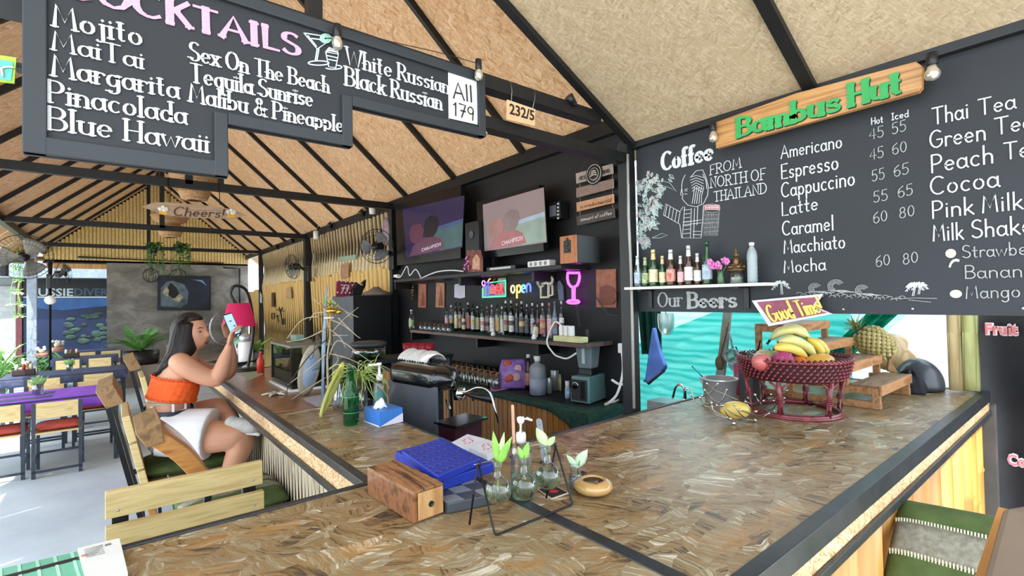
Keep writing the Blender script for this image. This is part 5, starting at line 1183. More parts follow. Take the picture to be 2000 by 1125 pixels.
MB().add([mq(a,b,z) for z in(0,min(.795,zd-.141)) for a,b in((-.12,-.0),(-.12,.22),(L_+.02,.22),(L_+.02,0.0))],[(0,3,2,1),(4,5,6,7),(0,1,5,4),(1,2,6,5),(2,3,7,6),(3,0,4,7)]).build('carcass',BLKP,mm)
for nm_, a_, b_ in(('door',.0,.5),('door',.5,1.0)):MB().add([mq(-.124,.01+(a_*.2),.05),mq(-.121,.01+a_*.2,.05),mq(-.121,-.0+b_*.21,.05),mq(-.124,-.0+b_*.21,.05),mq(-.124,.01+(a_*.2),.8),mq(-.121,.01+a_*.2,.8),mq(-.121,-.0+b_*.21,.8),mq(-.124,-.0+b_*.21,.8)],[(0,3,2,1),(4,5,6,7),(0,1,5,4),(1,2,6,5),(2,3,7,6),(3,0,4,7)]).build(nm_,M('dark_panel'),mm)
# white cloth over cups and red cups on the hood
o = mq(L_*.55,.085,zl); k = sc(o)
t = thing('dish_cloth','white ribbed dish cloth draped over upturned cups on the espresso machine','cloth',mq(L_*.6,.085,zl))
def dc(a,b):
    s_ = .42+a*.62; th = (b-.5)*2.6; h_ = .045+.012*abs(math.sin(a*9.4)); 
    return mq(L_*s_,.13+.06*math.sin(th),ztp+(zl-ztp)*s_-.012+h_*math.cos(th)+.003*math.sin(a*70))
MB().sheet(dc,60,12,.004).build('cloth',M('off_white_towel','c8c6c0',.95,vs=80,bmp=.4),t)
for q in range(4):
    c = Dp(797+q*13+(q>1)*2,691,3.9); t = thing('red_cup',ORD[q]+' red plastic cup from the left behind the white dish cloth','cup',c,'red cups behind the espresso machine')
    MB().lathe([(.035,0),(.043,.085),(.040,.085),(.032,.006),(0,.006)],c,16).build('cup',M('crimson_plastic','a01a34',.4),t)
c = Dp(818,692,3.9); t = thing('cup_rack','dark shelf rack holding the red cups over the aisle','shelf',V(c.x,c.y,0)); 
MB().box((c.x-.28,c.y-.16,c.z-.03),(c.x+.22,c.y+.2,c.z-.002)).build('board',BLKP,t)
for a_, b_ in((-.26,-.14),(.2,-.14),(-.26,.18),(.2,.18)):MB().beam((c.x+a_,c.y+b_,0),(c.x+a_,c.y+b_,c.z-.03),.025,.025,up=(0,1,0)).build('leg',BLK,t)

# ================================================================ things on the far dark part of the left counter arm
Z1 = ZC+.001
# fish tank
P1, P2 = at(517,744), at(583,764); x0, x1, y0, y1 = .735, .94, P2.y, P1.y-.1
zt2 = col_top((x0,y1,0),671)
t = thing('fish_tank','glass fish tank with brown driftwood and murky water on the counter','aquarium',(.88,(y0+y1)/2,Z1))
MB().box((x0-.015,y0-.015,Z1),(x1+.05,y1+.015,Z1+.012)).build('white_mat',WHITEP,t)
MB().box((x0,y0,Z1+.012),(x1,y1,Z1+.035)).build('base_frame',BLKP,t)
TG = glass('tank_glass','b8c8bc',mix=.0,hi=.2)
for lo, hi in(((x0,y0,Z1+.035),(x1,y0+.005,zt2)),((x0,y1-.005,Z1+.035),(x1,y1,zt2)),((x0,y0+.005,Z1+.035),(x0+.005,y1-.005,zt2)),((x1-.005,y0+.005,Z1+.035),(x1,y1-.005,zt2))):MB().box(lo,hi).build('pane',TG,t)
MB().box((x0+.008,y0+.008,Z1+.036),(x1-.008,y1-.008,Z1+(zt2-Z1)*.62)).build('water',M('murky_water','33291c',.75,trans=.0,c2='8a5a34',vs=7),t)
MB().box((x0-.008,y0-.008,zt2),(x1+.008,y1+.008,zt2+.012)).build('lid',M('grey_lid','6d6f68',.4),t)
for a_, b_ in((x0,y0),(x1,y0),(x0,y1),(x0+.07,y0)):MB().beam((a_,b_-.003,Z1+.03),(a_,b_-.003,zt2),.012 if a_!=x0+.07 else .03,.006,up=(0,1,0)).build('corner_strip',BLKP if a_!=x0+.07 else M('algae_strip','8a7a50',.6),t)
m = MB(); rnd = random.Random(2)
for q in range(4):m.tube([V(x0+.02+q*.05,y0+.07+q*.12,zt2-.12),V(x0+.04+q*.05,y0+.1+q*.12,zt2-.09),V(x0+.03,y0+.16+q*.12,zt2-.08)],[.02,.015,.005],6)
m.build('driftwood',M('driftwood','8a4a2c',.7),t)
c = V(.9,y1-.1,zt2+.013); MB().cbox(c+V(-.05,0,.02),(.05,.12,.04)).build('filter_box',M('green_grey_plastic','6f8478',.4),t,bev=.006)
MB().tube(cat_rom([c+V(0,-.15,0),c+V(0,-.16,.04),c+V(0,-.26,.04),c+V(0,-.28,0)],4),.008,6).build('hose',BLKP,t)
# black tray with jar, placemat, plants
p = at(455,716,ZC); p.z = Z1; t = thing('round_tray','black round tray at the far end of the counter','tray',p); MB().lathe([(.0,0),(.12,0),(.16,.03),(.165,.045),(.155,.045),(.115,.008),(0,.008)],p,26).build('tray',BLKP,t)
t, p, h, r = vessel('drink_jar','glass mason jar of iced drink with mint green cap at the woman\'s hand','jar',468,712,Z1+.009,660,36,[(0,0),(.9,0),(1,.06),(1,.7),(.75,.82),(.75,.92),(.7,.92),(.7,.82),(.92,.7),(.9,.06),(0,.04)],GLS,(('drink',M('iced_drink','9aa69a',.3,trans=.3),[(0,.05),(.9,.06),(.9,.62),(0,.62)]),('cap',M('mint_cap','7fc0a0',.5),[(.82,.78),(.82,.97),(.6,1),(0,1)])))
vessel('sugar_jar','white lidded jar beside the red lampshade','jar',480,716,Z1,650,26,[(0,0),(.9,0),(1,.1),(1,.7),(.8,.75)],WHITEP,(('lid',STEEL,[(.85,.75),(.85,.9),(.3,1),(0,1)]),))
t = thing('place_mat','pale green printed place mat beside the fish tank','place mat',at(488,722)); MB().quad([at(452,722,Z1),at(488,742,Z1),at(514,731,Z1),at(505,713,Z1)],.002).build('mat',M('green_print_mat','a8b49c',.6,c2='7f9078',vs=20),t)
vessel('ketchup_bottle','orange red squeeze bottle in front of the fish tank','bottle',509,728,Z1,688,13,[(0,0),(1,.0),(1,.6),(.5,.75),(.3,1),(0,1)],M('orange_red_plastic','d8402c',.35),(('cap',WHITEP,[(.4,.85),(.25,1.02),(0,1.02)]),))
t, p, h, r = vessel('potted_plant','small green leafed plant in a grey pot left of the fish tank','plant',498,712,Z1,688,26,[(0,0),(.7,0),(1,1),(.9,1),(.6,.1)],M('grey_pot','7a7c80',.5))
def leaf(m,base,tip,w_,up=V(0,0,1),n=6,droop=.0,cup=.15):
    base = Vector(base); tip = Vector(tip); d = tip-base; s_ = d.cross(up).normalized(); nr = s_.cross(d).normalized(); L = d.length
    def fn(a,b):
        ww = w_*math.sin(PI*(.04+.96*a)**.8)*(1 if a<.999 else 0); x_ = (b-.5)*2
        return base+d*a+s_*x_*ww+nr*(abs(x_)*ww*cup-droop*L*a*a*1.0)
    m.sheet(fn,n,4,.0006); return m
LEAF = M('bright_leaf','6fa83a',.45,var=.25,vs=20,c2='9cc86a'); DLEAF = M('dark_leaf','2f5a2a',.45,var=.3,vs=12,c2='4f7a3c'); PLEAF = M('pale_leaf','9cc47a',.45,c2='cfe0b4',vs=16)
for q in range(9):
    a_ = q*2.4; m = leaf(MB(),p+V(0,0,h),p+V(.12*math.cos(a_),.12*math.sin(a_),h+.05+.04*(q%3)),.025,droop=.2); m.build('leaf',LEAF,t)
# red lamp
c = Yp(467,637,3.84); t = thing('red_lamp','table lamp with magenta red shade on a black gooseneck stand','lamp',V(c.x,3.84,Z1)); k = sc(c)
zb = c.z; ztop = Yp(467,592,3.84).z
MB().lathe([(30*k,0),(19*k,ztop-zb),(18.6*k,ztop-zb),(29.6*k,0)],V(c.x,3.84,zb),30,caps=False).build('lamp_shade',M('magenta_fabric','b81e50',.8,emit=.12,var=.05),t)
MB().tube(cat_rom([V(c.x+.06,3.9,Z1),V(c.x+.1,3.9,Z1+.3),V(c.x+.06,3.87,ztop+.07),V(c.x-.02,3.84,ztop+.12),V(c.x-.05,3.84,ztop+.06),V(c.x-.0,3.84,ztop-.03)],6),.010,8).build('gooseneck',BLKP,t)
MB().lathe([(.08,0),(.08,.015),(0,.02)],V(c.x+.06,3.9,Z1),18).build('base',BLKP,t)
t = thing('wire_ring','large pale hoop of clear tubing behind the phone','hoop',Yp(432,680,4.2)); cc = Yp(440,640,4.2); kk = sc(cc)
MB().tube([cc+V(math.cos(a)*26*kk,0,math.sin(a)*33*kk) for a in[q*PI/12 for q in range(24)]],.006,6,True).build('hoop',GLS,t)
# beach decorations
t = thing('starfish','whitish dried starfish beside the fish tank','starfish',at(537,771)); p = at(537,771,Z1); m = MB(); k = sc(p)
for q in range(5):a_ = q*1.2566+.3; m.tube([p+V(0,0,4*k),p+V(math.cos(a_)*12*k,math.sin(a_)*12*k,3*k),p+V(math.cos(a_)*24*k,math.sin(a_)*24*k,1.5*k)],[4*k,3.2*k,1.2*k],7)
m.build('body',M('bleached_shell','c8beb0',.8,vs=100,bmp=.5),t)
p = at(596,772,Z1); k = sc(p)
t = thing('oval_dish','upright oval dish with pale blue inside beside the fish tank','dish',p)
def ovald(cx,cy,rx,ry,tilt,dep,th,nrm2):
    pass
ax = V(0,0,1)*math.cos(.18)+RT*math.sin(.18); sx_ = (RT*math.cos(.9)+FW*math.sin(.9)); c = p+ax*49*k
def od(rr,off):
    return lambda a, b:c+(ax*math.sin(b*2*PI)*50*k+sx_*math.cos(b*2*PI)*22*k)*(rr*a)+sx_.cross(ax).normalized()*(off+(1-a*a)*.012)
MB().sheet(od(1.0,0),6,28,.012).build('dish',M('sandy_ceramic','a8a08c',.5),t)
MB().sheet(lambda a,b:od(.80,.0)(a,b)-sx_.cross(ax).normalized()*-.003,5,28,.004).build('blue_inside',M('pale_blue_glaze','7f93b4',.3,c2='a0b0c8',vs=12),t)
p = at(625,812,Z1); k = sc(p)
t = thing('toy_surfboard','yellow and green painted toy surfboard leaning among the twigs','surfboard',p)
a0, a1 = Zp(625,815,Z1), None; b0 = Zp(625,815,Z1); dpt = depth(b0); b1 = Dp(670,706,dpt+.12); ax2 = (b1-b0); s2 = (RT*.55+FW*.83).normalized()
def sb(a,b):
    w_ = .024*math.sin(PI*(.02+.96*a))**.55; return b0+V(0,0,.0)+ax2*a+s2*((b-.5)*2*w_)+ax2.cross(s2).normalized()*(.004*math.sin(PI*b))
MB().sheet(sb,16,6,.014).build('board',M('yellow_green_paint','b0a24a',.4,c2='8c9a4c',vs=4),t)
t = thing('news_mat','grey printed sheet under the twig decoration','paper',at(640,770)); MB().quad([at(590,778,Z1),at(622,795,Z1),at(682,785,Z1),at(655,765,Z1)],.0015).build('sheet',M('news_grey','a09ca4',.7,vs=40),t)
# twig tree with golden fish
tw = thing('twig_ornament','dried twig ornament hung with shells beside the blue driftwood stick','ornament',at(640,780)); TW = M('dry_twig','a89c84',.8,var=.2,vs=30); TWD = M('dark_twig','3a342c',.8)
dq = depth(at(640,780))
def dpts(L,d0=dq):return cat_rom([Dp(x,y,d0+(e[0] if e else 0)) for x,y,*e in L],4)
def twig(L,r=.004,mt=TW):
    r*=1.1; P = dpts(L); n = len(P); MB().tube(P,[r*(1-.7*i/n) for i in range(n)],6).build('twig',mt,tw)
Dp_b = at(640,780,Z1)
twig([(642,784),(640,730),(640,690),(645,655),(640,625),(632,590)],.006)
for L in([(642,700),(660,665),(700,690),(735,715)],[(644,655),(680,655)],[(640,640),(665,660),(675,680)],[(640,622),(670,635),(702,660)],[(655,615),(690,650),(704,661)],[(645,585),(670,605),(700,620)],[(640,580),(660,595),(688,622)],[(640,640),(600,660),(560,668)],[(628,618),(590,625),(560,662)],[(640,690),(610,715),(562,752)],[(640,735),(600,760),(570,780)],[(642,690),(680,700),(720,720)],[(640,725),(660,705),(655,690)],[(648,650),(670,625),(700,600)][::1],[(640,600),(618,590),(608,575)],[(640,610),(615,612),(605,626)]):twig(L,.0035)
twig([(640,660),(600,700),(565,750),(560,770)],.0035,TWD); twig([(620,640),(610,700),(600,690)],.002,TWD)
p = Dp(632,783,dq+.05); p.z = Z1
t = thing('driftwood_stick','tall bluish grey driftwood plank standing behind the twigs','driftwood',p); MB().tube([p,Dp(632,690,dq+.05),Dp(634,640,dq+.05),Dp(637,575,dq+.05),Dp(640,555,dq+.05)],[.024,.022,.018,.012,.004],7,flat=.4).build('stick',M('blue_grey_driftwood','8496a8',.8,var=.3,vs=14),t)
gf = thing('gold_fish_ornament','golden fish ornament with green ribbons on top of the twigs','ornament',Dp(645,615,dq-.06)); GLD = M('shiny_gold','c8a040',.25,.9,var=.2,vs=60)
m = MB(); m.ball(Dp(648,607,dq-.06),(.028,.022,.016),12,8); m.ball(Dp(662,609,dq-.06),(.014,.014,.012),10,7); m.build('body',GLD,gf)
for q in range(6):
    c = Dp(630+q*5,596+(q*7)%9,dq-.07); leaf(MB(),c,c+V(random.Random(q).uniform(-.04,.04),0,.035),.012).build('fin',GLD if q%2 else M('green_ribbon','5fae4a',.4),gf)
MB().lathe([(.022,0),(.024,.006),(0,.008)],Dp(643,622,dq-.06),14).build('shell_base',M('pearl','d8d4c8',.3),gf)
# glass bowl with dark lid and trailing green plant
p = Dp(720,700,3.6); hgt = .01
t = thing('lidded_bowl','round glass bowl with dark lid behind the trailing plant','bowl',p); k = sc(p)
MB().lathe([(26*k,0),(32*k,6*k),(33*k,24*k),(31.5*k,24*k),(30*k,7*k),(24*k,1*k),(0,1*k)],p,26,caps=False).build('bowl',GLS,t)
MB().lathe([(0,24*k),(34*k,24*k),(34.5*k,30*k),(30*k,33*k),(0,33*k)],p,26).build('lid',M('dark_grey_lid','3c4044',.4),t)
m = MB()
for q in range(7):m.ball(p+V(math.cos(q)*17*k,math.sin(q)*17*k,9*k),8*k,8,6)
m.build('green_contents',M('lime_contents','4f8a5a',.5),t)
t = thing('bowl_stand','dark stand under the lidded glass bowl behind the counter arm','shelf',V(p.x,p.y,0)); MB().box((p.x-.16,p.y-.14,p.z-.03),(p.x+.16,p.y+.14,p.z-.001)).build('board',BLKP,t)
for a_, b_ in((-.14,-.12),(.14,-.12),(-.14,.12),(.14,.12)):MB().beam((p.x+a_,p.y+b_,0),(p.x+a_,p.y+b_,p.z-.03),.025,.025,up=(0,1,0)).build('leg',BLK,t)
pv = at(662,808,Z1); t, p, h, r = vessel('glass_vase','clear glass vase between the toy surfboard and the beer bottle','vase',662,800,Z1,735,26,[(0,0),(.8,0),(1,.2),(.9,.7),(.4,.85),(.5,1),(.45,1),(.35,.85),(.8,.65),(.9,.2),(0,.03)],GLS)
t = thing('trailing_plant','wispy green trailing plant in a jar behind the beer bottle','plant',at(702,805)); p = at(702,800,Z1); k = sc(p)
MB().lathe([(.0,0),(14*k,0),(16*k,10*k),(15*k,55*k),(13.5*k,55*k),(14*k,10*k),(0,2*k)],p,18).build('jar',GLS,t)
rnd = random.Random(9); WG = M('wispy_green','7fa04c',.6,c2='a8b46a',vs=20); 
for q in range(70):
    a_ = rnd.uniform(0,6.28); st = p+V(0,0,55*k)+RT*rnd.uniform(-8,8)*k; pts = [st]; d = V(math.cos(a_)*.7,math.sin(a_)*.7,rnd.uniform(.6,4)).normalized(); cur = st
    for s_ in range(rnd.randint(5,9)):
        d = (d+V(rnd.uniform(-.35,.35),rnd.uniform(-.35,.35),-.36+rnd.uniform(-.3,.3))).normalized(); cur = cur+d*10*k; 
        if cur.z<Z1+.02:break
        pts.append(cur)
    if len(pts)>2:MB().tube(pts,[.8*k]*(len(pts)-1)+[.3*k],4).build('stem',WG,t)
# big green beer bottle
def greenbottle(px,py,top,w_):
    p = at(px,py,Z1); p.z = Z1; h = col_top(p,top)-Z1; r = w_/2*sc(p)
    t = thing('beer_bottle','large green beer bottle standing beside the blue tissue box','bottle',p)
    MB().lathe([(0,0),(.93*r,0),(r,.02*h),(r,.55*h),(.93*r,.61*h),(.5*r,.70*h),(.42*r,.93*h),(.48*r,.935*h),(.48*r,.985*h),(.40*r,h),(.32*r,h),(.33*r,.72*h),(.88*r,.58*h),(.92*r,.03*h),(0,.03*h)],p,28).build('body',M('bright_green_glass','2f9a50',.03,trans=.9,ior=1.4,var=0),t)
    m = MB()
    for zf in(.22,.50):m.lathe([(r*1.008,h*zf),(r*1.008,h*(zf+.012))],p,28,caps=False)
    m.build('embossed_band',M('pale_green_emboss','3f9a5c',.4),t)
greenbottle(686,829,720,30)
t, p, h, r = vessel('hand_sanitizer','pump bottle of pale blue hand gel behind the blue tissue box','bottle',742,800,Z1,742,26,[(0,0),(1,0),(1,.9),(.7,1)],CLEARG,(('gel',M('aqua_gel','7fc4c0',.2,trans=.3),[(0,.01),(.96,.01),(.96,.65),(0,.65)]),))
MB().lathe([(.5*r,h),(.5*r,h*1.18),(.2*r,h*1.2),(.2*r,h*1.5),(.35*r,h*1.5),(.35*r,h*1.58),(0,h*1.58)],p,14).build('pump',WHITEP,t); MB().beam(p+V(0,0,h*1.54),p+V(0,0,h*1.50)-RT*r*1.6,.008,.008).build('nozzle',WHITEP,t)
# tissue box
A, B, C = at(711,823,Z1), at(741,835,Z1), at(787,824,Z1)
u_ = (B-A); v_ = (C-B); ztb = col_top(B,802); up_ = V(0,0,col_top(B,805)-Z1)
t = thing('tissue_box','blue and white tissue box on the counter beside the green bottle','tissue box',B)
D_ = A+v_; MB().add([A,B,C,D_,A+up_,B+up_,C+up_,D_+up_],[(0,3,2,1),(4,5,6,7),(0,1,5,4),(1,2,6,5),(2,3,7,6),(3,0,4,7)]).build('box',M('royal_blue_card','3a78c8',.4,var=.04),t,bev=.002)
n1 = v_.cross(V(0,0,1)).normalized()*.0008; n1 = n1 if n1.dot(FW)<0 else-n1; n2 = u_.cross(V(0,0,1)).normalized()*.0008; n2 = n2 if n2.dot(FW)<0 else-n2
WC = M('white_card','d4d8e4',.5,var=.03)
MB().add([B+n1+V(0,0,.001),C+n1+V(0,0,.001),C+n1+up_*.62,B+n1*3+V(0,0,.001)*2],[(0,1,2),]).build('white_corner',WC,t)
MB().add([A+n2,B+n2,B+n2+V(0,0,.006),A+n2+V(0,0,.004)],[(0,1,2,3)]).build('white_hem',WC,t)
c = A+(u_+v_)*.5+up_
def tis(a,b):return c+v_*((a-.5)*.5)+u_*((b-.5)*.25)+V(0,0,.035*(1-(2*b-1)**2)*(1-(2*a-1)**2)+.004*math.sin(a*12))-v_*.12
MB().sheet(tis,14,8,.001).build('tissue',M('tissue_white','e8ecf0',.9,var=.02),t)
# ================================================================ games and vases on the near counter
def quadbox(name,mat,par,pts,z0,z1,bev=.002,label=None):
    """box from three ground corners A, B, C (parallelogram)"""
    A, B, C = [Vector((p[0],p[1],0)) for p in pts]; D_ = A+C-B
    m = MB().add([V(p.x,p.y,z0) for p in(A,B,C,D_)]+[V(p.x,p.y,z1) for p in(A,B,C,D_)],[(0,3,2,1),(4,5,6,7),(0,1,5,4),(1,2,6,5),(2,3,7,6),(3,0,4,7)])
    return m.build(name,mat,par,bev=bev,label=label)
def lerp(a,b,t):return a+(b-a)*t
WAL = wood('walnut_box','5a3520','8a5836',(6,40,30),.4,.2); WAL2 = wood('walnut_top','4a2c1c','a0714a',(60,4,10),.45,.2); WLT = wood('light_end_wood','a87c4c','c29a66',(30,6,6),.45)
A, B, C = V(.485,1.185,0), V(.495,.962,0), V(.572,.967,0); zt = col_top(B,962)
t = thing('wooden_game_box','dark walnut game box with slatted lid and pale end piece','box',B+V(0,0,Z1))
quadbox('body',WAL,t,(A,B,C),Z1,zt-.004)
for q in range(11):
    a = q/11; b_ = (q+.93)/11; quadbox('lid_slat',WAL2,t,(lerp(B,A,b_),lerp(B,A,a),lerp(C,A+C-B,a)),zt-.004,zt+(.001 if q%2 else .0),.0005)
quadbox('end_panel',WLT,t,(lerp(B,C,.12)+V(0,-.003,0),lerp(B,C,.12)+V(0,-.006,0),lerp(B,C,.94)+V(0,-.006,0)),Z1+.006,zt-.004,.0005)
cc = lerp(B,C,.53)+V(0,-.0065,(Z1+zt)/2); MB().lathe([(.0065,0),(.0065,.0012),(.0045,.0012),(.004,-.001),(0,-.001)],cc,16,mat=Matrix.Rotation(PI/2,3,'X')).build('finger_hole',BLKP,t)
# grey checkers case
t = thing('checkers_case','folded grey and dark plastic checkers case under the blue game','game',V(.62,1.0,Z1))
GC = M('dark_grey_plastic','42474e',.35); LG = M('light_grey_plastic','7e848a',.4)
A, B, C = V(.578,1.13,0), V(.574,.955,0), V(.70,.925,0); zg = col_top(B,983)
quadbox('case',GC,t,(A,B,C),Z1,zg,.004)
for i in range(4):
    for j in range(3):
        if(i+j)%2==0:
            p0 = lerp(lerp(B,A,i/4),lerp(C,A+C-B,i/4),j/3); du = (A-B)/4; dv = (C-B)/3
            quadbox('light_square',LG,t,(p0+du*.96,p0+du*.02,p0+du*.02+dv*.95),zg,zg+.0006,0)
# blue four in a row game stacked flat
BLU = M('cobalt_plastic','2438a4',.35,var=.06); BLD = M('deep_blue_plastic','18235e',.5,var=.06)
def dish_plate(name,label,A,B,C,z0,z1,nx,ny,rh):
    t = thing(name,label,'game',V(B.x,B.y,z0),'blue plastic game grids'); quadbox('frame',BLU,t,(A,B,C),z0,z1,.002)
    du = (C-B)/nx; dv = (A-B)/ny; m = MB(); rr = min(du.length,dv.length)*rh
    for i in range(nx):
        for j in range(ny):
            p = B+du*(i+.5)+dv*(j+.5); m.lathe([(rr,.0005),(rr*.85,.0009),(rr*.85,.0002)],V(p.x,p.y,z1),10,caps=False); m.lathe([(rr*.82,.0004),(0,.0004)],V(p.x,p.y,z1),10,mi=1,caps=False)
    o = m.build('disc_holes',[M('blue_rim','4c63c8',.3),BLD],t); o['kind'] = 'stuff'; return t
z2 = zg+.001
A1, B1, C1 = [Zp(*q,z2) for q in((772,898),(866,958),(965,922))]; zq = col_top(B1,938)
dish_plate('game_grid','lower blue plastic game grid lying across the grey case',A1,B1,C1,z2,zq,7,6,.36)
A2, B2, C2 = [Zp(*q,zq+.001) for q in((785,893),(855,945),(939,908))]; zq2 = col_top(B2,930)
dish_plate('game_grid','upper blue plastic game grid with round holes on top of the stack',A2,B2,C2,zq+.001,zq2,7,6,.38)
# card boxes
for k, (pts,top,lb) in enumerate(((((879,877),(916,888),(949,868)),876,'white and red playing card box lying behind the blue game'),(((918,886),(952,902),(985,883)),889,'second white and red card box nearer the leaf vases'))):
    a_, b_, c_ = [at(*q,Z1) for q in pts]; zt = col_top(b_,top); t = thing('card_box',lb,'box',b_,'playing card boxes'); quadbox('box',M('white_card'),t,(a_,b_,c_),Z1,zt,.001)
    cc = (a_+c_)/2; cc.z = zt; du = (c_-b_)*.22; dv = (a_-b_)*.22
    m = MB()
    for q in range(9):an = q*.7*1.0; m.cbox(cc+du*math.cos(an*2)*(1.2 if q%2 else .6)+dv*math.sin(an*2)+V(0,0,.0006),(.006,.004,.001))
    m.build('red_print',M('card_red','c8283c',.5),t)
# pump bottle
t, p, h, r = vessel('pump_bottle','clear pump bottle with a little green soap between the bulb vases','bottle',1020,972,Z1,862,43,[(0,0),(.95,0),(1,.03),(1,.82),(.85,.93),(.42,1)],CLEARG,(('soap',M('pale_green_soap','a0d8b8',.2,trans=.5),[(0,.01),(.96,.01),(.96,.42),(0,.42)]),('collar',WHITEP,[(.44,.98),(.46,1.12),(.40,1.16),(0,1.16)])),n=26)
MB().tube([p+V(0,0,h*1.16),p+V(0,0,h*1.34)],.0045,10).build('pump_stem',WHITEP,t)
zz = h*1.36
MB().lathe([(.005,-.006),(.009,0),(.0095,.006),(.008,.010),(0,.011)],p+V(0,0,zz),14).build('pump_head',WHITEP,t)
MB().tube([p+V(0,0,zz+.004),p+V(0,0,zz+.006)+RT*.015,p+V(0,0,zz+.001)+RT*.028],[.005,.004,.0025],8).build('nozzle',WHITEP,t)
# lolly stick and grey paddle standing behind
for nm, lb, (bx,by), (tx,ty), w_, mt, th in(('wooden_stick','pale wooden stick standing upright behind the pump bottle',(1005,893),(1001,790),.009,M('raw_wood_stick','d0a484',.7),.002),('bottle_opener','flat grey metal bottle opener standing behind the right bulb vase',(1065,905),(1052,817),.017,M('grey_metal_flat','8c9296',.4,.4),.002)):
    b_ = at(bx,by,Z1); d_ = depth(b_); e_ = Dp(tx,ty,d_+.01); t = thing(nm,lb,'stick' if nm[0]=='w' else 'bottle opener',b_)
    up_ = (e_-b_); n_ = up_.length; up_.normalize(); pr_ = [(-w_/2,0),(w_/2,0),(w_/2,n_-w_/2)]+[(w_/2*math.cos(a),n_-w_/2+w_/2*math.sin(a)) for a in[PI*q/8 for q in range(1,8)]]+[(-w_/2,n_-w_/2)]
    MB().prism(pr_,b_,RT,up_,th).build('blade',mt,t)
    if nm[0]=='b':
        for q in(.010,.018):MB().ball(b_+up_*(n_-q)-FW*.001,(.0018,.0012,.0022),8,6).build('rivet',BLKP,t)
    MB().cbox(b_+V(0,0,.004),(.03,.012,.008)).build('foot',BLKP,t)
# wire frame with three bulb vases
FR = at(967,1046,Z1+.003), at(1119,985,Z1+.003)
T1, T2 = Dp(942,905,depth(at(944,985))+.02), None
cF, cR_ = FR; B1_, B2_ = at(917,1024,Z1+.003), at(1067,973,Z1+.003)
midl = (cF+B1_)/2; midr = (cR_+B2_)/2
TL_ = V(.588,.85,col_top((.588,.85,0),905)); TR_ = V(.800,.842,col_top((.800,.842,0),869))
vr = thing('vase_rack','black wire stand holding three glass bulb vases','stand',(cF+cR_)/2)
def rc(P,r,k=5):
    out = []
    for i, p in enumerate(P):
        if i in(0,len(P)-1):out.append(Vector(p)); continue
        a = (Vector(P[i-1])-p); b = (Vector(P[i+1])-p); a.normalize(); b.normalize()
        for q in range(k+1):s_ = q/k; out.append(p+a*r*(1-s_)**2+b*r*s_**2)
    return out
MB().tube(rc([TL_,cF,cR_,TR_],.008),.0024,8).build('front_frame',BLK,vr)
MB().tube(rc([TL_+V(-.002,0,0),B1_],.01),.0024,8).build('rear_leg',BLK,vr)
MB().tube([TR_+V(.002,0,0),B2_],.0024,8).build('rear_leg',BLK,vr)
for T_ in(TL_,TR_):MB().ball(T_,.0042,10,8).build('joint',BLK,vr)
MB().tube([TL_-V(.012,0,0),TR_+V(.012,0,0)],.0017,8).build('glass_rod',GLS,vr)
WATER = M('greenish_water','a8b88c',.05,trans=.85,ior=1.33,var=.1)
LFP = PLEAF
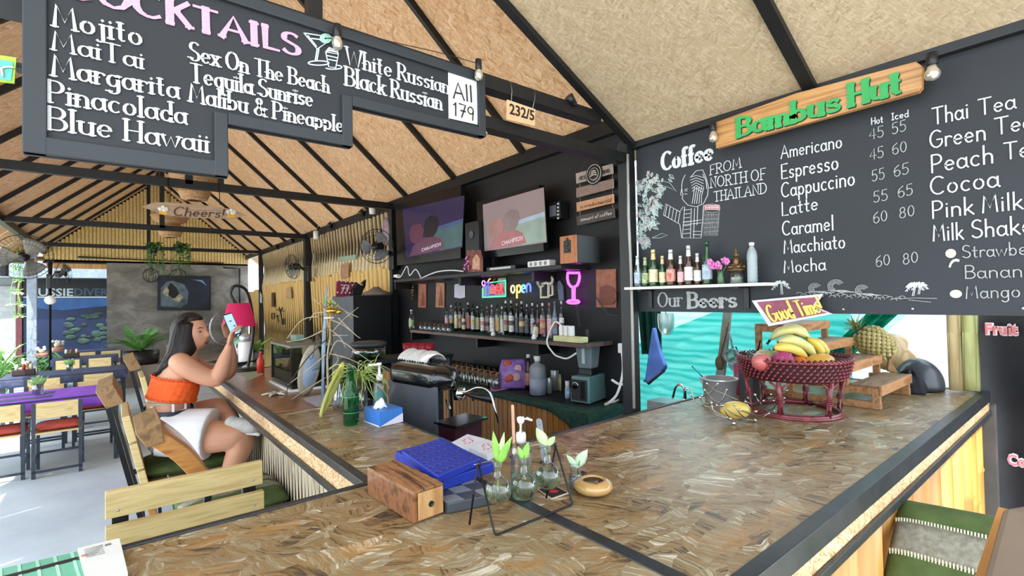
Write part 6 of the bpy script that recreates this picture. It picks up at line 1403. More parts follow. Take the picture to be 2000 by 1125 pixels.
for k, (bx,by,rb,neck,lf,lb,wz) in enumerate(((973,957,27,905,841,'left bulb vase hanging on the wire stand with three green leaves',.1),(1024,948,26,893,880,'middle bulb vase full of pale roots in front of the pump bottle',.5),(1070,929,26,873,837,'right bulb vase with green water and one tall leaf',.35))):
    fr_ = (.18,.46,.80)[k]; rod = TL_+(TR_-TL_)*fr_; d_ = depth(rod); c = Dp(bx,by,d_); r = rb*d_/CF
    t = thing('bulb_vase',lb,'vase',c-V(0,0,r),'glass bulb vases on the wire stand'); hN = Dp(bx,neck,d_).z-c.z
    pr_ = [(0,-r*.97),(.35*r,-r*.93)]+[(r*math.cos(a),r*math.sin(a)) for a in[(-.95+2.2*q/12) for q in range(13)] if math.sin(a)<.93]+[(.30*r,r*1.05),(.26*r,hN*.8),(.34*r,hN)]
    MB().lathe(pr_,c,26,caps=False).build('bulb',CLEARG,t)
    a0 = math.asin(min(.9,wz)); ww = [(0,-r*.94),(.33*r,-r*.9)]+[(r*.95*math.cos(a),r*.95*math.sin(a)) for a in[-.95+(a0+.95)*q/8 for q in range(9)]]+[(0,r*.95*math.sin(a0))]
    MB().lathe(ww,c,22,caps=False).build('water',WATER,t)
    m = MB(); rnd = random.Random(k+5)
    for q in range((10,30,9)[k]):
        a = rnd.uniform(0,6.28); rr = rnd.uniform(.2,.75)*r; m.tube([c+V(0,0,r*.8),c+V(math.cos(a)*rr*.4,math.sin(a)*rr*.4,r*.2),c+V(math.cos(a)*rr,math.sin(a)*rr,-rnd.uniform(.1,.65)*r),c+V(math.cos(a+1)*rr*.8,math.sin(a+1)*rr*.8,-.75*r)],.0006 if k!=1 else .001,4)
    m.build('roots',M('pale_roots','c4c89c',.7),t)
    top = Dp(bx,neck-4,d_); MB().tube([c-V(0,0,r*.2),c+V(0,0,hN*.6),top],.0011,5).build('stem',M('stem_green'),t)
    if k==0:
        for(x0_,y0_,x1_,y1_,w_) in((972,903,963,841,.008),(974,905,1000,852,.008),(975,905,990,872,.009),(976,893,985,843,.006)):leaf(MB(),Dp(x0_,y0_,d_),Dp(x1_,y1_,d_-.01),w_,up=FW,droop=-.0).build('leaf',LEAF if w_>.006 else PLEAF,t)
    if k==1:
        for(x0_,y0_,x1_,y1_,w_) in((1022,898,1012,872,.007),(1023,898,1032,862,.008)):leaf(MB(),Dp(x0_,y0_,d_),Dp(x1_,y1_,d_+.0),w_,up=FW).build('leaf',LEAF,t)
    if k==2:
        for(x0_,y0_,x1_,y1_,w_) in((1068,872,1047,835,.012),(1070,872,1084,852,.008)):leaf(MB(),Dp(x0_,y0_,d_),Dp(x1_,y1_,d_-.01),w_,up=FW,droop=0,cup=.4).build('leaf',PLEAF,t)
    MB().tube([rod+V(-.004,0,.004),c+V(0,0,hN*.92)+V(-.3*r,0,0),c+V(0,-.3*r,hN*.92),c+V(.3*r,0,hN*.92),rod+V(.004,0,.004)],.0007,5).build('hanging_wire',GALV,t)
# matchbox tray card
t = thing('playing_card','black and red card with a flame picture under the right bulb vase','card',at(1080,965)); q4 = [at(*q,Z1) for q in((1048,956),(1077,976),(1112,964),(1087,951))]
for p in q4:p.z = Z1+.002
MB().quad(q4,.0018).build('card',M('cream_card_edge','d8ccb8',.5),t); ce = sum(q4,Vector())/4
MB().quad([ce+(p-ce)*.88+V(0,0,.0006) for p in q4],.0005).build('black_print',INK,t); MB().prism([(.0,-.010),(.010,-.006),(.013,.002),(.006,.004),(.008,.010),(.0,.006),(-.006,.011),(-.006,.002),(-.012,.0),(-.008,-.008)],ce+V(0,0,.0008),RT,FW,.0004).build('flame_print',M('card_red'),t)
# ash tray
p = V(.925,.842,Z1); p = at(1161,967,Z1); p.z = Z1; R_ = 39*sc(p); HH = col_top(p,940)-Z1
p = p+FW*R_*.35; 
t = thing('ashtray','round ochre glazed ceramic ashtray','ashtray',p); OG = M('ochre_glaze','b8935a',.18,coat=.7,var=.08)
MB().lathe([(0,0),(R_*.62,0),(R_*.90,HH*.22),(R_,HH*.5),(R_*.93,HH*.78),(R_*.68,HH*.98),(R_*.56,HH),(R_*.50,HH*.9),(R_*.55,HH*.5),(R_*.4,HH*.3),(0,HH*.28)],p,34).build('body',OG,t)
MB().lathe([(R_*.50,HH*.88),(R_*.54,HH*.52),(R_*.40,HH*.32),(0,HH*.30)],p,26,caps=False).build('dark_well',M('brown_glaze','5a4430',.3),t)
n_ = p-FW*R_*.60+V(0,0,HH*.93); MB().lathe([(R_*.12,R_*.2),(0.001,-R_*.15)],n_,8,mat=Matrix.Rotation(.5,3,'X')).build('notch',M('brown_glaze'),t)
# small jar with white leaf
t, p, h, r = vessel('cutting_jar','small ribbed glass jar with a pale curled leaf behind the ashtray','jar',1124,952,Z1,905,27,[(0,0),(.9,0),(1,.1),(1,.55),(.75,.66),(.82,.7),(.74,.76),(.82,.82),(.74,.88),(.8,1)],CLEARG,(('water',M('grey_water','8a9494',.1,trans=.6),[(0,.02),(.88,.02),(.95,.4),(0,.4)]),))
d_ = depth(p)
leaf(MB(),Dp(1126,915,d_),Dp(1148,877,d_),.014,up=FW,cup=.5).build('leaf',M('creamy_leaf','d8e4cc',.5,c2='a8c8a0',vs=20),t); leaf(MB(),Dp(1126,912,d_),Dp(1106,888,d_),.008,up=FW).build('leaf',M('creamy_leaf'),t)
MB().tube([Dp(1124,945,d_),Dp(1128,920,d_),Dp(1132,900,d_)],.0012,5).build('stem',M('stem_green'),t)
t = thing('lighter','small black lighter behind the ashtray','lighter',at(1138,935)); MB().cbox(at(1138,931,Z1+.012),(.016,.016,.024)).build('body',BLKP,t,bev=.002)

# ================================================================ fruit basket group at the right
BC = V(2.125,.842,Z1); RB, RW = .160, .200
t = thing('fruit_basket','round maroon rattan fruit basket on a ring stand','basket',BC); RAT = M('maroon_rattan','7a2c34',.35,coat=.4,var=.25,vs=60)
zr = col_top(BC-FW*RW,751)-Z1; zR = col_top(BC-FW*RW*1.05,712)-Z1
MB().tube([BC+V(math.cos(a)*RB,math.sin(a)*RB,.010) for a in[q*PI/18 for q in range(36)]],.0085,8,True).build('base_ring',RAT,t)
MB().tube([BC+V(math.cos(a)*RB*1.03,math.sin(a)*RB*1.03,.004) for a in[q*PI/18 for q in range(36)]],.006,8,True).build('base_ring',RAT,t)
a00 = math.atan2(-FW.y,-FW.x)
for q in range(6):
    a = a00+.25+q*PI/3; e = V(math.cos(a),math.sin(a),0)
    MB().tube([BC+e*RB+V(0,0,.008),BC+e*(RB+.004)+V(0,0,zr*.5),BC+e*(RB+.016)+V(0,0,zr)],.0085,8).build('post',RAT,t)
    for sg_ in(-1,1):MB().tube([BC+V(math.cos(a+sg_*.11)*RB,math.sin(a+sg_*.11)*RB,.01),BC+V(math.cos(a+sg_*.04)*RB,math.sin(a+sg_*.04)*RB,.03),BC+V(math.cos(a+sg_*.035)*(RB+.006),math.sin(a+sg_*.035)*(RB+.006),zr*.6),BC+V(math.cos(a+sg_*.07)*(RB+.01),math.sin(a+sg_*.07)*(RB+.01),zr*.85),BC+V(math.cos(a+sg_*.2)*(RB+.013),math.sin(a+sg_*.2)*(RB+.013),zr*.97)],.0042,6).build('brace',RAT,t)
    for zf in(.42,.47,.52):MB().tube([BC+e*(RB+.003)+V(math.cos(b),math.sin(b),0)*.013+V(0,0,zr*zf) for b in[k*PI/6 for k in range(12)]],.0022,5,True).build('binding',RAT,t)
m = MB()
NW = 56
for row in range(6):
    for q in range(NW):
        a = (q+.5*(row%2))*2*PI/NW; f = row/5.5; R1 = RB+.02+(RW-RB-.02)*(f**.7); z_ = zr+(zR-zr)*f
        R2 = RB+.02+(RW-RB-.02)*(min(1,f+.2)**.7)
        m.tube([BC+V(math.cos(a-.03)*(R1-.002),math.sin(a-.03)*(R1-.002),z_),BC+V(math.cos(a)*(R1+R2)/2+math.cos(a)*.004,math.sin(a)*(R1+R2)/2+math.sin(a)*.004,z_+(zR-zr)*.1),BC+V(math.cos(a+.03)*(R2-.002),math.sin(a+.03)*(R2-.002),z_+(zR-zr)*.2)],[.002,.0052,.002],5)
o = m.build('woven_wall',RAT,t); o['kind'] = 'stuff'
MB().lathe([(0,zr-.004),(RB+.012,zr-.004),(RB+.014,zr+.004),(RW-.010,zR-.004),(RW-.016,zR),(RB,zr+.01),(0,zr+.006)],BC,40).build('liner',M('dark_maroon','3e161c',.7),t)
m = MB()
for q in range(64):a = q*2*PI/64; m.tube([BC+V(math.cos(a)*(RW-.008),math.sin(a)*(RW-.008),zR),BC+V(math.cos(a+.05)*RW,math.sin(a+.05)*RW,zR+.012),BC+V(math.cos(a+.1)*(RW+.006),math.sin(a+.1)*(RW+.006),zR)],.004,5)
o = m.build('braided_rim',RAT,t); o['kind'] = 'stuff'
MB().tube([BC+V(math.cos(a)*RW,math.sin(a)*RW,zR) for a in[q*PI/24 for q in range(48)]],.006,6,True).build('rim_ring',RAT,t)
ZF = Z1+zR
def fruit(name,label,px,py,dpt,rads,mat,rot=0.0,stem=True,g='fruit in the rattan basket'):
    c = Dp(px,py,dpt); t = thing(name,label,'fruit',c,g); MT = Matrix((RT,FW,V(0,0,1))).transposed()@Matrix.Rotation(rot,3,'Y')
    k = dpt/CF; m = MB().ball(c,tuple(x*k for x in rads),22,16,mat=MT); 
    m.build('flesh',mat,t); ORG[t.name] = c
    if stem:
        e = MT@V(rads[0]*k*(.98 if rads[0]>rads[2]*1.3 else 0),0,rads[2]*k*(.98 if rads[0]<=rads[2]*1.3 else 0)); MB().tube([c+e*.96,c+e*1.06],[.004,.003],7).build('stem',M('brown_stem','5a4024',.8),t)
    return t, c, k, MT
dB = depth(BC)
fruit('mango','large orange yellow mango at the right front of the basket',1600,707,dB-.09,(30,18,16),M('ripe_mango','e0942a',.35,coat=.3,c2='eebc4c',vs=12),-.12)
fruit('orange','bright orange behind the mango',1561,711,dB-.08,(16,16,15),M('orange_peel','e87a20',.5,var=.06,vs=200,bmp=.4))
t_, c_, k_, MT_ = fruit('dragon_fruit','magenta pink dragon fruit at the front of the basket',1530,706,dB-.085,(21,18,20),M('dragon_pink','98204e',.5,var=.3,vs=14,c2='b84c80'),.2)
for q in range(12):
    a = q*2.39; z_ = -.6+q*.12; e = MT_@V(math.cos(a)*19*k_*math.sqrt(max(0,1-z_*z_)),math.sin(a)*16*k_*math.sqrt(max(0,1-z_*z_)),z_*19*k_); leaf(MB(),c_+e,c_+e*1.12+V(0,0,.012),.006).build('scale',M('dragon_scale','c87a7c',.5),t_)
fruit('apple','pink red apple at the left front of the basket',1488,707,dB-.075,(19,18,18),M('pink_apple','b84450',.35,coat=.3,c2='cf8478',vs=8))
fruit('guava','pale green round guava behind the pink apple',1495,699,dB-.02,(21,20,17),M('pale_guava','b4bc84',.45,var=.08))
fruit('guava','pale green guava behind the dragon fruit',1512,701,dB+.03,(18,17,16),M('pale_guava'))
fruit('plum','dark red plum tucked between dragon fruit and bananas',1552,700,dB-.03,(14,14,12),M('dark_plum','8c2c4c',.3,coat=.3))
bt2 = thing('banana_bunch','bunch of ripe yellow bananas lying on top of the basket','bananas',Dp(1550,680,dB)); YB2 = M('banana_yellow','d8b83a',.4,var=.12,vs=10,c2='ecd874'); YG = M('banana_pale','c8c468',.4,var=.1,vs=10,c2='e0d898')
for k, (L,w_,dd_,mt) in enumerate((([(1510,680),(1530,678),(1555,684),(1575,697)],9,-.08,YB2),([(1518,668),(1545,663),(1575,677),(1592,697)],9.5,-.05,YG),([(1506,662),(1525,648),(1555,645),(1582,664)],9,.0,YG),([(1575,660),(1590,670),(1602,684),(1604,696)],8,-.03,YB2),([(1582,663),(1600,670),(1611,684),(1613,697)],8,.01,YB2),([(1520,652),(1540,641),(1562,644),(1580,660)],8.5,.05,YG))):
    P = cat_rom([Dp(x,y,dB+dd_) for x,y in L],5); n = len(P); kk = dB/CF
    MB().tube(P,[w_*kk*(.35+.65*min(1,4.0*min(i,n-1-i)/n)) for i in range(n)],7).build('banana',mt,bt2)
MB().tube([Dp(1504,664,dB),Dp(1498,672,dB)],.006,6).build('tip',M('brown_stem'),bt2)
t = thing('glass_tureen','glass bowl with lid and two black straws behind the basket rim','bowl',Dp(1460,712,dB+.14)); c = Dp(1462,706,dB+.16); k = sc(c)
MB().lathe([(0,-6*k),(24*k,-4*k),(24*k,8*k),(18*k,14*k),(6*k,17*k),(3*k,21*k),(0,22*k)],c,24).build('bowl',GLS,t)
for a, b in(((1446,697),(1437,677)),((1480,686),(1485,665))):MB().tube([Dp(*a,dB+.14),Dp(*b,dB+.14)],.0035,6).build('straw',BLKP,t)
MB().box((c.x-.03,c.y-.03,Z1),(c.x+.03,c.y+.03,c.z-6*k)).build('stand',M('dark_stand','2c2a2c',.5),t)
t = thing('pink_cup','pink plastic tumbler hidden behind the basket stand','cup',Dp(1450,790,dB+.18)); c = at(1447,770,Z1); k = sc(c); c.z = Z1; MB().lathe([(0,0),(10*k,0),(13*k,60*k),(12*k,60*k),(9*k,3*k),(0,3*k)],c,18).build('cup',M('rose_plastic','b04a6c',.4),t)
# ice bucket
p = at(1406,784,Z1); p.z = Z1; k = sc(p); h = col_top(p,738)-Z1
t = thing('ice_bucket','brushed steel ice bucket with tongs behind the wire bowl','bucket',p)
MB().lathe([(0,0),(26*k,0),(27*k,.004),(33*k,h*.93),(35.5*k,h*.95),(35.5*k,h),(32*k,h),(26*k,.006),(0,.006)],p,32).build('pail',STEEL,t)
MB().tube([Dp(1372,736,depth(p)),Dp(1351,715,depth(p))],.003,6).build('tong_handle',M('dark_metal','55565a',.4,.6),t); MB().lathe([(35.8*k,h*.80),(35.8*k,h*.93)],p+RT*0,6,caps=False).v
MB().cbox(p-RT*33*k+V(0,0,h*.88),(.012,.012,.02)).build('ear',STEEL,t); MB().cbox(p+RT*33*k+V(0,0,h*.86),(.012,.012,.02)).build('ear',STEEL,t)
# wire bowl with mango
wc = V(1.83,.925,Z1); t = thing('wire_bowl','sculptural wire fruit bowl with silver ball tips','bowl',wc); WM = M('satin_nickel','a09a90',.25,1.0,var=.05)
dW = depth(wc)
z6 = lambda x, y:(1320+x/5.625,640+y/5.625)
def wire(L,r=.0022,balls=True):
    P = cat_rom([Dp(*z6(x,y),dW+d) for x,y,d in L],5); MB().tube(P,r,6).build('wire',WM,t)
    if balls:
        for e in(P[0],P[-1]):MB().ball(e,.0052,10,8).build('ball_tip',M('polished_ball','d8d8da',.1,1.0,var=0),t)
for L in([(160,740,.02),(220,810,.0),(350,870,-.03),(500,855,-.06)],[(165,675,.05),(200,780,.04),(280,850,0),(400,900,-.04),(560,985,-.07)],[(265,765,0),(320,880,-.03),(450,960,-.08),(600,1000,-.08)], [(315,685,.07),(400,790,0),(515,855,-.07)][::-1],[(340,615,.12),(440,690,.08),(560,740,.05),(680,790,.03),(790,770,.1)],[(460,615,.12),(400,700,.08),(330,740,.05),(285,745,.02)], [(560,680,.12),(520,780,.04),(450,850,-.04)],[(515,855,-.09),(560,950,-.09),(640,1040,-.06)],[(640,845,-.1),(700,940,-.10),(790,1010,-.06)],[(765,810,-.08),(830,910,-.09),(930,980,-.02),(1020,940,.0)], [(870,735,0),(920,820,-.02),(1000,890,0),(1080,910,.02)],[(1045,730,.05),(960,790,.0),(860,840,-.06),(765,810,-.08)],[(1075,800,.03),(980,860,-.02),(880,920,-.07)],[(1220,685,.07),(1140,740,.06),(1045,790,.03),(960,800,0)], [(1190,770,.05),(1110,850,.03),(1000,940,-.02),(880,960,-.06),(700,900,-.1)],[(1180,820,.04),(1140,855,.03),(1145,740,.03)],[(870,1015,-.05),(760,1000,-.07),(620,940,-.09),(515,855,-.09)],[(390,825,-.06),(420,920,-.07),(520,975,-.07),(640,1040,-.06)],[(120,670,.05),(95,665,.05),(85,790,.06)]):wire(L)
for x, y in((635,1045),(870,1015),(700,985)):c = Dp(*z6(x,y),dW-.05); c = at(*z6(x,y+6),Z1+.006); MB().ball(c,.0075,10,8).build('foot_ball',M('polished_ball'),t)
c = Dp(1436,801,dW-.045); t2 = thing('mango','pale yellow mango lying in the wire bowl','fruit',c); MB().ball(c,(29*dW/CF,17*dW/CF,17*dW/CF),22,16,mat=Matrix((RT,FW,V(0,0,1))).transposed()).build('flesh',M('pale_mango','d0b45a',.4,var=.06),t2)
# stepped display rack
PI2 = wood('rack_wood','8a5c34','b4855a',(6,30,30),.6); TOPW = wood('rack_top_wood','6d5440','94775a',(6,40,40),.6)
sr = thing('stepped_rack','wooden four step display rack on the counter','rack',V(2.6,.86,Z1))
X0, X1 = 2.385, 2.83
for k, (y0_,y1_,z_) in enumerate(((.620,.725,1.234),(.730,.835,1.315),(.842,.94,1.392),(.945,1.11,1.472))):
    MB().box((X0,y0_,z_-.006),(X1,y1_,z_)).build('tread',TOPW,sr,bev=.001)
    MB().box((X0-.002,y0_-.006,z_-.038),(X1+.002,y0_+.006,z_+.001)).build('front_board',PI2,sr,bev=.001)
    for x_ in(X0+.008,X1-.012):
        MB().box((x_-.008,y0_+.006,z_-.036),(x_+.010,1.11 if k==3 else y1_+.05,z_-.007)).build('rail',PI2,sr,bev=.001)
        MB().box((x_-.010,y0_+.002,Z1 if k in(0,3) else z_-.12),(x_+.012,y0_+.028,z_-.007)).build('leg',PI2,sr,bev=.001)
for x_ in(X0+.008,X1-.012):
    MB().box((x_-.008,.62,Z1),(x_+.010,1.11,Z1+.028)).build('foot_rail',PI2,sr,bev=.001); MB().box((x_-.010,1.085,Z1+.028),(x_+.012,1.11,1.46)).build('leg',PI2,sr,bev=.001)
# good time sign
XG = 1.68
sgp = [Xp(x,y,XG) for x,y in((1471,587),(1609,574),(1593,598),(1628,613),(1504,637))]
t = thing('good_time_sign','tilted arrow-tailed sign reading Good Time! in yellow on dusty red','sign',sgp[4]); o0 = sgp[4]
pl = [(-(p.y-o0.y),p.z-o0.z) for p in sgp][::-1]; MB().prism(pl,o0,(0,-1,0),(0,0,1),.012).build('board',M('white_border_paint','c8c4d0',.6),t,bev=.001)
cx = sum(p[0] for p in pl)/5; cy = sum(p[1] for p in pl)/5
MB().prism([(cx+(a-cx)*.87,cy+(b-cy)*.80) for a,b in pl],o0-V(.0122,0,0),(0,-1,0),(0,0,1),.001).build('red_field',M('dusty_red_paint','8c4a5c',.6,var=.25,vs=14),t)
for tx, a, b, hh in(("Good",(1508,629),(1554,620),34),("Time!",(1563,617),(1610,609),31)):
    P0, P1 = Xp(*a,XG-.014), Xp(*b,XG-.014); write(MB(),tx,P0,P1,hh*depth(P0)/CF,NX,.07,.13,up=(0,.42,1),t=.0012).build('lettering',M('mustard_paint','d8c060',.6),t)
# pineapple
pd = 2.42; a0_, a1_ = Dp(1680,645,pd+.03), Dp(1737,698,pd-.05); t = thing('pineapple','ripe pineapple lying tilted with its crown up to the left','fruit',(a0_+a1_)/2)
ax_ = (a1_-a0_); Lp = ax_.length*1.02; ax_.normalize(); ff = frame(ax_); MP = Matrix((ff[0],ff[1],ax_)).transposed(); cp_ = (a0_+a1_)/2; kk = pd/CF; rp = 28*kk
def prad(s_):return rp*(1-abs(s_*1.05)**3.2)**.5 if abs(s_)<.95 else .2*rp
MB().lathe([(max(.001,prad(-1+q/8)),(-1+q/8)*Lp*.5) for q in range(17)],cp_,20,mat=MP).build('core',M('pineapple_green','5f5c34',.7),t)
rnd = random.Random(7)
for row in range(12):
    s_ = -.86+row*.155; R_ = prad(s_); n_ = max(5,int(17*R_/rp))
    for q in range(n_):
        a = (q+.5*(row%2))*2*PI/n_; e = MP@V(math.cos(a),math.sin(a),0); c = cp_+ax_*(s_*Lp*.5)+e*R_*.98
        FM = Matrix((ax_.cross(e),ax_,e)).transposed(); m = MB().lathe([(.175*rp,0),(.15*rp,.08*rp),(.04*rp,.13*rp)],c,6,mat=FM,sm=False); m.build('eye',M('pineapple_eye','8f8650',.6,c2='c0b078',vs=40),t)
for q in range(26):
    a = q*2.4; e = MP@V(math.cos(a),math.sin(a),0); b = cp_-ax_*Lp*(.49+.008*q); ln = (.05+.018*(q%4))*(1.0-q*.008); leaf(MB(),b,b-ax_*ln*(.45+q*.02)+e*ln*(.8-q*.022),.006,up=e,droop=-.25,n=5).build('crown_leaf',M('crown_green','6d7444',.6,c2='98945c',vs=30),t)
for q in range(5):e0 = cp_+ax_*Lp*.50; MB().tube(cat_rom([e0,e0+V(.01*q-.02,0,-.03),e0+V(.016*q-.03,-.006*q,-.065-.006*q)],4),[.006]*8+[.002],6).build('dry_leaf',M('dry_brown','9c7a50',.8,var=.3),t)
# beige glossy fish-shaped cushion piece
t = thing('ceramic_fish','glossy beige fish-shaped ceramic piece with a black emblem','ornament',at(1755,727)); 
fp = [(1712,726),(1706,690),(1712,662),(1730,650),(1748,651),(1766,656),(1768,662),(1760,668),(1764,676),(1778,686),(1792,700),(1793,712),(1780,722),(1755,727)]
dF = 2.56; fo = Dp(1750,727,dF); pl = [((Dp(x,y,dF)-fo).dot(RT),(Dp(x,y,dF)-fo).z) for x,y in fp]
m = MB(); cxx = sum(p[0] for p in pl)/len(pl); cyy = sum(p[1] for p in pl)/len(pl)
rings = [(1,0),(.97,.018),(.85,.034),(.6,.046),(.3,.052),(.02,.054)]; n_ = len(pl); vs = []
for s_, z_ in[(x,-y) for x,y in rings[::-1]]+rings[1:]:vs += [fo+RT*(cxx+(a-cxx)*s_)+V(0,0,cyy+(b-cyy)*s_)-FW*z_ for a,b in pl]
nr = len(rings)*2-1; fs = [(i*n_+k,i*n_+(k+1)%n_,(i+1)*n_+(k+1)%n_,(i+1)*n_+k) for i in range(nr-1) for k in range(n_)]
MB().add(vs,fs,0,True).build('body',M('beige_glaze','c4a676',.2,coat=.6,var=.05),t,sub=1)
c = Dp(1740,682,dF-.055); MB().lathe([(.018,0),(.018,.002),(.0,.002)],c,16,mat=Matrix((RT,V(0,0,1),-FW)).transposed()).build('emblem',INK,t); MB().lathe([(.012,.0026),(.009,.0026)],c,16,mat=Matrix((RT,V(0,0,1),-FW)).transposed(),caps=False).build('emblem_ring',LG,t)
# helmet
hc = at(1822,766,Z1); hc.z = Z1; kk = sc(hc); t = thing('motorbike_helmet','dark grey open helmet with two white stripes beside the bamboo post','helmet',hc+FW*.08)
hc = hc+FW*.08; HM = M('matt_graphite','3a3e46',.35,coat=.2,var=.05); R1_ = 38*kk
def shell(a,b):
    th = a*2*PI; ph = b*PI*.54; return hc+V(0,0,.022)+RT*(R1_*math.sin(ph)*math.cos(th))+FW*(R1_*1.05*math.sin(ph)*math.sin(th))+V(0,0,R1_*1.32*math.cos(ph))
MB().sheet(shell,28,14,.006).build('shell',HM,t)
for off in(-.07,.07):
    def strp(a,b):ph = -.25+a*1.75; ww = off+(b-.5)*.07; q = hc+V(0,0,.022)+RT*(R1_*1.012*math.sin(ph)*math.cos(ww))+FW*(R1_*math.sin(ww)*1.0-.02)+V(0,0,R1_*1.335*math.cos(ph)); return q
    def strp(a,b):th = -.75+off+(b-.5)*.09; ph = .05+a*1.45; return hc+V(0,0,.022)+RT*(R1_*1.06*math.sin(ph)*math.cos(th))+FW*(R1_*1.11*math.sin(ph)*math.sin(th))+V(0,0,R1_*1.39*math.cos(ph))
    MB().sheet(strp,16,3,.002).build('white_stripe',M('stripe_white','d8dcde',.4,var=0),t)
MB().tube([shell(q/28,1.0) for q in range(28)],.006,6,True).build('rim_trim',BLKP,t)
t = thing('black_bag','crumpled black cloth bag between the rack and the helmet','bag',at(1790,775)); c = at(1795,768,Z1); kk = sc(c); m = MB()
def bag(a,b):th = a*2*PI; ph = b*PI/2; r_ = (26+5*math.sin(th*3+1)+3*math.sin(th*7))*kk; return c+FW*.03+V(0,0,0)+RT*(r_*math.sin(ph)*math.cos(th)-4*kk)+FW*(r_*math.sin(ph)*math.sin(th))+V(0,0,38*kk*math.cos(ph)*(1+.15*math.sin(th*4))+.001)
MB().sheet(bag,24,10,.003).build('bag',M('black_cloth','1c1f26',.8,var=.3,vs=40),t)
# bamboo posts at the counter end
for k, (px,pt,w_) in enumerate(((1868,613,11),(1899,613,13))):
    b_ = Zp(px,766,Z1); kk = sc(b_); t = thing('bamboo_post',('paler','greener')[k]+' bamboo post standing at the '+('helmet side' if k==0 else 'outer corner')+' of the counter end','post',b_,'bamboo posts at the counter end')
    P = []; Rr = []
    for zf in(0,.55,1.05):
        for dz, rr in((-.01,1.0),(0,1.08),(.01,1.0)):P.append(b_+V(0,0,max(0,zf+dz))); Rr.append(w_*kk*rr)
    MB().tube(P[2:],Rr[2:],14).build('culm',wood('cream_bamboo','b49a68','d8c494',(14,14,1),.45) if k==0 else wood('green_bamboo','9aa868','c8c88c',(14,14,1),.45),t)
# ================================================================ the woman on the bar stool
def remesh(name,mb,mat,par,vox=0.007,smooth=4,label=None):
    """several overlapping shells joined into one continuous surface"""
    o = mb.build(name,mat,par)
    r = o.modifiers.new('remesh','REMESH'); r.mode = 'VOXEL'; r.voxel_size = vox; r.use_smooth_shade = True
    s_ = o.modifiers.new('smooth','SMOOTH'); s_.factor = 0.6; s_.iterations = smooth
    dg = bpy.context.evaluated_depsgraph_get(); dg.update(); me = bpy.data.meshes.new_from_object(o.evaluated_get(dg))
    o.modifiers.clear(); old = o.data; o.data = me; bpy.data.meshes.remove(old)
    if label:o['label'] = label
    return o
def loft(mb,rings,n=28,mi=0):
    """rings: (left pixel, right pixel, y, half depth)"""
    vs = []
    for(l,r,y,hd) in rings:
        a = Yp(*l,y); b = Yp(*r,y); c = (a+b)/2; e = (b-a)/2
        vs += [c+e*math.cos(2*PI*k/n)+V(0,1,0)*hd*math.sin(2*PI*k/n) for k in range(n)]
    N = len(rings); fs = [(i*n+k,i*n+(k+1)%n,(i+1)*n+(k+1)%n,(i+1)*n+k) for i in range(N-1) for k in range(n)]
    return mb.add(vs,fs+[tuple(reversed(range(n))),tuple((N-1)*n+k for k in range(n))],mi,True)
def limb(mb,pts,rs,k=6,n=16,**kw):
    """joint points (px, py, y) with radii, swept smoothly"""
    P = [Yp(a,b,y) for a,b,y in pts]; C = cat_rom(P,k); R_ = [v.x for v in cat_rom([V(r,0,0) for r in rs],k)]

    return mb.tube(C,R_,n,**kw)
SKIN = M('warm_skin','c08c70',.5,var=.06,vs=8,sub=.15); YW = 3.22
wm = thing('person','woman in orange crop top and white shorts on a bar stool holding up a phone','person',Yp(322,880,YW))
body = MB()
loft(body,[((288,872),(366,872),YW,.15),((278,845),(368,838),YW,.175),((282,812),(370,805),YW,.155),((286,790),(372,786),YW,.14),((292,768),(378,770),YW,.145),((299,742),(386,748),YW,.155),((314,720),(386,722),YW,.165),((330,703),(384,707),YW,.15),((346,692),(384,697),YW,.075),((354,682),(386,690),YW,.055),((356,668),(388,678),YW,.05)])
limb(body,[(352,712,3.20),(352,708,3.10),(362,716,3.06),(392,732,3.04),(420,741,3.02),(428,738,3.01)],[.05,.052,.052,.048,.040,.034])
limb(body,[(418,741,3.02),(430,728,3.01),(440,700,3.01),(445,684,3.01),(448,675,3.01)],[.036,.041,.032,.022,.020])
limb(body,[(366,705,3.30),(372,708,3.38),(400,722,3.40),(440,736,3.38)],[.05,.048,.042,.034])
limb(body,[(438,736,3.38),(450,722,3.36),(452,695,3.34),(450,672,3.32),(449,664,3.31)],[.034,.036,.030,.020,.019])
limb(body,[(312,846,3.13),(345,848,3.11),(400,852,3.04),(445,852,2.97),(468,852,2.93),(476,856,2.92)],[.11,.112,.092,.075,.062,.045])
limb(body,[(470,850,2.93),(474,866,2.93),(462,892,2.96),(448,925,3.0),(436,965,3.03)],[.056,.056,.056,.042,.03])
limb(body,[(322,838,3.32),(360,826,3.34),(405,806,3.33),(430,797,3.30),(436,800,3.28)],[.105,.10,.078,.06,.045])
limb(body,[(432,799,3.28),(440,806,3.2),(450,818,3.08),(458,826,2.98),(464,830,2.94)],[.054,.052,.044,.032,.028])
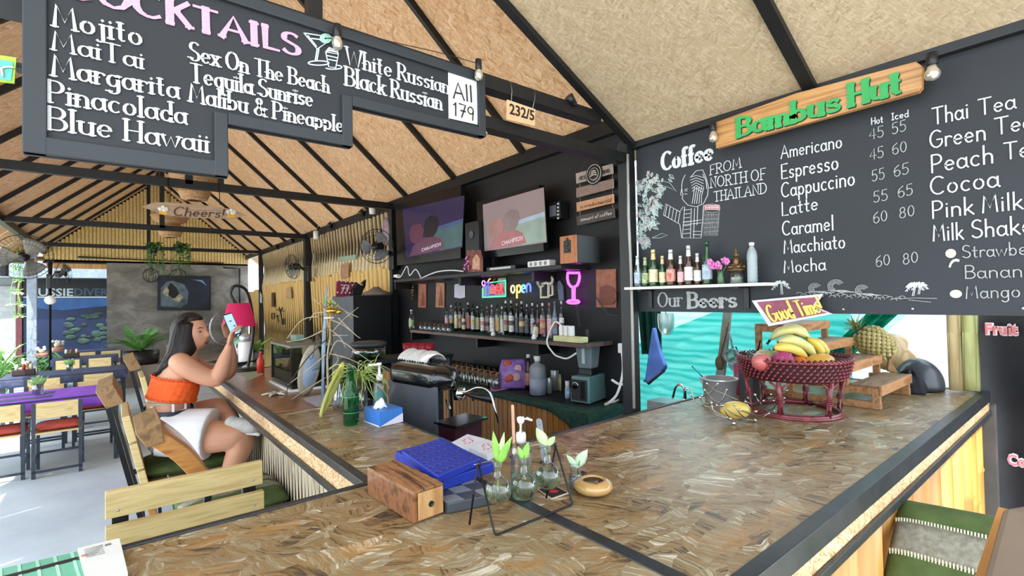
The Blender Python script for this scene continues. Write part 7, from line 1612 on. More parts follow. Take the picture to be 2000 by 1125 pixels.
# head, facing right
HC = Yp(373,652,YW); FH = (RT+V(0,0,.06)).normalized(); SH = V(0,0,1).cross(FH).normalized(); UH = FH.cross(SH).normalized(); HS = .93
def face_pt(th,ph):
    f = math.cos(ph)*math.cos(th); s_ = math.cos(ph)*math.sin(th); u = math.sin(ph)
    def G(x,w):return math.exp(-(x/w)**2)
    F_ = .090*f; S_ = .072*s_; U_ = .112*u
    if f>0:
        F_ += .010*G(u+.75,.3)*f
        F_-=.010*G(u+.93,.12)*f
        F_ += (.024*G(u+.16,.13)+.012*G(u-.02,.16))*G(s_,.17)*(f**2)
        F_-=.008*G(u-.10,.12)*G(abs(s_)-.38,.2)
        F_ += .005*G(u-.30,.15)*G(s_,.5)
        F_ += (.009*G(u+.46,.06)+.009*G(u+.57,.06))*G(s_,.28)
        F_-=.003*G(u+.515,.03)*G(s_,.3)
        S_*=1-.22*max(0,-u)
    else:F_*=1.04
    if u<-.3 and f<.2:F_ += .02*(-.3-u)
    return HC+(FH*F_+SH*S_+UH*U_)*HS
vs = []; n1_, n2_ = 56, 40
for i in range(n2_+1):
    ph = -PI/2+PI*i/n2_
    for j in range(n1_):vs.append(face_pt(2*PI*j/n1_,ph))
body.add(vs,[(i*n1_+j,i*n1_+(j+1)%n1_,(i+1)*n1_+(j+1)%n1_,(i+1)*n1_+j) for i in range(n2_) for j in range(n1_)],0,True)
# ear
body.ball(HC+(SH*-.07+FH*-.008+UH*-.005)*HS,(.014,.008,.026),10,8,mat=Matrix((FH,SH,UH)).transposed())
# hands: palm plus five tapering fingers each
def hand(mb,wrist,palm_dir,finger_dir,curl_dir,s=1.0,curls=(.6,.6,.6,.6),thumb=None):
    w = Vector(wrist); pd_ = Vector(palm_dir).normalized(); fd = Vector(finger_dir).normalized(); cd = Vector(curl_dir).normalized(); sd = pd_.cross(cd).normalized()
    pc = w+pd_*.04*s; MP_ = Matrix((sd,cd,pd_)).transposed(); mb.ball(pc,(.036*s,.015*s,.046*s),14,10,mat=MP_)
    for q in range(4):
        L = (.066,.074,.070,.056)[q]*s; b = w+pd_*(.075-.004*abs(q-1.5))*s+sd*(.026-.0175*q)*s; c = curls[q]
        p0 = b-pd_*.02; p1 = b+(pd_*math.cos(c*.5)+cd*math.sin(c*.5))*L*.42; d2 = pd_*math.cos(c*1.7)+cd*math.sin(c*1.7); p2 = p1+d2*L*.33; d3 = pd_*math.cos(c*2.8)+cd*math.sin(c*2.8); p3 = p2+d3*L*.27
        mb.tube([p0,b,p1,p2,p3],[.009*s,.0088*s,.0082*s,.0074*s,.005*s],8)
    tb = w+pd_*.022*s+sd*.028*s; td = (thumb and Vector(thumb).normalized()) or(pd_+sd).normalized()
    mb.tube([tb-sd*.014,tb,tb+td*.028*s,tb+td*.028*s+(td+pd_*.5).normalized()*.024*s],[.011*s,.011*s,.0095*s,.006*s],8)
Wr = Yp(448,674,3.01); hand(body,Wr,V(0,0,1)+RT*.25,None or V(0,0,1),RT+FW*.25,.92,(.5,.75,.85,.95),thumb=V(0,0,.4)-RT*.2-FW*.7+RT*.5)
Wl = Yp(449,662,3.30); hand(body,Wl,V(0,0,1)-RT*.35,V(0,0,1),RT-FW*.2,.92,(.35,.4,.45,.5),thumb=V(0,0,1)+RT*.4-FW*.4)
body_o = remesh('body',body,SKIN,wm,.006,3)
# face details
def onface(s_,u,out=.001):th = math.asin(max(-1,min(1,s_/max(.01,math.sqrt(1-u*u))))); return face_pt(th,math.asin(u))+FH*out
MH = Matrix((FH,SH,UH)).transposed()
for sg_ in(-1,1):
    c = onface(sg_*.42,.08,.001); MB().ball(c,(.006,.012,.0035),10,6,mat=MH@Matrix.Rotation(-sg_*.5,3,'Z')).build('eye',M('dark_eye','1c1412',.3,var=0),wm)
    b = MB(); b.tube([onface(sg_*.28,.26,.0015),onface(sg_*.45,.30,.0015),onface(sg_*.62,.25,.0015)],[.0025,.003,.0015],6); b.build('eyebrow',M('brow_brown','3a2a22',.8),wm)
MB().tube([onface(-.24,-.50,.0005),onface(-.1,-.46,.003),onface(0,-.475,.003),onface(.1,-.46,.003),onface(.24,-.50,.0005)],[.002,.004,.0038,.004,.002],7).build('upper_lip',M('lip_pink','9c4c48',.4),wm)
MB().tube([onface(-.22,-.54,.0005),onface(0,-.57,.003),onface(.22,-.54,.0005)],[.002,.0048,.002],7).build('lower_lip',M('lip_pink'),wm)
MB().ball(HC+(SH*-.076+UH*-.036+FH*-.004)*HS,.0035,8,6).build('earring',STEEL,wm)
# hair: cap and long mass down the back
hair = MB(); HAIR = M('dark_brown_hair','1c1413',.55,var=.3,vs=60,scale=(1,1,.1)); HAIR.node_tree.nodes['Principled BSDF'].inputs['Coat Weight'].default_value = .0
vs = []; n1_, n2_ = 40, 24
for i in range(n2_+1):
    ph = -PI/2*.75+(PI/2*1.75)*i/n2_
    for j in range(n1_):
        th = 2*PI*j/n1_; f = math.cos(ph)*math.cos(th); s_ = math.cos(ph)*math.sin(th); u = math.sin(ph)
        k_ = 1.14
        if f>.30 and u<.66:k_ = .80
        elif f>.12 and u<.5:k_ = 1.02
        vs.append(HC+(FH*(.094*f-.004)+SH*.076*s_+UH*.114*u)*HS*k_)
hair.add(vs,[(i*n1_+j,i*n1_+(j+1)%n1_,(i+1)*n1_+(j+1)%n1_,(i+1)*n1_+j) for i in range(n2_) for j in range(n1_)]+[tuple(reversed(range(n1_))),tuple(n2_*n1_+k for k in range(n1_))],0,True)
loft(hair,[((340,632),(384,630),YW,.078),((332,655),(384,655),YW,.086),((328,675),(386,680),YW-.005,.09),((322,695),(376,700),YW-.01,.085),((312,712),(352,716),YW-.01,.08),((304,726),(330,728),YW,.06),((300,738),(310,738),YW,.02)])
ho = remesh('hair',hair,HAIR,wm,.007,3); rnd = random.Random(5); m = MB()
for q in range(150):
    a = rnd.uniform(-1,1); L = []; off = rnd.uniform(-3,5); st = rnd.random()
    for(x,y,r_) in((372-16*st,616+4*st,.06),(345+30*st,634,.082),(336+40*st,660,.092),(330+42*st,684,.094),(320+40*st,702,.086),(308+28*st,718+6*(1-st),.07),(300+10*st,730+off,.05)):
        L.append(Yp(x,y,YW-.005+a*r_*(1-.5*(x>366))))
    m.tube(cat_rom(L,3),[.0012]*18+[.0006],4)
o = m.build('hair_strands',HAIR,wm); o['kind'] = 'stuff'
# clothes
def ringband(rings,n=40,wob=0.0,t=.004,seedk=8):
    def fn(a,b):
        x = b*(len(rings)-1); i = min(int(x),len(rings)-2); f = x-i
        l0, r0, y0, h0 = rings[i]; l1, r1, y1, h1 = rings[i+1]
        A = Yp(*l0,y0).lerp(Yp(*l1,y1),f); B = Yp(*r0,y0).lerp(Yp(*r1,y1),f); hd = h0+(h1-h0)*f
        c = (A+B)/2; e = (B-A)/2; th = -2*PI*a; w_ = 1+wob*math.sin(th*seedk+b*5)
        return c+e*math.cos(th)*w_+V(0,1,0)*hd*math.sin(th)*w_
    return MB().sheet(fn,n,10,t)
ringband([((296,736),(391,742),YW,.170),((290,756),(389,760),YW,.163),((285,776),(383,779),YW,.155)],72,.010,.004,22).build('crop_top',M('orange_ribbed_cloth','e0581c',.8,var=.12,vs=50),wm)
m = MB()
for(ly,ry) in((735,741),(777,780)):
    A = Yp(296 if ly<750 else 285,ly,YW); B = Yp(391 if ly<750 else 383,ry,YW); c = (A+B)/2; e = (B-A)/2; hd = .171 if ly<750 else .156
    m.tube([c+e*math.cos(q*PI/60)*(1+.012*(q%2))+V(0,1,0)*hd*math.sin(q*PI/60)*(1+.012*(q%2))+V(0,0,.004*(q%3)) for q in range(120)],.004,5,True)
m.build('ruffle',M('orange_ribbed_cloth'),wm)
sh_ = MB(); loft(sh_,[((282,800),(374,793),YW,.152),((276,825),(376,822),YW,.178),((274,850),(378,850),YW,.19),((288,876),(372,878),YW,.17)])
limb(sh_,[(310,844,3.13),(350,846,3.11),(392,848,3.06),(404,850,3.045)],[.118,.128,.124,.122],caps=True) if False else sh_.tube(cat_rom([Yp(310,844,3.13),Yp(350,845,3.11),Yp(392,846,3.06),Yp(413,847,3.035)],5),[.118+.001*q for q in range(16)],20)
sh_.tube(cat_rom([Yp(322,838,3.32),Yp(360,826,3.34),Yp(392,812,3.335)],5),[.112]*11,18)
so = remesh('shorts',sh_,M('white_cotton','d6d6da',.85,var=.06,vs=10,bmp=.5),wm,.008,3)
ringband([((279,811),(378,801),YW,.170),((280,799),(376,790),YW,.164)],48,0,.005).build('belt',M('navy_belt','1f2434',.5),wm)
for px, py in((296,803),(338,798),(362,795)):
    x_ = (px-327)/47.; hd = -.172*math.sqrt(max(0,1-x_*x_)); MB().cbox(Yp(px,py-1,YW+hd),(.010,.010,.04)).build('belt_loop',M('white_cotton'),wm)
MB().tube([Yp(281,786,YW),Yp(300,790,YW-.13),Yp(335,790,YW-.15),Yp(368,785,YW-.08),Yp(376,783,YW)],.003,5).build('waist_cord',M('mint_cord','9cc8b4',.7),wm)
# shoes
SHOE = M('worn_white_canvas','b0aeaa',.8,var=.14,vs=14)
sm = MB(); P = [Yp(450,829,2.97),Yp(462,831,2.95),Yp(482,832,2.90),Yp(500,833,2.86),Yp(509,835,2.84)]
sm.tube(cat_rom(P,4),[.030,.036,.040,.042,.043,.043,.042,.041,.040,.040,.040,.039,.038,.036,.030,.022,.010],16); sm.ball(Yp(454,827,2.96),(.04,.036,.04),12,8)
remesh('shoe',sm,SHOE,wm,.006,3)
MB().tube(cat_rom([p+V(-.005,-.012,-.034) for p in P],3),[.010]*12+[.006],7).build('shoe_sole',M('sole_white','c8c6c0',.7),wm)
m = MB()
for q in range(4):c = P[2].lerp(P[3],q/4-.2); m.tube([c+V(-.02,-.034,.018),c+V(.0,-.01,.042),c+V(.02,.02,.034)],.002,5)
m.build('laces',WHITEP,wm)
sm = MB(); f0_ = Yp(436,965,3.03); sm.tube([f0_+V(0,0,.02),f0_+V(0,0,-.05),f0_+V(.05,-.01,-.075),f0_+V(.13,-.03,-.085)],[.036,.042,.04,.022],12); sm.build('shoe',SHOE,wm)
# phone and drink straw
ph = thing('smartphone','smartphone with a lit blue screen held up in the left hand','phone',Yp(452,656,3.27)); q4 = [Yp(*q,3.255) for q in((452,657),(470,651),(452,610),(435,615))]
MB().quad(q4,.008).build('body',INK,ph,bev=.002); ce = sum(q4,Vector())/4; n_ = (q4[1]-q4[0]).cross(q4[3]-q4[0]).normalized()
MB().quad([ce+(p-ce)*.90+n_*.0012 for p in q4],.001).build('screen',M('lit_screen','7f9fd8',.3,emit=.7,var=.12,vs=40),ph)
for a_, b_ in((.0,.15),(-.35,-.3),(.3,-.1)):MB().cbox(ce+(q4[1]-q4[0])*a_*.7+(q4[3]-q4[0])*b_+n_*.002,(.012,.012,.006)).build('icon',M('screen_icon','2c3a5c',.4),ph)
st = thing('drinking_straw','long pale pink straw running from the woman\'s mouth to her hand','straw',Yp(430,662,3.05)); MB().tube([onface(0,-.52,.002),Yp(462,664,3.02)],.0028,8).build('straw',M('pale_pink_straw','d8b0b0',.4),st)

# ================================================================ bar chairs along the left counter arm
BST = M('dark_steel_frame','1f2327',.4,.3)
def cushion(name,label,c,sx,sy,h,rot=0.0,stripe=True,mat=None):
    c = Vector(c); t = thing(name,label,'cushion',c,'green seat cushions'); Rz = Matrix.Rotation(rot,3,'Z'); n = 20
    G_ = mat or M('olive_green_cloth','4f6234',.8,var=.2,vs=18)
    def top(sg):
        def fn(a,b):
            x = a*2-1; y = b*2-1; e = ((1-x**4)*(1-y**4))**.45; pin = 1-.08*(x*x)*(y*y)
            return c+Rz@V(x*sx/2*pin,y*sy/2*pin,h/2+sg*h/2*e+.003*math.sin(x*9)*e)
        return fn
    m = MB().sheet(top(1),n,n); m.sheet(lambda a,b:top(-1)(1-a,b),n,n); m.build('cover',G_,t)
    if stripe:
        for q in(-.12,.12):
            MB().sheet(lambda a,b:top(1)(.02+.96*a,.5+q+(b-.5)*.14)+V(0,0,.0015),20,3,.001).build('woven_stripe',M('grey_woven_stripe','8c8a7c',.8,var=.2,vs=80),t)
    MB().tube([top(1)(x,y) for x,y in[(q/12,0) for q in range(13)]+[(1,q/12) for q in range(1,13)]+[(1-q/12,1) for q in range(1,13)]+[(0,1-q/12) for q in range(1,12)]],.004,5,True).build('piping',M('dark_green_piping','3a4c28',.7),t)
    return t
# the stool she sits on
zs = .735; YC0, YC1 = 3.02, 3.46
ch = thing('bar_chair','bar chair under the woman with slanted stacked wood backrest','chair',V(.3,3.24,0),'wooden bar chairs at the counter')
for k in range(5):
    x = .13+k*.088; MB().box((x,YC0,zs-.022),(x+.08,YC1,zs)).build('seat_slat',M('light_slat_wood','c8b08a',.5,var=.1,scale=(30,3,3),vs=3),ch,bev=.002)
tp = Yp(213,775,YC0); bp = V(.125,YC0,.50)
for y in(YC0+.01,YC1-.01):
    MB().beam((tp.x-.01,y,tp.z-.02),(bp.x-.01,y,bp.z),.028,.022).build('back_post',BST,ch); MB().beam((bp.x-.01,y,bp.z),(bp.x+.02,y,0),.028,.022,up=(1,0,0)).build('leg',BST,ch)
    MB().beam((.56,y,zs-.022),(.58,y,0),.028,.028,up=(1,0,0)).build('leg',BST,ch); MB().beam((.12,y,.25),(.57,y,.25),.02,.02).build('stretcher',BST,ch); MB().beam((.08,y,zs-.035),(.58,y,zs-.035),.02,.025).build('seat_frame',BST,ch)
dv_ = (V(bp.x,YC0,bp.z)-tp); nv = V(-dv_.z,0,dv_.x).normalized(); 
if nv.x<0:nv = -nv
for k in range(4):
    f0_, f1_ = .16+k*.2, .16+(k+.93)*.2; a = tp+dv_*f0_+nv*.022; b = tp+dv_*f1_+nv*.022
    MB().add([V(p.x+o_.x,y,p.z+o_.z) for y in(YC0-.005,YC1+.005) for p,o_ in((a,V(0,0,0)),(b,V(0,0,0)),(b,nv*.032),(a,nv*.032))],[(0,1,2,3),(7,6,5,4),(0,4,5,1),(1,5,6,2),(2,6,7,3),(3,7,4,0)]).build('back_slat',PINE if k<3 else ORANGEW,ch,bev=.003)
a = tp+V(-.03,0,.0); MB().add([V(a.x+dx,y,a.z+dz) for y in(YC0-.01,YC1+.01) for dx,dz in((-.02,.03),(.02,-.055),(.085,-.035),(.045,.055))],[(0,1,2,3),(7,6,5,4),(0,4,5,1),(1,5,6,2),(2,6,7,3),(3,7,4,0)]).build('top_rail',wood('brown_rail_wood','6d5030','94734a',(30,4,30),.5),ch,bev=.003)
bar1 = ch
cushion('seat_cushion','green cushion the woman sits on',V(.31,3.26,zs+.001),.42,.40,.065,0,False)
# second chair, with varnished orange back slab
zs2 = .70
ch = thing('bar_chair','bar chair with thick varnished orange back slab before the woman','chair',V(.4,2.5,0),'wooden bar chairs at the counter')
for k in range(5):
    x = .24+k*.074; MB().box((x,2.32,zs2-.022),(x+.068,2.74,zs2)).build('seat_slat',M('light_slat_wood'),ch,bev=.002)
A_ = Yp(292,848,2.38); B_ = Yp(366,915,2.38); dv_ = B_-A_; nv = V(-dv_.z,0,dv_.x).normalized(); nv = nv if nv.x>0 else-nv
B2 = B_+dv_*.55
def bow(t_):return nv*(.020*math.sin(PI*t_))
m = MB(); m.sheet(lambda a,b:A_+(B2-A_)*a+bow(a)+V(0,.34*b-.02,0)+nv*.03,12,2,.06); m.build('back_slab',ORANGEW,ch,bev=.003)
a = A_; MB().add([V(a.x+dx,y,a.z+dz) for y in(2.35,2.72) for dx,dz in((-.045,.015),(-.01,-.045),(.045,-.035),(.035,.05))],[(0,1,2,3),(7,6,5,4),(0,4,5,1),(1,5,6,2),(2,6,7,3),(3,7,4,0)]).build('top_rail',MATS['brown_rail_wood'],ch,bev=.004)
for y in(2.34,2.72):
    MB().beam((B2.x,y,B2.z),(.20,y,0),.028,.024,up=(1,0,0)).build('leg',BST,ch); MB().beam((.59,y,zs2-.022),(.60,y,0),.028,.024,up=(1,0,0)).build('leg',BST,ch); MB().beam((.22,y,zs2-.035),(.60,y,zs2-.035),.02,.025).build('seat_frame',BST,ch)
cushion('seat_cushion','green cushion with grey woven stripes on the orange backed chair',V(.405,2.56,zs2+.002),.42,.44,.085,0,True)
dup(bar1,(.42,4.78,0),0,'empty bar chair at the far end of the counter beyond the woman')
# nearest chair, its two-plank back toward the camera
ch = thing('bar_chair','nearest bar chair showing two pale pine back planks and dark uprights','chair',V(.19,2.05,0),'wooden bar chairs at the counter')
PK1 = [(205,965),(513,900),(514,944),(205.5,1017)]; PK2 = [(205.5,1036),(516,957),(518,994),(207,1073)]
for q in(PK1,PK2):
    p = [Yp(x,y,1.90) for x,y in q]; z1_, z0_ = (p[0].z+p[1].z)/2, (p[2].z+p[3].z)/2; x0_, x1_ = p[0].x, p[1].x
    MB().box((x0_,1.90,z0_),(x1_,1.928,z1_)).build('back_plank',wood('pale_back_plank','bda46c','d8c188',(4,30,50),.5),ch,bev=.002)
    for x_ in(x0_+.03,x1_-.03):
        MB().lathe([(.004,0),(.003,.001),(0,.001)],(x_,1.8995,z0_+.02),8,mat=Matrix.Rotation(PI/2,3,'X')).build('screw',GALV,ch)
x0_, x1_ = -.018, .395
for x_ in(x0_+.03,x1_-.03):
    MB().beam((x_,1.945,1.05),(x_,1.965,.62),.04,.03,up=(0,1,0)).build('back_post',BST,ch); MB().beam((x_,1.965,.62),(x_,1.93,0),.035,.03,up=(0,1,0)).build('leg',BST,ch); MB().beam((x_,2.27,.60),(x_,2.29,0),.035,.03,up=(0,1,0)).build('leg',BST,ch)
for k in range(4):MB().box((x0_,1.97+k*.08,.60),(x1_,2.043+k*.08,.62)).build('seat_slat',M('light_slat_wood'),ch,bev=.002)
# ================================================================ far end of the room: painting, palm, hanging things
W_ = lambda x, y:Yp(x,y,13.97)
def fpanel(name,mat,pix,y,par,t=.01):
    p = [Yp(a,b,y) for a,b in pix]; o = p[0]; return MB().prism([((q-o).x,(q-o).z) for q in p],o,(1,0,0),(0,0,1),t).build(name,mat,par)
t = thing('framed_painting','dark blue framed painting with a pale shape on the far grey wall','painting',W_(359,606))
fpanel('frame',BLKP,[(307,606),(411,606),(411,540),(308,538)],13.97,t,.05)
fpanel('canvas',M('night_blue_paint','10141e',.5,c2='1e2c44',vs=3),[(310,603),(409,603),(409,542),(310,541)],13.915,t,.004)
fpanel('pale_shape',M('grey_blue_paint','6a7c88',.5,c2='34444e',vs=6),[(314,598),(352,601),(366,592),(368,570),(360,556),(342,548),(326,550),(314,562)],13.908,t,.003)
fpanel('dark_shape',M('black_paint','0c0e12',.5),[(328,575),(342,586),(352,580),(345,562),(333,552),(328,560)],13.904,t,.003)
fpanel('cream_shape',M('cream_paint','a8a48c',.5,var=.3,vs=14),[(318,572),(328,580),(330,566),(324,560)],13.903,t,.003)
fpanel('cream_shape',M('cream_paint'),[(334,584),(350,590),(358,580),(350,574),(342,582)],13.902,t,.003)
fpanel('light_streak',M('pale_blue_paint','7c9cc0',.5),[(376,546),(392,550),(404,558),(395,547)],13.908,t,.003)
# potted palm on the step
def frond(m,base,dirv,L,w_,droop,n=9,leaves=16):
    d = Vector(dirv).normalized(); P = [Vector(base)+d*L*s_+V(0,0,-droop*L*s_*s_) for s_ in[q/n for q in range(n+1)]]
    m.tube(P,[.007*(1-.7*q/n) for q in range(n+1)],4); sd = d.cross(V(0,0,1)).normalized()
    for q in range(2,leaves):
        s_ = q/leaves; i = min(n-1,int(s_*n)); p = P[i].lerp(P[i+1],s_*n-i); ln = w_*math.sin(PI*(.12+.85*s_))
        for sg_ in(-1,1):
            e = p+sd*sg_*ln*.8+d*ln*.6-V(0,0,ln*.45); b = p+d*.03; m.add([p,b,e],[(0,1,2)],0,False)
pp = V(.42,12.55,.42); t = thing('potted_palm','green areca palm in a round black pot on the far step','plant',pp)
MB().lathe([(.001,0),(.27,0),(.30,.04),(.31,.26),(.28,.26),(.26,.05),(.001,.04)],pp,22).build('pot',BLKP,t); MB().lathe([(.27,.22),(.001,.24)],pp,16,caps=False).build('soil',M('soil','3a3024',.9),t)
rnd = random.Random(12); PALM = M('palm_green','3f7a34',.5,var=.3,vs=3,c2='6a9c4a')
for q in range(17):
    a = q*2.4; m = MB(); frond(m,pp+V(0,0,.24),V(math.cos(a)*.8,math.sin(a)*.5,rnd.uniform(.7,1.7)),rnd.uniform(.6,.95),.20,rnd.uniform(.25,.6)); m.build('frond',PALM,t)
t = thing('wooden_stool','low pale wooden stool beside the potted palm','stool',V(1.02,12.6,.42)); MB().box((.85,12.45,.72),(1.2,12.8,.76)).build('seat',PINE,t)
for a, b in((.87,12.47),(1.18,12.47),(.87,12.78),(1.18,12.78)):MB().beam((a,b,.42),(a,b,.72),.03,.03,up=(0,1,0)).build('leg',PINE,t)
for k, (px,lb) in enumerate(((299,'left hanging plant over a wire orb on the far tie beam'),(352,'right hanging plant over a wire orb on the far tie beam'))):
    c = Yp(px,492,12.42); t = thing('hanging_plant',lb,'plant',c,'hanging plants on the far tie beam'); rnd = random.Random(k)
    MB().lathe([(.05,-.02),(.10,.04),(.11,.10),(.0,.10)],c,12).build('pot',BLKP,t)
    for q in range(22):
        a = rnd.uniform(0,6.28); r_ = rnd.uniform(.05,.17); L_ = rnd.uniform(.1,.55); P = cat_rom([c+V(0,0,.1),c+V(math.cos(a)*r_,math.sin(a)*.1,.12),c+V(math.cos(a)*r_*1.2,math.sin(a)*.12,-L_)],4); m = MB().tube(P,.004,4)
        for p in P[2:]:
            e = V(rnd.uniform(-.05,.05),-.02,rnd.uniform(-.03,.05)); m.add([p,p+e+V(.02,0,0),p+e*1.6,p+e-V(.02,0,0)],[(0,1,2,3)])
        m.build('vine',M('vine_green','356a2c',.5,var=.3,vs=6),t)
    for yy in(538,):
        o = Yp(px-4,yy,12.42)
        for rx in(0,.9,1.8,2.6):MB().tube([o+Matrix.Rotation(rx,3,'Z')@V(math.cos(a)*.14,0,math.sin(a)*.14) for a in[q*PI/10 for q in range(20)]],.006,5,True).build('wire_orb',BLK,t)
    MB().tube([c,Yp(px-2,530,12.42)],.005,4).build('wire',BLK,t)
# woven pendant lamps
WV = M('woven_straw','b08c64',.8,var=.3,vs=40,scale=(1,1,4),bmp=.5)
for(px,y0p,y1p,Y,rp_,lb) in((380,334,392,6.15,42,'nearer woven straw pendant lamp partly behind the cocktail board'),(333,412,464,9.4,32,'farther woven straw pendant lamp behind the Cheers sign')):
    c = Yp(px,y1p,Y); tz = Yp(px,y0p,Y).z; r_ = rp_*depth(c)/CF; h_ = tz-c.z; t = thing('pendant_lamp',lb,'lamp',c,'woven pendant lamps')
    pr = [(r_*.30,0),(r_*.52,h_*.05),(r_*.66,h_*.25),(r_*.62,h_*.42),(r_*.5,h_*.5),(r_*.85,h_*.62),(r_,h_*.8),(r_*.8,h_*.95),(r_*.3,h_)]
    MB().lathe(pr,c,24,caps=False).build('woven_shade',WV,t)
    for q in range(1,8):f = q/8*(len(pr)-1); i = int(f); rr = pr[i][0]+(pr[i+1][0]-pr[i][0])*(f-i); zz = pr[i][1]+(pr[i+1][1]-pr[i][1])*(f-i); MB().tube([c+V(math.cos(a)*rr,math.sin(a)*rr,zz) for a in[k*PI/12 for k in range(24)]],.006,5,True).build('woven_hoop',WV,t)
    MB().tube([c+V(0,0,h_),c+V(0,0,4.45-c.z)],.008,5).build('cord',BLKP,t)
# Cheers sign
YS = 5.38; t = thing('cheers_sign','surfboard shaped wooden sign reading Cheers! hung under the tie beam','sign',Yp(378,428,YS))
top = [(278,404),(300,396),(330,396),(370,399),(420,404),(455,410),(480,421)]; bot = [(455,428),(420,427),(370,425),(320,420),(300,412)]
fpanel('board',wood('pale_sign_wood','8a7058','b49a80',(6,30,60),.6),(bot[::1]+top[::1]) and([(278,404)]+bot[::-1]+[(480,421)]+top[1:-1][::-1]),YS,t,.02)
P0, P1 = Yp(338,421,YS-.0215), Yp(436,425,YS-.0215); write(MB(),"Cheers!",P0,P1,17*depth(P0)/CF,NB,.09,.14,t=.003,slant=.2).build('lettering',M('dark_carved_letter','4a3828',.7),t)
for cx, cy in((319,412),(452,418)):
    fpanel('beer_print',M('beer_yellow','d8a82c',.5),[(cx-9,cy+6),(cx+7,cy+8),(cx+8,cy),(cx-8,cy-2)],YS-.021,t,.003)
    m = MB(); 
    for dx, dy in((-6,-4),(0,-7),(6,-4),(2,-2)):m.ball(Yp(cx+dx,cy+dy,YS-.022),(.02,.006,.02),8,6)
    m.build('foam_print',WHT,t)
    fpanel('leaf_print',M('grey_print','8a8490',.6),[(cx-14,cy),(cx-10,cy+5),(cx-9,cy-5)],YS-.021,t,.002)
for px in(330,430):MB().tube([Yp(px,400,YS),V(Yp(px,378,YS).x,5.46,2.78)],.004,5).build('string',BLKP,t)
# little lime sign at the upper left
t = thing('lime_sign','small lime green and turquoise painted sign hanging left of the cocktail board','sign',Yp(10,163,1.25)); L1 = lambda x, y:Yp(x,y,1.25)
fpanel('border',M('lime_paint','a8d048',.6),[(-30,158),(29,164),(33,115),(-30,106)],1.25,t,.006); fpanel('field',M('turquoise_paint','5cbcb4',.6),[(-24,152),(22,158),(26,121),(-24,113)],1.243,t,.001)
MB().tube(cat_rom([Yp(-4,128,1.24),Yp(3,136,1.24),Yp(6,150,1.24),Yp(4,134,1.24),Yp(16,131,1.24),Yp(28,132,1.24)],4),.0016,5).build('pale_figure',M('shell_paint','d8d0b8',.6),t); MB().cbox(Yp(38,133,1.28),(.01,.03,.01)).build('hook',BLK,t)

# ================================================================ dive shop mural and buildings beyond
mb_ = thing('dive_shop','dark blue dive shop front with underwater mural beyond the open end','building',V(-2.0,15.9,0)); YM = 15.8
MB().box((-1.62,YM,0),(.05,YM+.1,2.15)).build('mural_panel',None or M('deep_sea_blue','122a58',.5,c2='0a1220',vs=.9),mb_)
fpanel('mural_top',M('mural_black_band','10141c',.5),[(44,580),(225,580),(225,545),(44,545)],YM-.002,mb_,.004)
fpanel('white_line',WHITEP,[(44,581),(225,581),(225,579.6),(44,579.6)],YM-.006,mb_,.004)
fpanel('sea_glow',M('mid_sea_blue','2a5a94',.5,c2='1a3a6c',vs=2),[(44,600),(120,606),(225,596),(225,581),(44,581)],YM-.004,mb_,.003)
for tx, a, b, mt in(("AUSSIE",(52,578),(143,578),M('mural_white','9cacb8',.5,var=0)),("DIVERS",(145,578),(221,578),M('mural_blue_grey','34485e',.5,var=0))):
    P0, P1 = Yp(*a,YM-.01), Yp(*b,YM-.01); print_text(MB(),tx,P0,P1,15*depth(P0)/CF,NB,bold=.02).build('lettering',mt,mb_)
rnd = random.Random(6); m = MB()
for q in range(26):
    c = Yp(rnd.uniform(130,220),rnd.uniform(612,670),YM-.01); r_ = rnd.uniform(.04,.13); m.ball(c,(r_,.01,r_*rnd.uniform(.3,.8)),9,5)
m.build('reef_shapes',M('reef_green','2c4a44',.6,c2='16241e',vs=6),mb_)
MB().box((-6,YM-.5,2.28),(.1,YM+.2,2.62)).build('awning',M('blue_grey_awning','8494a8',.6),mb_); MB().box((-6,YM+.12,0),(2.6,YM+.25,3.4)).build('wall',M('pale_shop_wall','a8acae',.7),mb_)
MB().box((-2.6,YM-.02,0),(-1.72,YM+.1,2.1)).build('door',M('pale_grey_door','9aa0a4',.5),mb_); MB().box((-1.74,YM-.06,0),(-1.64,YM+.1,2.2)).build('door_frame',M('maroon_frame','5a2c34',.5),mb_)
# straw-coloured bamboo ends under the left eave
t = thing('bamboo_eave','bundle of golden bamboo ends under the far left eave','roof edge',V(-1.4,12.6,2.5))
for q in range(9):y = 12.2+(q%3)*.25; z_ = 2.42+q*.045; MB().tube([V(-2.6,y,z_),V(-1.25+.28*((q*7)%5)/5,y+.02,z_+.01)],.045,8).build('bamboo_pole',BAMG,t)
# plants at the open left side
def bush(name,label,c,n,L,mat,w_=.02,flat=1.0,seed=1):
    t = thing(name,label,'plant',c); rnd = random.Random(seed); m = MB()
    for q in range(n):
        a = rnd.uniform(0,6.28); d = V(math.cos(a),math.sin(a)*flat,rnd.uniform(.5,2.2)).normalized(); ln = L*rnd.uniform(.5,1); b = c+V(rnd.uniform(-.25,.25),rnd.uniform(-.25,.25),rnd.uniform(0,L*.6))
        P = [b+d*ln*s_+V(0,0,-ln*.55*s_*s_) for s_ in(0,.3,.6,.85,1)]; sd = d.cross(V(0,0,1)).normalized()*w_
        vs = []
        for i, p in enumerate(P):w2 = (1,1.2,.9,.5,.05)[i]; vs += [p-sd*w2,p+sd*w2]
        m.add(vs,[(2*i,2*i+1,2*i+3,2*i+2) for i in range(4)],0,True)
    o = m.build('blades',mat,t); o['kind'] = 'stuff'; MB().lathe([(.001,0),(.2,0),(.25,.3),(.22,.3),(.001,.28)],c,14).build('pot',M('clay_pot','6a5a4c',.7),t); return t
SUNG = M('sunlit_leaf','6fae5a',.5,var=.25,vs=5,c2='a8d088')
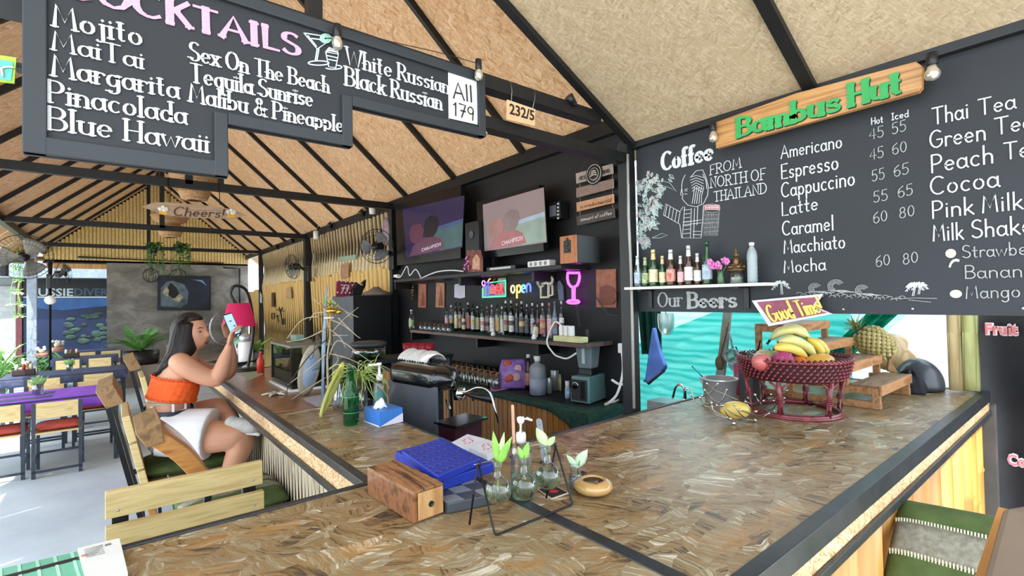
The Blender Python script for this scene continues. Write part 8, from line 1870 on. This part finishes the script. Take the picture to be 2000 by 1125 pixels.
bush('spider_plant','large pale green spider plant at the open left edge',V(-1.75,12.3,0),260,1.15,SUNG,.02,seed=3)
bush('dracaena','spiky green dracaena beside the pale blue post',V(-1.1,13.35,0),120,.7,M('dracaena_leaf','5a8c46',.5,var=.3,vs=5),.02,seed=4)
bush('dark_shrub','darker leafy shrub before the blue mural',V(-1.5,14.8,0),130,.75,DLEAF,.03,seed=5)
bush('dark_shrub','dark shrub with cream orchid stems near the fan pole',V(-.72,14.75,0),110,.75,DLEAF,.03,seed=8)
t = thing('hanging_vine','pale green vine hanging beside the far left post','plant',V(-1.32,12.0,1.6)); rnd = random.Random(3)
for q in range(5):
    b = V(-1.32+rnd.uniform(-.08,.08),12.0,2.74); P = [b+V(rnd.uniform(-.03,.03),0,-s_*.21) for s_ in range(7)]; m = MB().tube(P,.004,4)
    for p in P:
        for _ in range(3):e = V(rnd.uniform(-.06,.06),-.02,rnd.uniform(-.05,.03)); m.add([p,p+e+V(.02,0,0),p+e*1.5,p+e-V(.02,0,0)],[(0,1,2,3)])
    m.build('vine',SUNG,t)
for x, y, h_, r_, lb, sd_ in((-9,14,5.0,3.2,'broad green tree far outside on the left',1),(-7,21,6.0,3.6,'tall green tree behind the dive shop',2)):
    t = thing('tree',lb,'tree',V(x,y,0),'trees outside'); MB().tube([(x,y,0),(x+.1,y,h_*.5),(x,y,h_)],[.22,.18,.08],9).build('trunk',M('bark','5a4a3a',.9),t); m = MB(); rnd = random.Random(sd_)
    for q in range(1500):
        a = rnd.uniform(0,6.28); u = rnd.uniform(-1,1); rr = r_*rnd.uniform(.6,1); p = V(x+rr*math.cos(a)*math.sqrt(1-u*u),y+rr*math.sin(a)*math.sqrt(1-u*u),h_+rr*u*.75); e = V(rnd.uniform(-.2,.2),rnd.uniform(-.2,.2),rnd.uniform(-.15,.15)); f = V(rnd.uniform(-.15,.15),rnd.uniform(-.15,.15),.05)
        m.add([p,p+e+f,p+e*2,p+e-f],[(0,1,2,3)])
    o = m.build('crown',SUNG,t); o['kind'] = 'stuff'

# ================================================================ dining tables and chairs at the left
CST = M('blue_grey_steel','3a424e',.4,.3); CWD = wood('pale_chair_wood','c4a468','e0c890',(5,20,40),.5); REDC = M('brick_red_cushion','b04838',.8,var=.15,vs=12)
def din_chair(label,red=True):
    t = thing('dining_chair',label,'chair',(0,0,0),'steel and pale wood dining chairs',local=True); w = .36
    for x in(-w/2+.013,w/2-.013):
        MB().box((x-.014,0,0),(x+.014,.03,.705)).build('rear_leg',CST,t); MB().box((x-.013,.36,0),(x+.013,.388,.41)).build('front_leg',CST,t)
        MB().box((x-.010,.03,.13),(x+.010,.36,.15)).build('stretcher',CST,t)
    MB().box((-w/2,.0,.05),(w/2,.02,.07)).build('stretcher',CST,t); MB().box((-w/2,.365,.15),(w/2,.385,.17)).build('stretcher',CST,t)
    MB().box((-w/2+.028,.004,.555),(w/2-.028,.022,.705)).build('backrest',CWD,t,bev=.002)
    MB().box((-w/2+.0,.0,.41),(w/2,.39,.425)).build('seat',CWD,t,bev=.002)
    if red:
        def cu(sg):return lambda a, b:V((a-.5)*.35,.01+b*.40,.455+sg*.028*((1-(2*a-1)**4)*(1-(2*b-1)**4))**.4)
        MB().sheet(cu(1),12,12).sheet(lambda a,b:cu(-1)(1-a,b),12,12).build('seat_cushion',REDC,t)
    return t
ch0 = din_chair('red cushioned dining chair at the purple table, right one facing away'); ch0.location = (-.43,6.46,0)
dup(ch0,(-.84,6.52,0),0,'red cushioned dining chair at the purple table, left one cut by the frame')
dup(ch0,(-.20,7.92,0),PI,'red cushioned dining chair on the far side of the purple table, right end'); dup(ch0,(-.62,7.92,0),PI,'red cushioned dining chair on the far side of the purple table, middle')
chp = din_chair('dining chair at the first dark table, left one',False); chp.location = (-.70,8.62,0)
dup(chp,(-.17,8.66,0),0,'dining chair at the first dark table, right one')
for k, (y,xs) in enumerate(((11.25,(-.62,-.2)),(12.85,(-.45,-.06)))):
    for x, sd_ in zip(xs,('left','right')):dup(chp,(x,y,0),0,'dining chair at the '+('second','farthest')[k]+' dark table, %s one'%sd_)
PURP = M('purple_cloth','8a4ac8',.7,var=.12,vs=8); NAVY = M('navy_checked_cloth','2e3450',.6,c2='4c5478',vs=14)
for k, (y0,y1,x0,x1,mt,lb) in enumerate(((6.72,7.5,-1.6,.05,PURP,'purple covered dining table nearest on the left'),(8.95,9.7,-1.15,.14,NAVY,'first dark covered dining table behind the purple one'),(11.5,12.1,-.85,.05,NAVY,'second dark covered dining table'),(13.2,13.7,-.62,.02,NAVY,'farthest dark covered dining table'))):
    t = thing('dining_table',lb,'table',V((x0+x1)/2,(y0+y1)/2,0),'dining tables'); MB().box((x0,y0,.68),(x1,y1,.70)).build('tabletop',CST,t)
    for x in(x0+.04,x1-.04):
        for y in(y0+.04,y1-.04):MB().box((x-.02,y-.02,0),(x+.02,y+.02,.68)).build('leg',CST,t)
    def tc(a,b):
        P_ = .12; L_ = (x1-x0)+2*P_; u_ = a*L_-P_; W2 = (y1-y0)+2*P_; v_ = b*W2-P_; dz = max(0,-u_,u_-(x1-x0),-v_,v_-(y1-y0))
        return V(x0+min(max(u_,-.004),x1-x0+.004),y0+min(max(v_,-.004),y1-y0+.004),.703-dz*(.95+.0*math.sin(u_*30)))
    c = MB().sheet(tc,40,24,.002).build('tablecloth',mt); tag(c,('purple cloth on the nearest dining table','navy checked cloth on the first dark table','navy checked cloth on the second dark table','navy checked cloth on the farthest dark table')[k],'tablecloth','tablecloths')
    if k==0:
        for q, (a,b) in enumerate(((.15,.33),(.55,.75))):
            r = MB().box((x0+.3,y0+(y1-y0)*a,.7035),(x1-.55,y0+(y1-y0)*b,.7055)).build('table_runner',NAVY); tag(r,('nearer','farther')[q]+' navy runner lying across the purple cloth','runner','navy runners')
def jar_plant(label,px,py,top,w_,z=.704,g='glass vases on the dining tables'):
    p = Zp(px,py,z+.003); k = sc(p); h = col_top(p,top)-z; t = thing('table_vase',label,'vase',p,g)
    MB().lathe([(0,0),(w_/2*k,0),(w_/2*k,h*.6),(w_/2*k*.9,h*.6),(w_/2*k*.9,.01),(0,.01)],p,14).build('vase',GLS,t); m = MB(); rnd = random.Random(px)
    for q in range(40):a = rnd.uniform(0,6.28); b = p+V(0,0,h*.2); e = b+V(math.cos(a)*w_*k*rnd.uniform(.2,.9),math.sin(a)*w_*k*.5,h*rnd.uniform(.4,.85)); s_ = V(.008,0,.004); m.add([b-s_,b+s_,e+s_,e-s_],[(0,1,2,3)])
    m.build('greens',SUNG,t)
jar_plant('glass of green sprigs on the purple table',74,770,736,17); jar_plant('small glass of green sprigs on the first dark table',136,724,702,10)
for k, (px,py,top,lb) in enumerate(((50,728,702,'flower figurine pot on the left of the first dark table'),(82,697,678,'flower figurine pot on the second dark table'),(112,688,664,'tallest flower figurine pot near the mural'))):
    p = Zp(px,py,.706); kk = sc(p); h = col_top(p,top)-.706; t = thing('figurine_pot',lb,'ornament',p,'flower figurine pots'); MB().lathe([(0,0),(9*kk,0),(11*kk,h*.35),(9*kk,h*.4),(0,h*.4)],p,12).build('pot',M('dusty_pink_pot','b08078',.6),t)
    MB().ball(p+V(0,0,h*.6),(5*kk,5*kk,h*.22),10,7).build('figure',M('cream_figure','d8c8a0',.6),t); m = MB(); rnd = random.Random(k)
    for q in range(6):m.ball(p+V(rnd.uniform(-8,8)*kk,rnd.uniform(-4,4)*kk,h*rnd.uniform(.6,1)),2.8*kk,7,5)
    m.build('petals',WHT,t)
for k, (px,py,lb) in enumerate(((150,757,'black condiment tray on the first dark table, left'),(215,712,'black condiment tray on the second dark table'))):
    p = V(-.6,11.8,.706) if k else V(-.95,9.3,.706); t = thing('condiment_tray',lb,'tray',p,'condiment trays'); MB().cbox(p+V(0,0,.04),(.22,.14,.07)).build('tray',M('dark_tray_wood','3a2c28',.6),t,bev=.004)
    for q in range(3):MB().lathe([(0,.075),(.018,.075),(.02,.13),(.01,.15),(0,.15)],p+V(-.07+q*.07,0,0),9).build('bottle',(WHITEP,REDC,M('cream_plastic'))[q],t)

# ================================================================ papers on the near counter corner
t = thing('green_mat','turquoise striped place mat at the lower left corner of the counter','place mat',at(80,1112)); q4 = [at(-60,1168,Z1),at(185,1150,Z1),at(160,1077,Z1),at(-60,1127,Z1)]
for p in q4:p.z = Z1+.002
MB().quad(q4,.002).build('mat',M('turquoise_mat','6fb498',.6,var=.1),t)
for q in range(6):a = (q+.5)/6.2; MB().quad([q4[0].lerp(q4[1],a)+V(0,0,.0008),q4[0].lerp(q4[1],a+.03)+V(0,0,.0008),q4[3].lerp(q4[2],a+.03)+V(0,0,.0008),q4[3].lerp(q4[2],a)+V(0,0,.0008)],.0006).build('pale_stripe',M('pale_mint','a8d8c4',.6),t)
t = thing('menu_booklet','white printed menu booklet with small text lying on the turquoise mat','booklet',at(200,1100)); q4 = [at(170,1148,Z1),at(250,1130,Z1),at(234,1062,Z1),at(152,1082,Z1)]
for p in q4:p.z = Z1+.012
MB().quad(q4,.009).build('pages',M('paper_white','d8d8d4',.8,var=.03),t,bev=.001); TXT = M('grey_print_text','7a7a78',.8)
for q in range(6):
    a = .62+q*.05; P0 = q4[0].lerp(q4[3],a).lerp(q4[1].lerp(q4[2],a),.12); P1 = q4[0].lerp(q4[3],a).lerp(q4[1].lerp(q4[2],a),.55); write(MB(),"="*8,P0,P1,.004,(0,0,1),.25,t=.0003).build('printed_lines',TXT,t)
for a, b, c_ in((.70,.80,'red'),(.86,.90,'grey')):
    P0 = q4[0].lerp(q4[3],a).lerp(q4[1].lerp(q4[2],a),.02 if c_=='red' else .62); MB().cbox(P0+V(.004,0,.0006),(.009,.009,.001)).build('small_emblem',REDL if c_=='red' else TXT,t)

# ================================================================ green net and what hangs before it in the serving opening
def netmat(name,c,tr,dens):
    m = bpy.data.materials.new(name); m.use_nodes = True; nt = m.node_tree; MATS[name] = m; L = nt.links
    for n in list(nt.nodes):nt.nodes.remove(n)
    o = nn(nt,'ShaderNodeOutputMaterial'); tl = nn(nt,'ShaderNodeBsdfTranslucent'); df = nn(nt,'ShaderNodeBsdfDiffuse'); ts = nn(nt,'ShaderNodeBsdfTransparent'); ts.inputs[0].default_value = lin(c)
    no = nn(nt,'ShaderNodeTexNoise',i_Scale=3.0,i_Detail=4.0); L.new(coords(nt,(1,.6,6)),no.inputs['Vector']); wa = nn(nt,'ShaderNodeTexWave',i_Scale=6.0,i_Distortion=6.0,i_Detail=2.0); wa.inputs['Detail Scale'].default_value = .8; wa.bands_direction = 'Z'; L.new(coords(nt,(1,.5,1)),wa.inputs['Vector']); ma = nn(nt,'ShaderNodeMath',operation='MULTIPLY_ADD'); ma.inputs[1].default_value = .35; L.new(wa.outputs[1],ma.inputs[0]); L.new(no.outputs[0],ma.inputs[2]); cl = ramp(nt,ma.outputs[0],[(.45,c),(.8,tr)])
    L.new(cl,tl.inputs[0]); L.new(cl,df.inputs[0]); m1 = nn(nt,'ShaderNodeMixShader'); m1.inputs[0].default_value = .25; L.new(tl.outputs[0],m1.inputs[1]); L.new(df.outputs[0],m1.inputs[2])
    m2 = nn(nt,'ShaderNodeMixShader'); m2.inputs[0].default_value = dens; L.new(ts.outputs[0],m2.inputs[1]); L.new(m1.outputs[0],m2.inputs[2]); L.new(m2.outputs[0],o.inputs[0]); return m
NETL, NETD = netmat('pale_teal_net','b4ece4','e4faf6',.45), netmat('teal_net','44b8ae','a4ece4',.5)
NETG = netmat('dark_green_net','0f5a44','1c7a5c',.9)
XN = 3.25
def edge_y(z):
    return .60+(1.62-z)*.9 if z<1.62 else .60
def netfn(dx,zlo,amp,fr,ylo=None,slope=None):
    def fn(a,b):
        y1_ = 3.0; z = zlo+(1.95-zlo)*b; y0_ = edge_y(z) if ylo is None else ylo; y = y0_+(y1_-y0_)*(1-a)
        return V(XN+dx+amp*math.sin(z*fr+y*2.2)+.02*math.sin(y*6),y,z)
    return fn
t = tag(MB().sheet(netfn(0,.55,.012,34),60,90).build('shade_net',NETL),'pale turquoise shade net hanging behind the serving opening','net')
def low(a,b):
    y = .95+2.0*(1-a); zt_ = 1.60-max(0,(y-1.5))*.40; z = .5+(zt_-.5)*b; return V(XN-.06+.02*math.sin(z*40+y*9),y,z)
tag(MB().sheet(low,60,60).build('net_fold',NETD),'denser turquoise net fold across the lower half of the opening','net')
def gath(a,b):
    z = .9+1.0*b; y = edge_y(z)+.02+.14*(1-a); return V(XN-.09+.025*math.sin(a*16),y,z)
tag(MB().sheet(gath,30,30).build('net_border',NETG),'dark green gathered border of the net at its right side','net')
tag(MB().sheet(lambda a,b:V(2.95+.03*math.sin(a*18),Xp(1290,640,2.95).y+(Xp(1249,640,2.95).y-Xp(1290,640,2.95).y)*a*(1-.2*(1-b)),Xp(1270,692,2.95).z+.5*b),24,10,.004).build('dark_green_cloth_piece',M('bottle_green_cloth','0e4a3c',.8,var=.3)),'dark green cloth hanging in the left corner of the opening','cloth')
ap = [(1264,742),(1272,748),(1303,722),(1305,715),(1292,680),(1283,640),(1278,640)]
p = [Xp(x,y,2.6) for x,y in ap]; o_ = p[0]
t = thing('blue_apron','blue cloth apron hanging folded in the serving opening','apron',o_); MB().prism([(-(q.y-o_.y),q.z-o_.z) for q in p],o_,(0,-1,0),(0,0,1),.03).build('cloth',M('denim_blue','3a5a9c',.8,var=.2,vs=12),t,bev=.012)
MB().tube([p[0]+V(-.03,0,0),p[1]+V(-.03,0,0),p[2]+V(-.03,0,0)],.010,6).build('dark_hem',M('navy_belt'),t); MB().tube([p[-1],V(2.6,p[-1].y,1.73)],.004,5).build('string',BLKP,t)
t = thing('mesh_strainer_bag','pale mesh bag hanging beside the blue apron','bag',Xp(1301,656,2.7)); c = Xp(1301,636,2.7); k = sc(c); MB().lathe([(.001,-20*k),(9*k,-17*k),(15*k,-4*k),(16*k,12*k),(15*k,24*k)],c,14,caps=False).build('mesh',glass('pale_mesh','a8c8c4',.4,mix=.25),t); MB().tube([c+V(0,0,24*k),V(2.62,c.y,1.73)],.003,5).build('string',GALV,t)
struct(MB().tube([(2.61,.5,1.735),(2.61,2.06,1.735)],.012,8).build('hanging_rail',BLK))
# kitchen tools on a plank
XU = 2.5; t = thing('tool_plank','weathered grey wooden plank standing in the opening','plank',Xp(1412,740,XU+.03)); q4 = [Xp(x,y,XU+.03) for x,y in((1400,745),(1416,745),(1431,600),(1417,600))]; MB().quad(q4,-.02).build('plank',M('grey_plank','8a9088',.8,var=.2,vs=14),t)
t = thing('wooden_spatula','brown wooden spoon hanging on the grey plank','spoon',Xp(1404,723,XU)); c = Xp(1405,709,XU); k = sc(c); MB().ball(c,(.012,9*k,14*k),12,8).build('bowl',M('brown_spoon','5f5034',.6),t); MB().tube([c+V(0,0,10*k),Xp(1418,640,XU),Xp(1421,628,XU)],.006,6).build('handle',M('tan_handle','9a8a60',.6),t)
for k2, (px,py,r_,lb) in enumerate(((1431,697,15,'round wire mesh strainer hanging on the grey plank, upper'),(1437,712,14,'round wire mesh strainer behind the first, lower'))):
    c = Xp(px,py,XU-.02+.05*k2); k = sc(c); t = thing('strainer',lb,'strainer',c,'wire strainers'); MT_ = Matrix.Rotation(-PI/2,3,'Y')
    MB().lathe([(r_*k,0),(r_*k*.8,-.03),(r_*k*.4,-.05),(.001,-.055)],c,18,mat=MT_,caps=False).build('mesh',glass('grey_mesh','9ab4b0',.4,mix=.3),t); MB().tube([c+V(0,math.cos(a)*r_*k,math.sin(a)*r_*k) for a in[q*PI/10 for q in range(20)]],.004,6,True).build('rim',GALV,t); MB().tube([c+V(0,0,r_*k),Xp(1425,652,XU),Xp(1423,640,XU)],.004,6).build('handle',GALV,t)
t = thing('water_tap','curved metal tap over a sink behind the counter edge','tap',Xp(1330,790,2.45)); MB().tube(cat_rom([Xp(1338,800,2.45),Xp(1338,765,2.45),Xp(1330,752,2.45),Xp(1320,756,2.45),Xp(1314,778,2.45)],5),.007,8).build('spout',CHROME,t); MB().cbox(Xp(1300,790,2.5),(.15,.15,.05)).build('basin_edge',STEEL,t)
MB().tube([Xp(1338,800,2.45),V(Xp(1338,800,2.45).x,Xp(1338,800,2.45).y,0)],.012,6).build('supply_pipe',GALV,t)

# ================================================================ outside right: lilac wall, banner, sunlit chair
t = thing('neighbour_wall','pale lilac grey wall outside beyond the net','wall',V(5.0,.5,0)); MB().box((5.0,-.5,0),(5.1,6,3.2)).build('wall',M('lilac_wall','c4c8d4',.8),t); MB().box((4.98,-.5,0),(5.0,6,.3)).build('skirting',M('pale_gravel_ground'),t)
bn = thing('fruit_banner','black vinyl banner with pink outlined fruit shake lettering at the right edge','banner',V(3.32,0,.1)); XV = 3.32
def bnf(a,b):
    z = 1.60-1.5*(1-b); L0 = .50-.085*(1-b); return V(XV+.02*math.sin(a*26)*(1-.3*b)+.012*math.sin(z*7+a*5),L0-a*1.4,z)
MB().sheet(bnf,60,20,.003).build('vinyl',M('black_vinyl','2c2c31',.4,var=.35,vs=2),bn)
for tx, a, b, hh in(("Fruit",(1925,652),(1990,654),20),("Co",(1968,906),(2006,912),20)):
    P0, P1 = Xp(*a,XV-.045), Xp(*b,XV-.045); hz = hh*depth(P0)/CF; print_text(MB(),tx,P0,P1,hz,NX,bold=.09,t=.004).build('lettering_outline',M('pale_pink_outline','e8d0d4',.6),bn); print_text(MB(),tx,P0-V(.006,0,0),P1-V(.006,0,0),hz,NX,bold=.02,t=.003).build('lettering',M('rose_letter','d87880',.6),bn)
MB().tube([(XV,.52,1.62),(XV,-.95,1.62)],.012,8).build('rail',BLK,bn)
for y_ in(.52,-.95):MB().tube([(XV+.02,y_,0),(XV+.02,y_,1.63)],.014,8).build('pole',M('green_wrapped_pole','3f8a6c',.6),bn)
# chair with draped green cushion, in the sun
bc = thing('bar_chair','sunlit bar chair outside the right counter with a draped cushion','chair',V(1.55,.2,0),'wooden bar chairs at the counter')
for k in range(5):MB().box((1.18+k*.09,.0,.72),(1.26+k*.09,.38,.74)).build('seat_slat',PINE,bc,bev=.002)
for y in(.02,.36):
    MB().beam((1.62,y,.0),(1.64,y,.72),.03,.03,up=(0,1,0)).build('leg',BST,bc); MB().beam((1.64,y,.72),(1.78,y,1.0),.03,.03,up=(0,1,0)).build('back_post',BST,bc); MB().beam((1.2,y,0),(1.2,y,.72),.03,.03,up=(0,1,0)).build('leg',BST,bc)
for k in range(3):z_ = .78+k*.08; x_ = 1.665+k*.04; MB().beam((x_-.01,.0,z_),(x_-.01,.38,z_),.07,.02,up=(.9,0,-.45)).build('back_slat',PINE,bc)
def drp(sg):
    A_, B_, C_, D_ = V(1.74,.41,1.01), V(1.74,.16,1.03), V(1.50,.10,.80), V(1.50,.41,.80)
    def fn(a,b):
        p = A_.lerp(B_,a).lerp(D_.lerp(C_,a),b); e = ((1-(2*a-1)**4)*(1-(2*b-1)**4))**.4; return p+V(-.66,0,.75).normalized()*(.03+sg*.032*e)
    return fn
t = thing('seat_cushion','sunlit green cushion with grey woven band draped on the outside chair','cushion',V(1.6,.25,.8),'green seat cushions'); MB().sheet(drp(1),20,16).sheet(lambda a,b:drp(-1)(1-a,b),20,16).build('cover',M('olive_green_cloth'),t)
MB().sheet(lambda a,b:drp(1)(.02+.96*a,.25+b*.28)+V(-.001,0,.002),20,4,.001).build('woven_stripe',M('grey_woven_stripe'),t)
for q in(.25,.53):
    m = MB()
    for k in range(40):m.cbox(drp(1)(.03+k*.024,q)+V(-.001,0,.003),(.004,.003,.014))
    m.build('stitch_row',M('cream_stitch','d0ccb8',.8),t)
pk = thing('plank_chair','weathered plank chair back at the lower right corner','chair',Yp(1960,1125,.05)); q4 = [Yp(x,y,.05) for x,y in((1905,1180),(1962,1180),(2004,985),(1958,992))]; MB().quad(q4,-.03).build('back_plank',M('grey_brown_plank','7a6a5c',.7,var=.2,vs=8),pk,bev=.003); q4 = [Yp(x,y,.062) for x,y in((1885,1180),(1907,1180),(1957,992),(1950,990))]; MB().quad(q4,-.03).build('edge_strip',ORANGEW,pk)
MB().beam(Yp(1925,1180,.055),V(Yp(1925,1180,.055).x,.055,0),.02,.02,up=(0,1,0)).build('leg',ORANGEW,pk); MB().beam(Yp(1945,1180,.045),V(Yp(1945,1180,.045).x+.1,.045,0),.02,.02,up=(0,1,0)).build('leg',ORANGEW,pk)
import OpenImageIO as oiio,sys,numpy as np
im=oiio.ImageBuf('/workdir/render_main.png').get_pixels(oiio.FLOAT);h,w=im.shape[:2]
for n,(x,y) in dict(floorBL=(100,1000),floorM=(150,900),roofL=(620,330),roofR=(1400,150),roofR2=(1800,60),counter=(1350,950),counterL=(500,1080),counterFar=(1650,850),chalk=(1650,470),board=(300,30),wall=(1180,480),concrete=(440,560),gable=(420,450),roofLeft=(60,360),bambooG=(560,640),planks=(350,950),farfloor=(250,760),wallfar=(260,540)).items():
    X=int(x*w/2000);Y=int(y*h/1125);p=im[Y-4:Y+5,X-4:X+5,:3].mean((0,1));print(n,(p*255).astype(int))
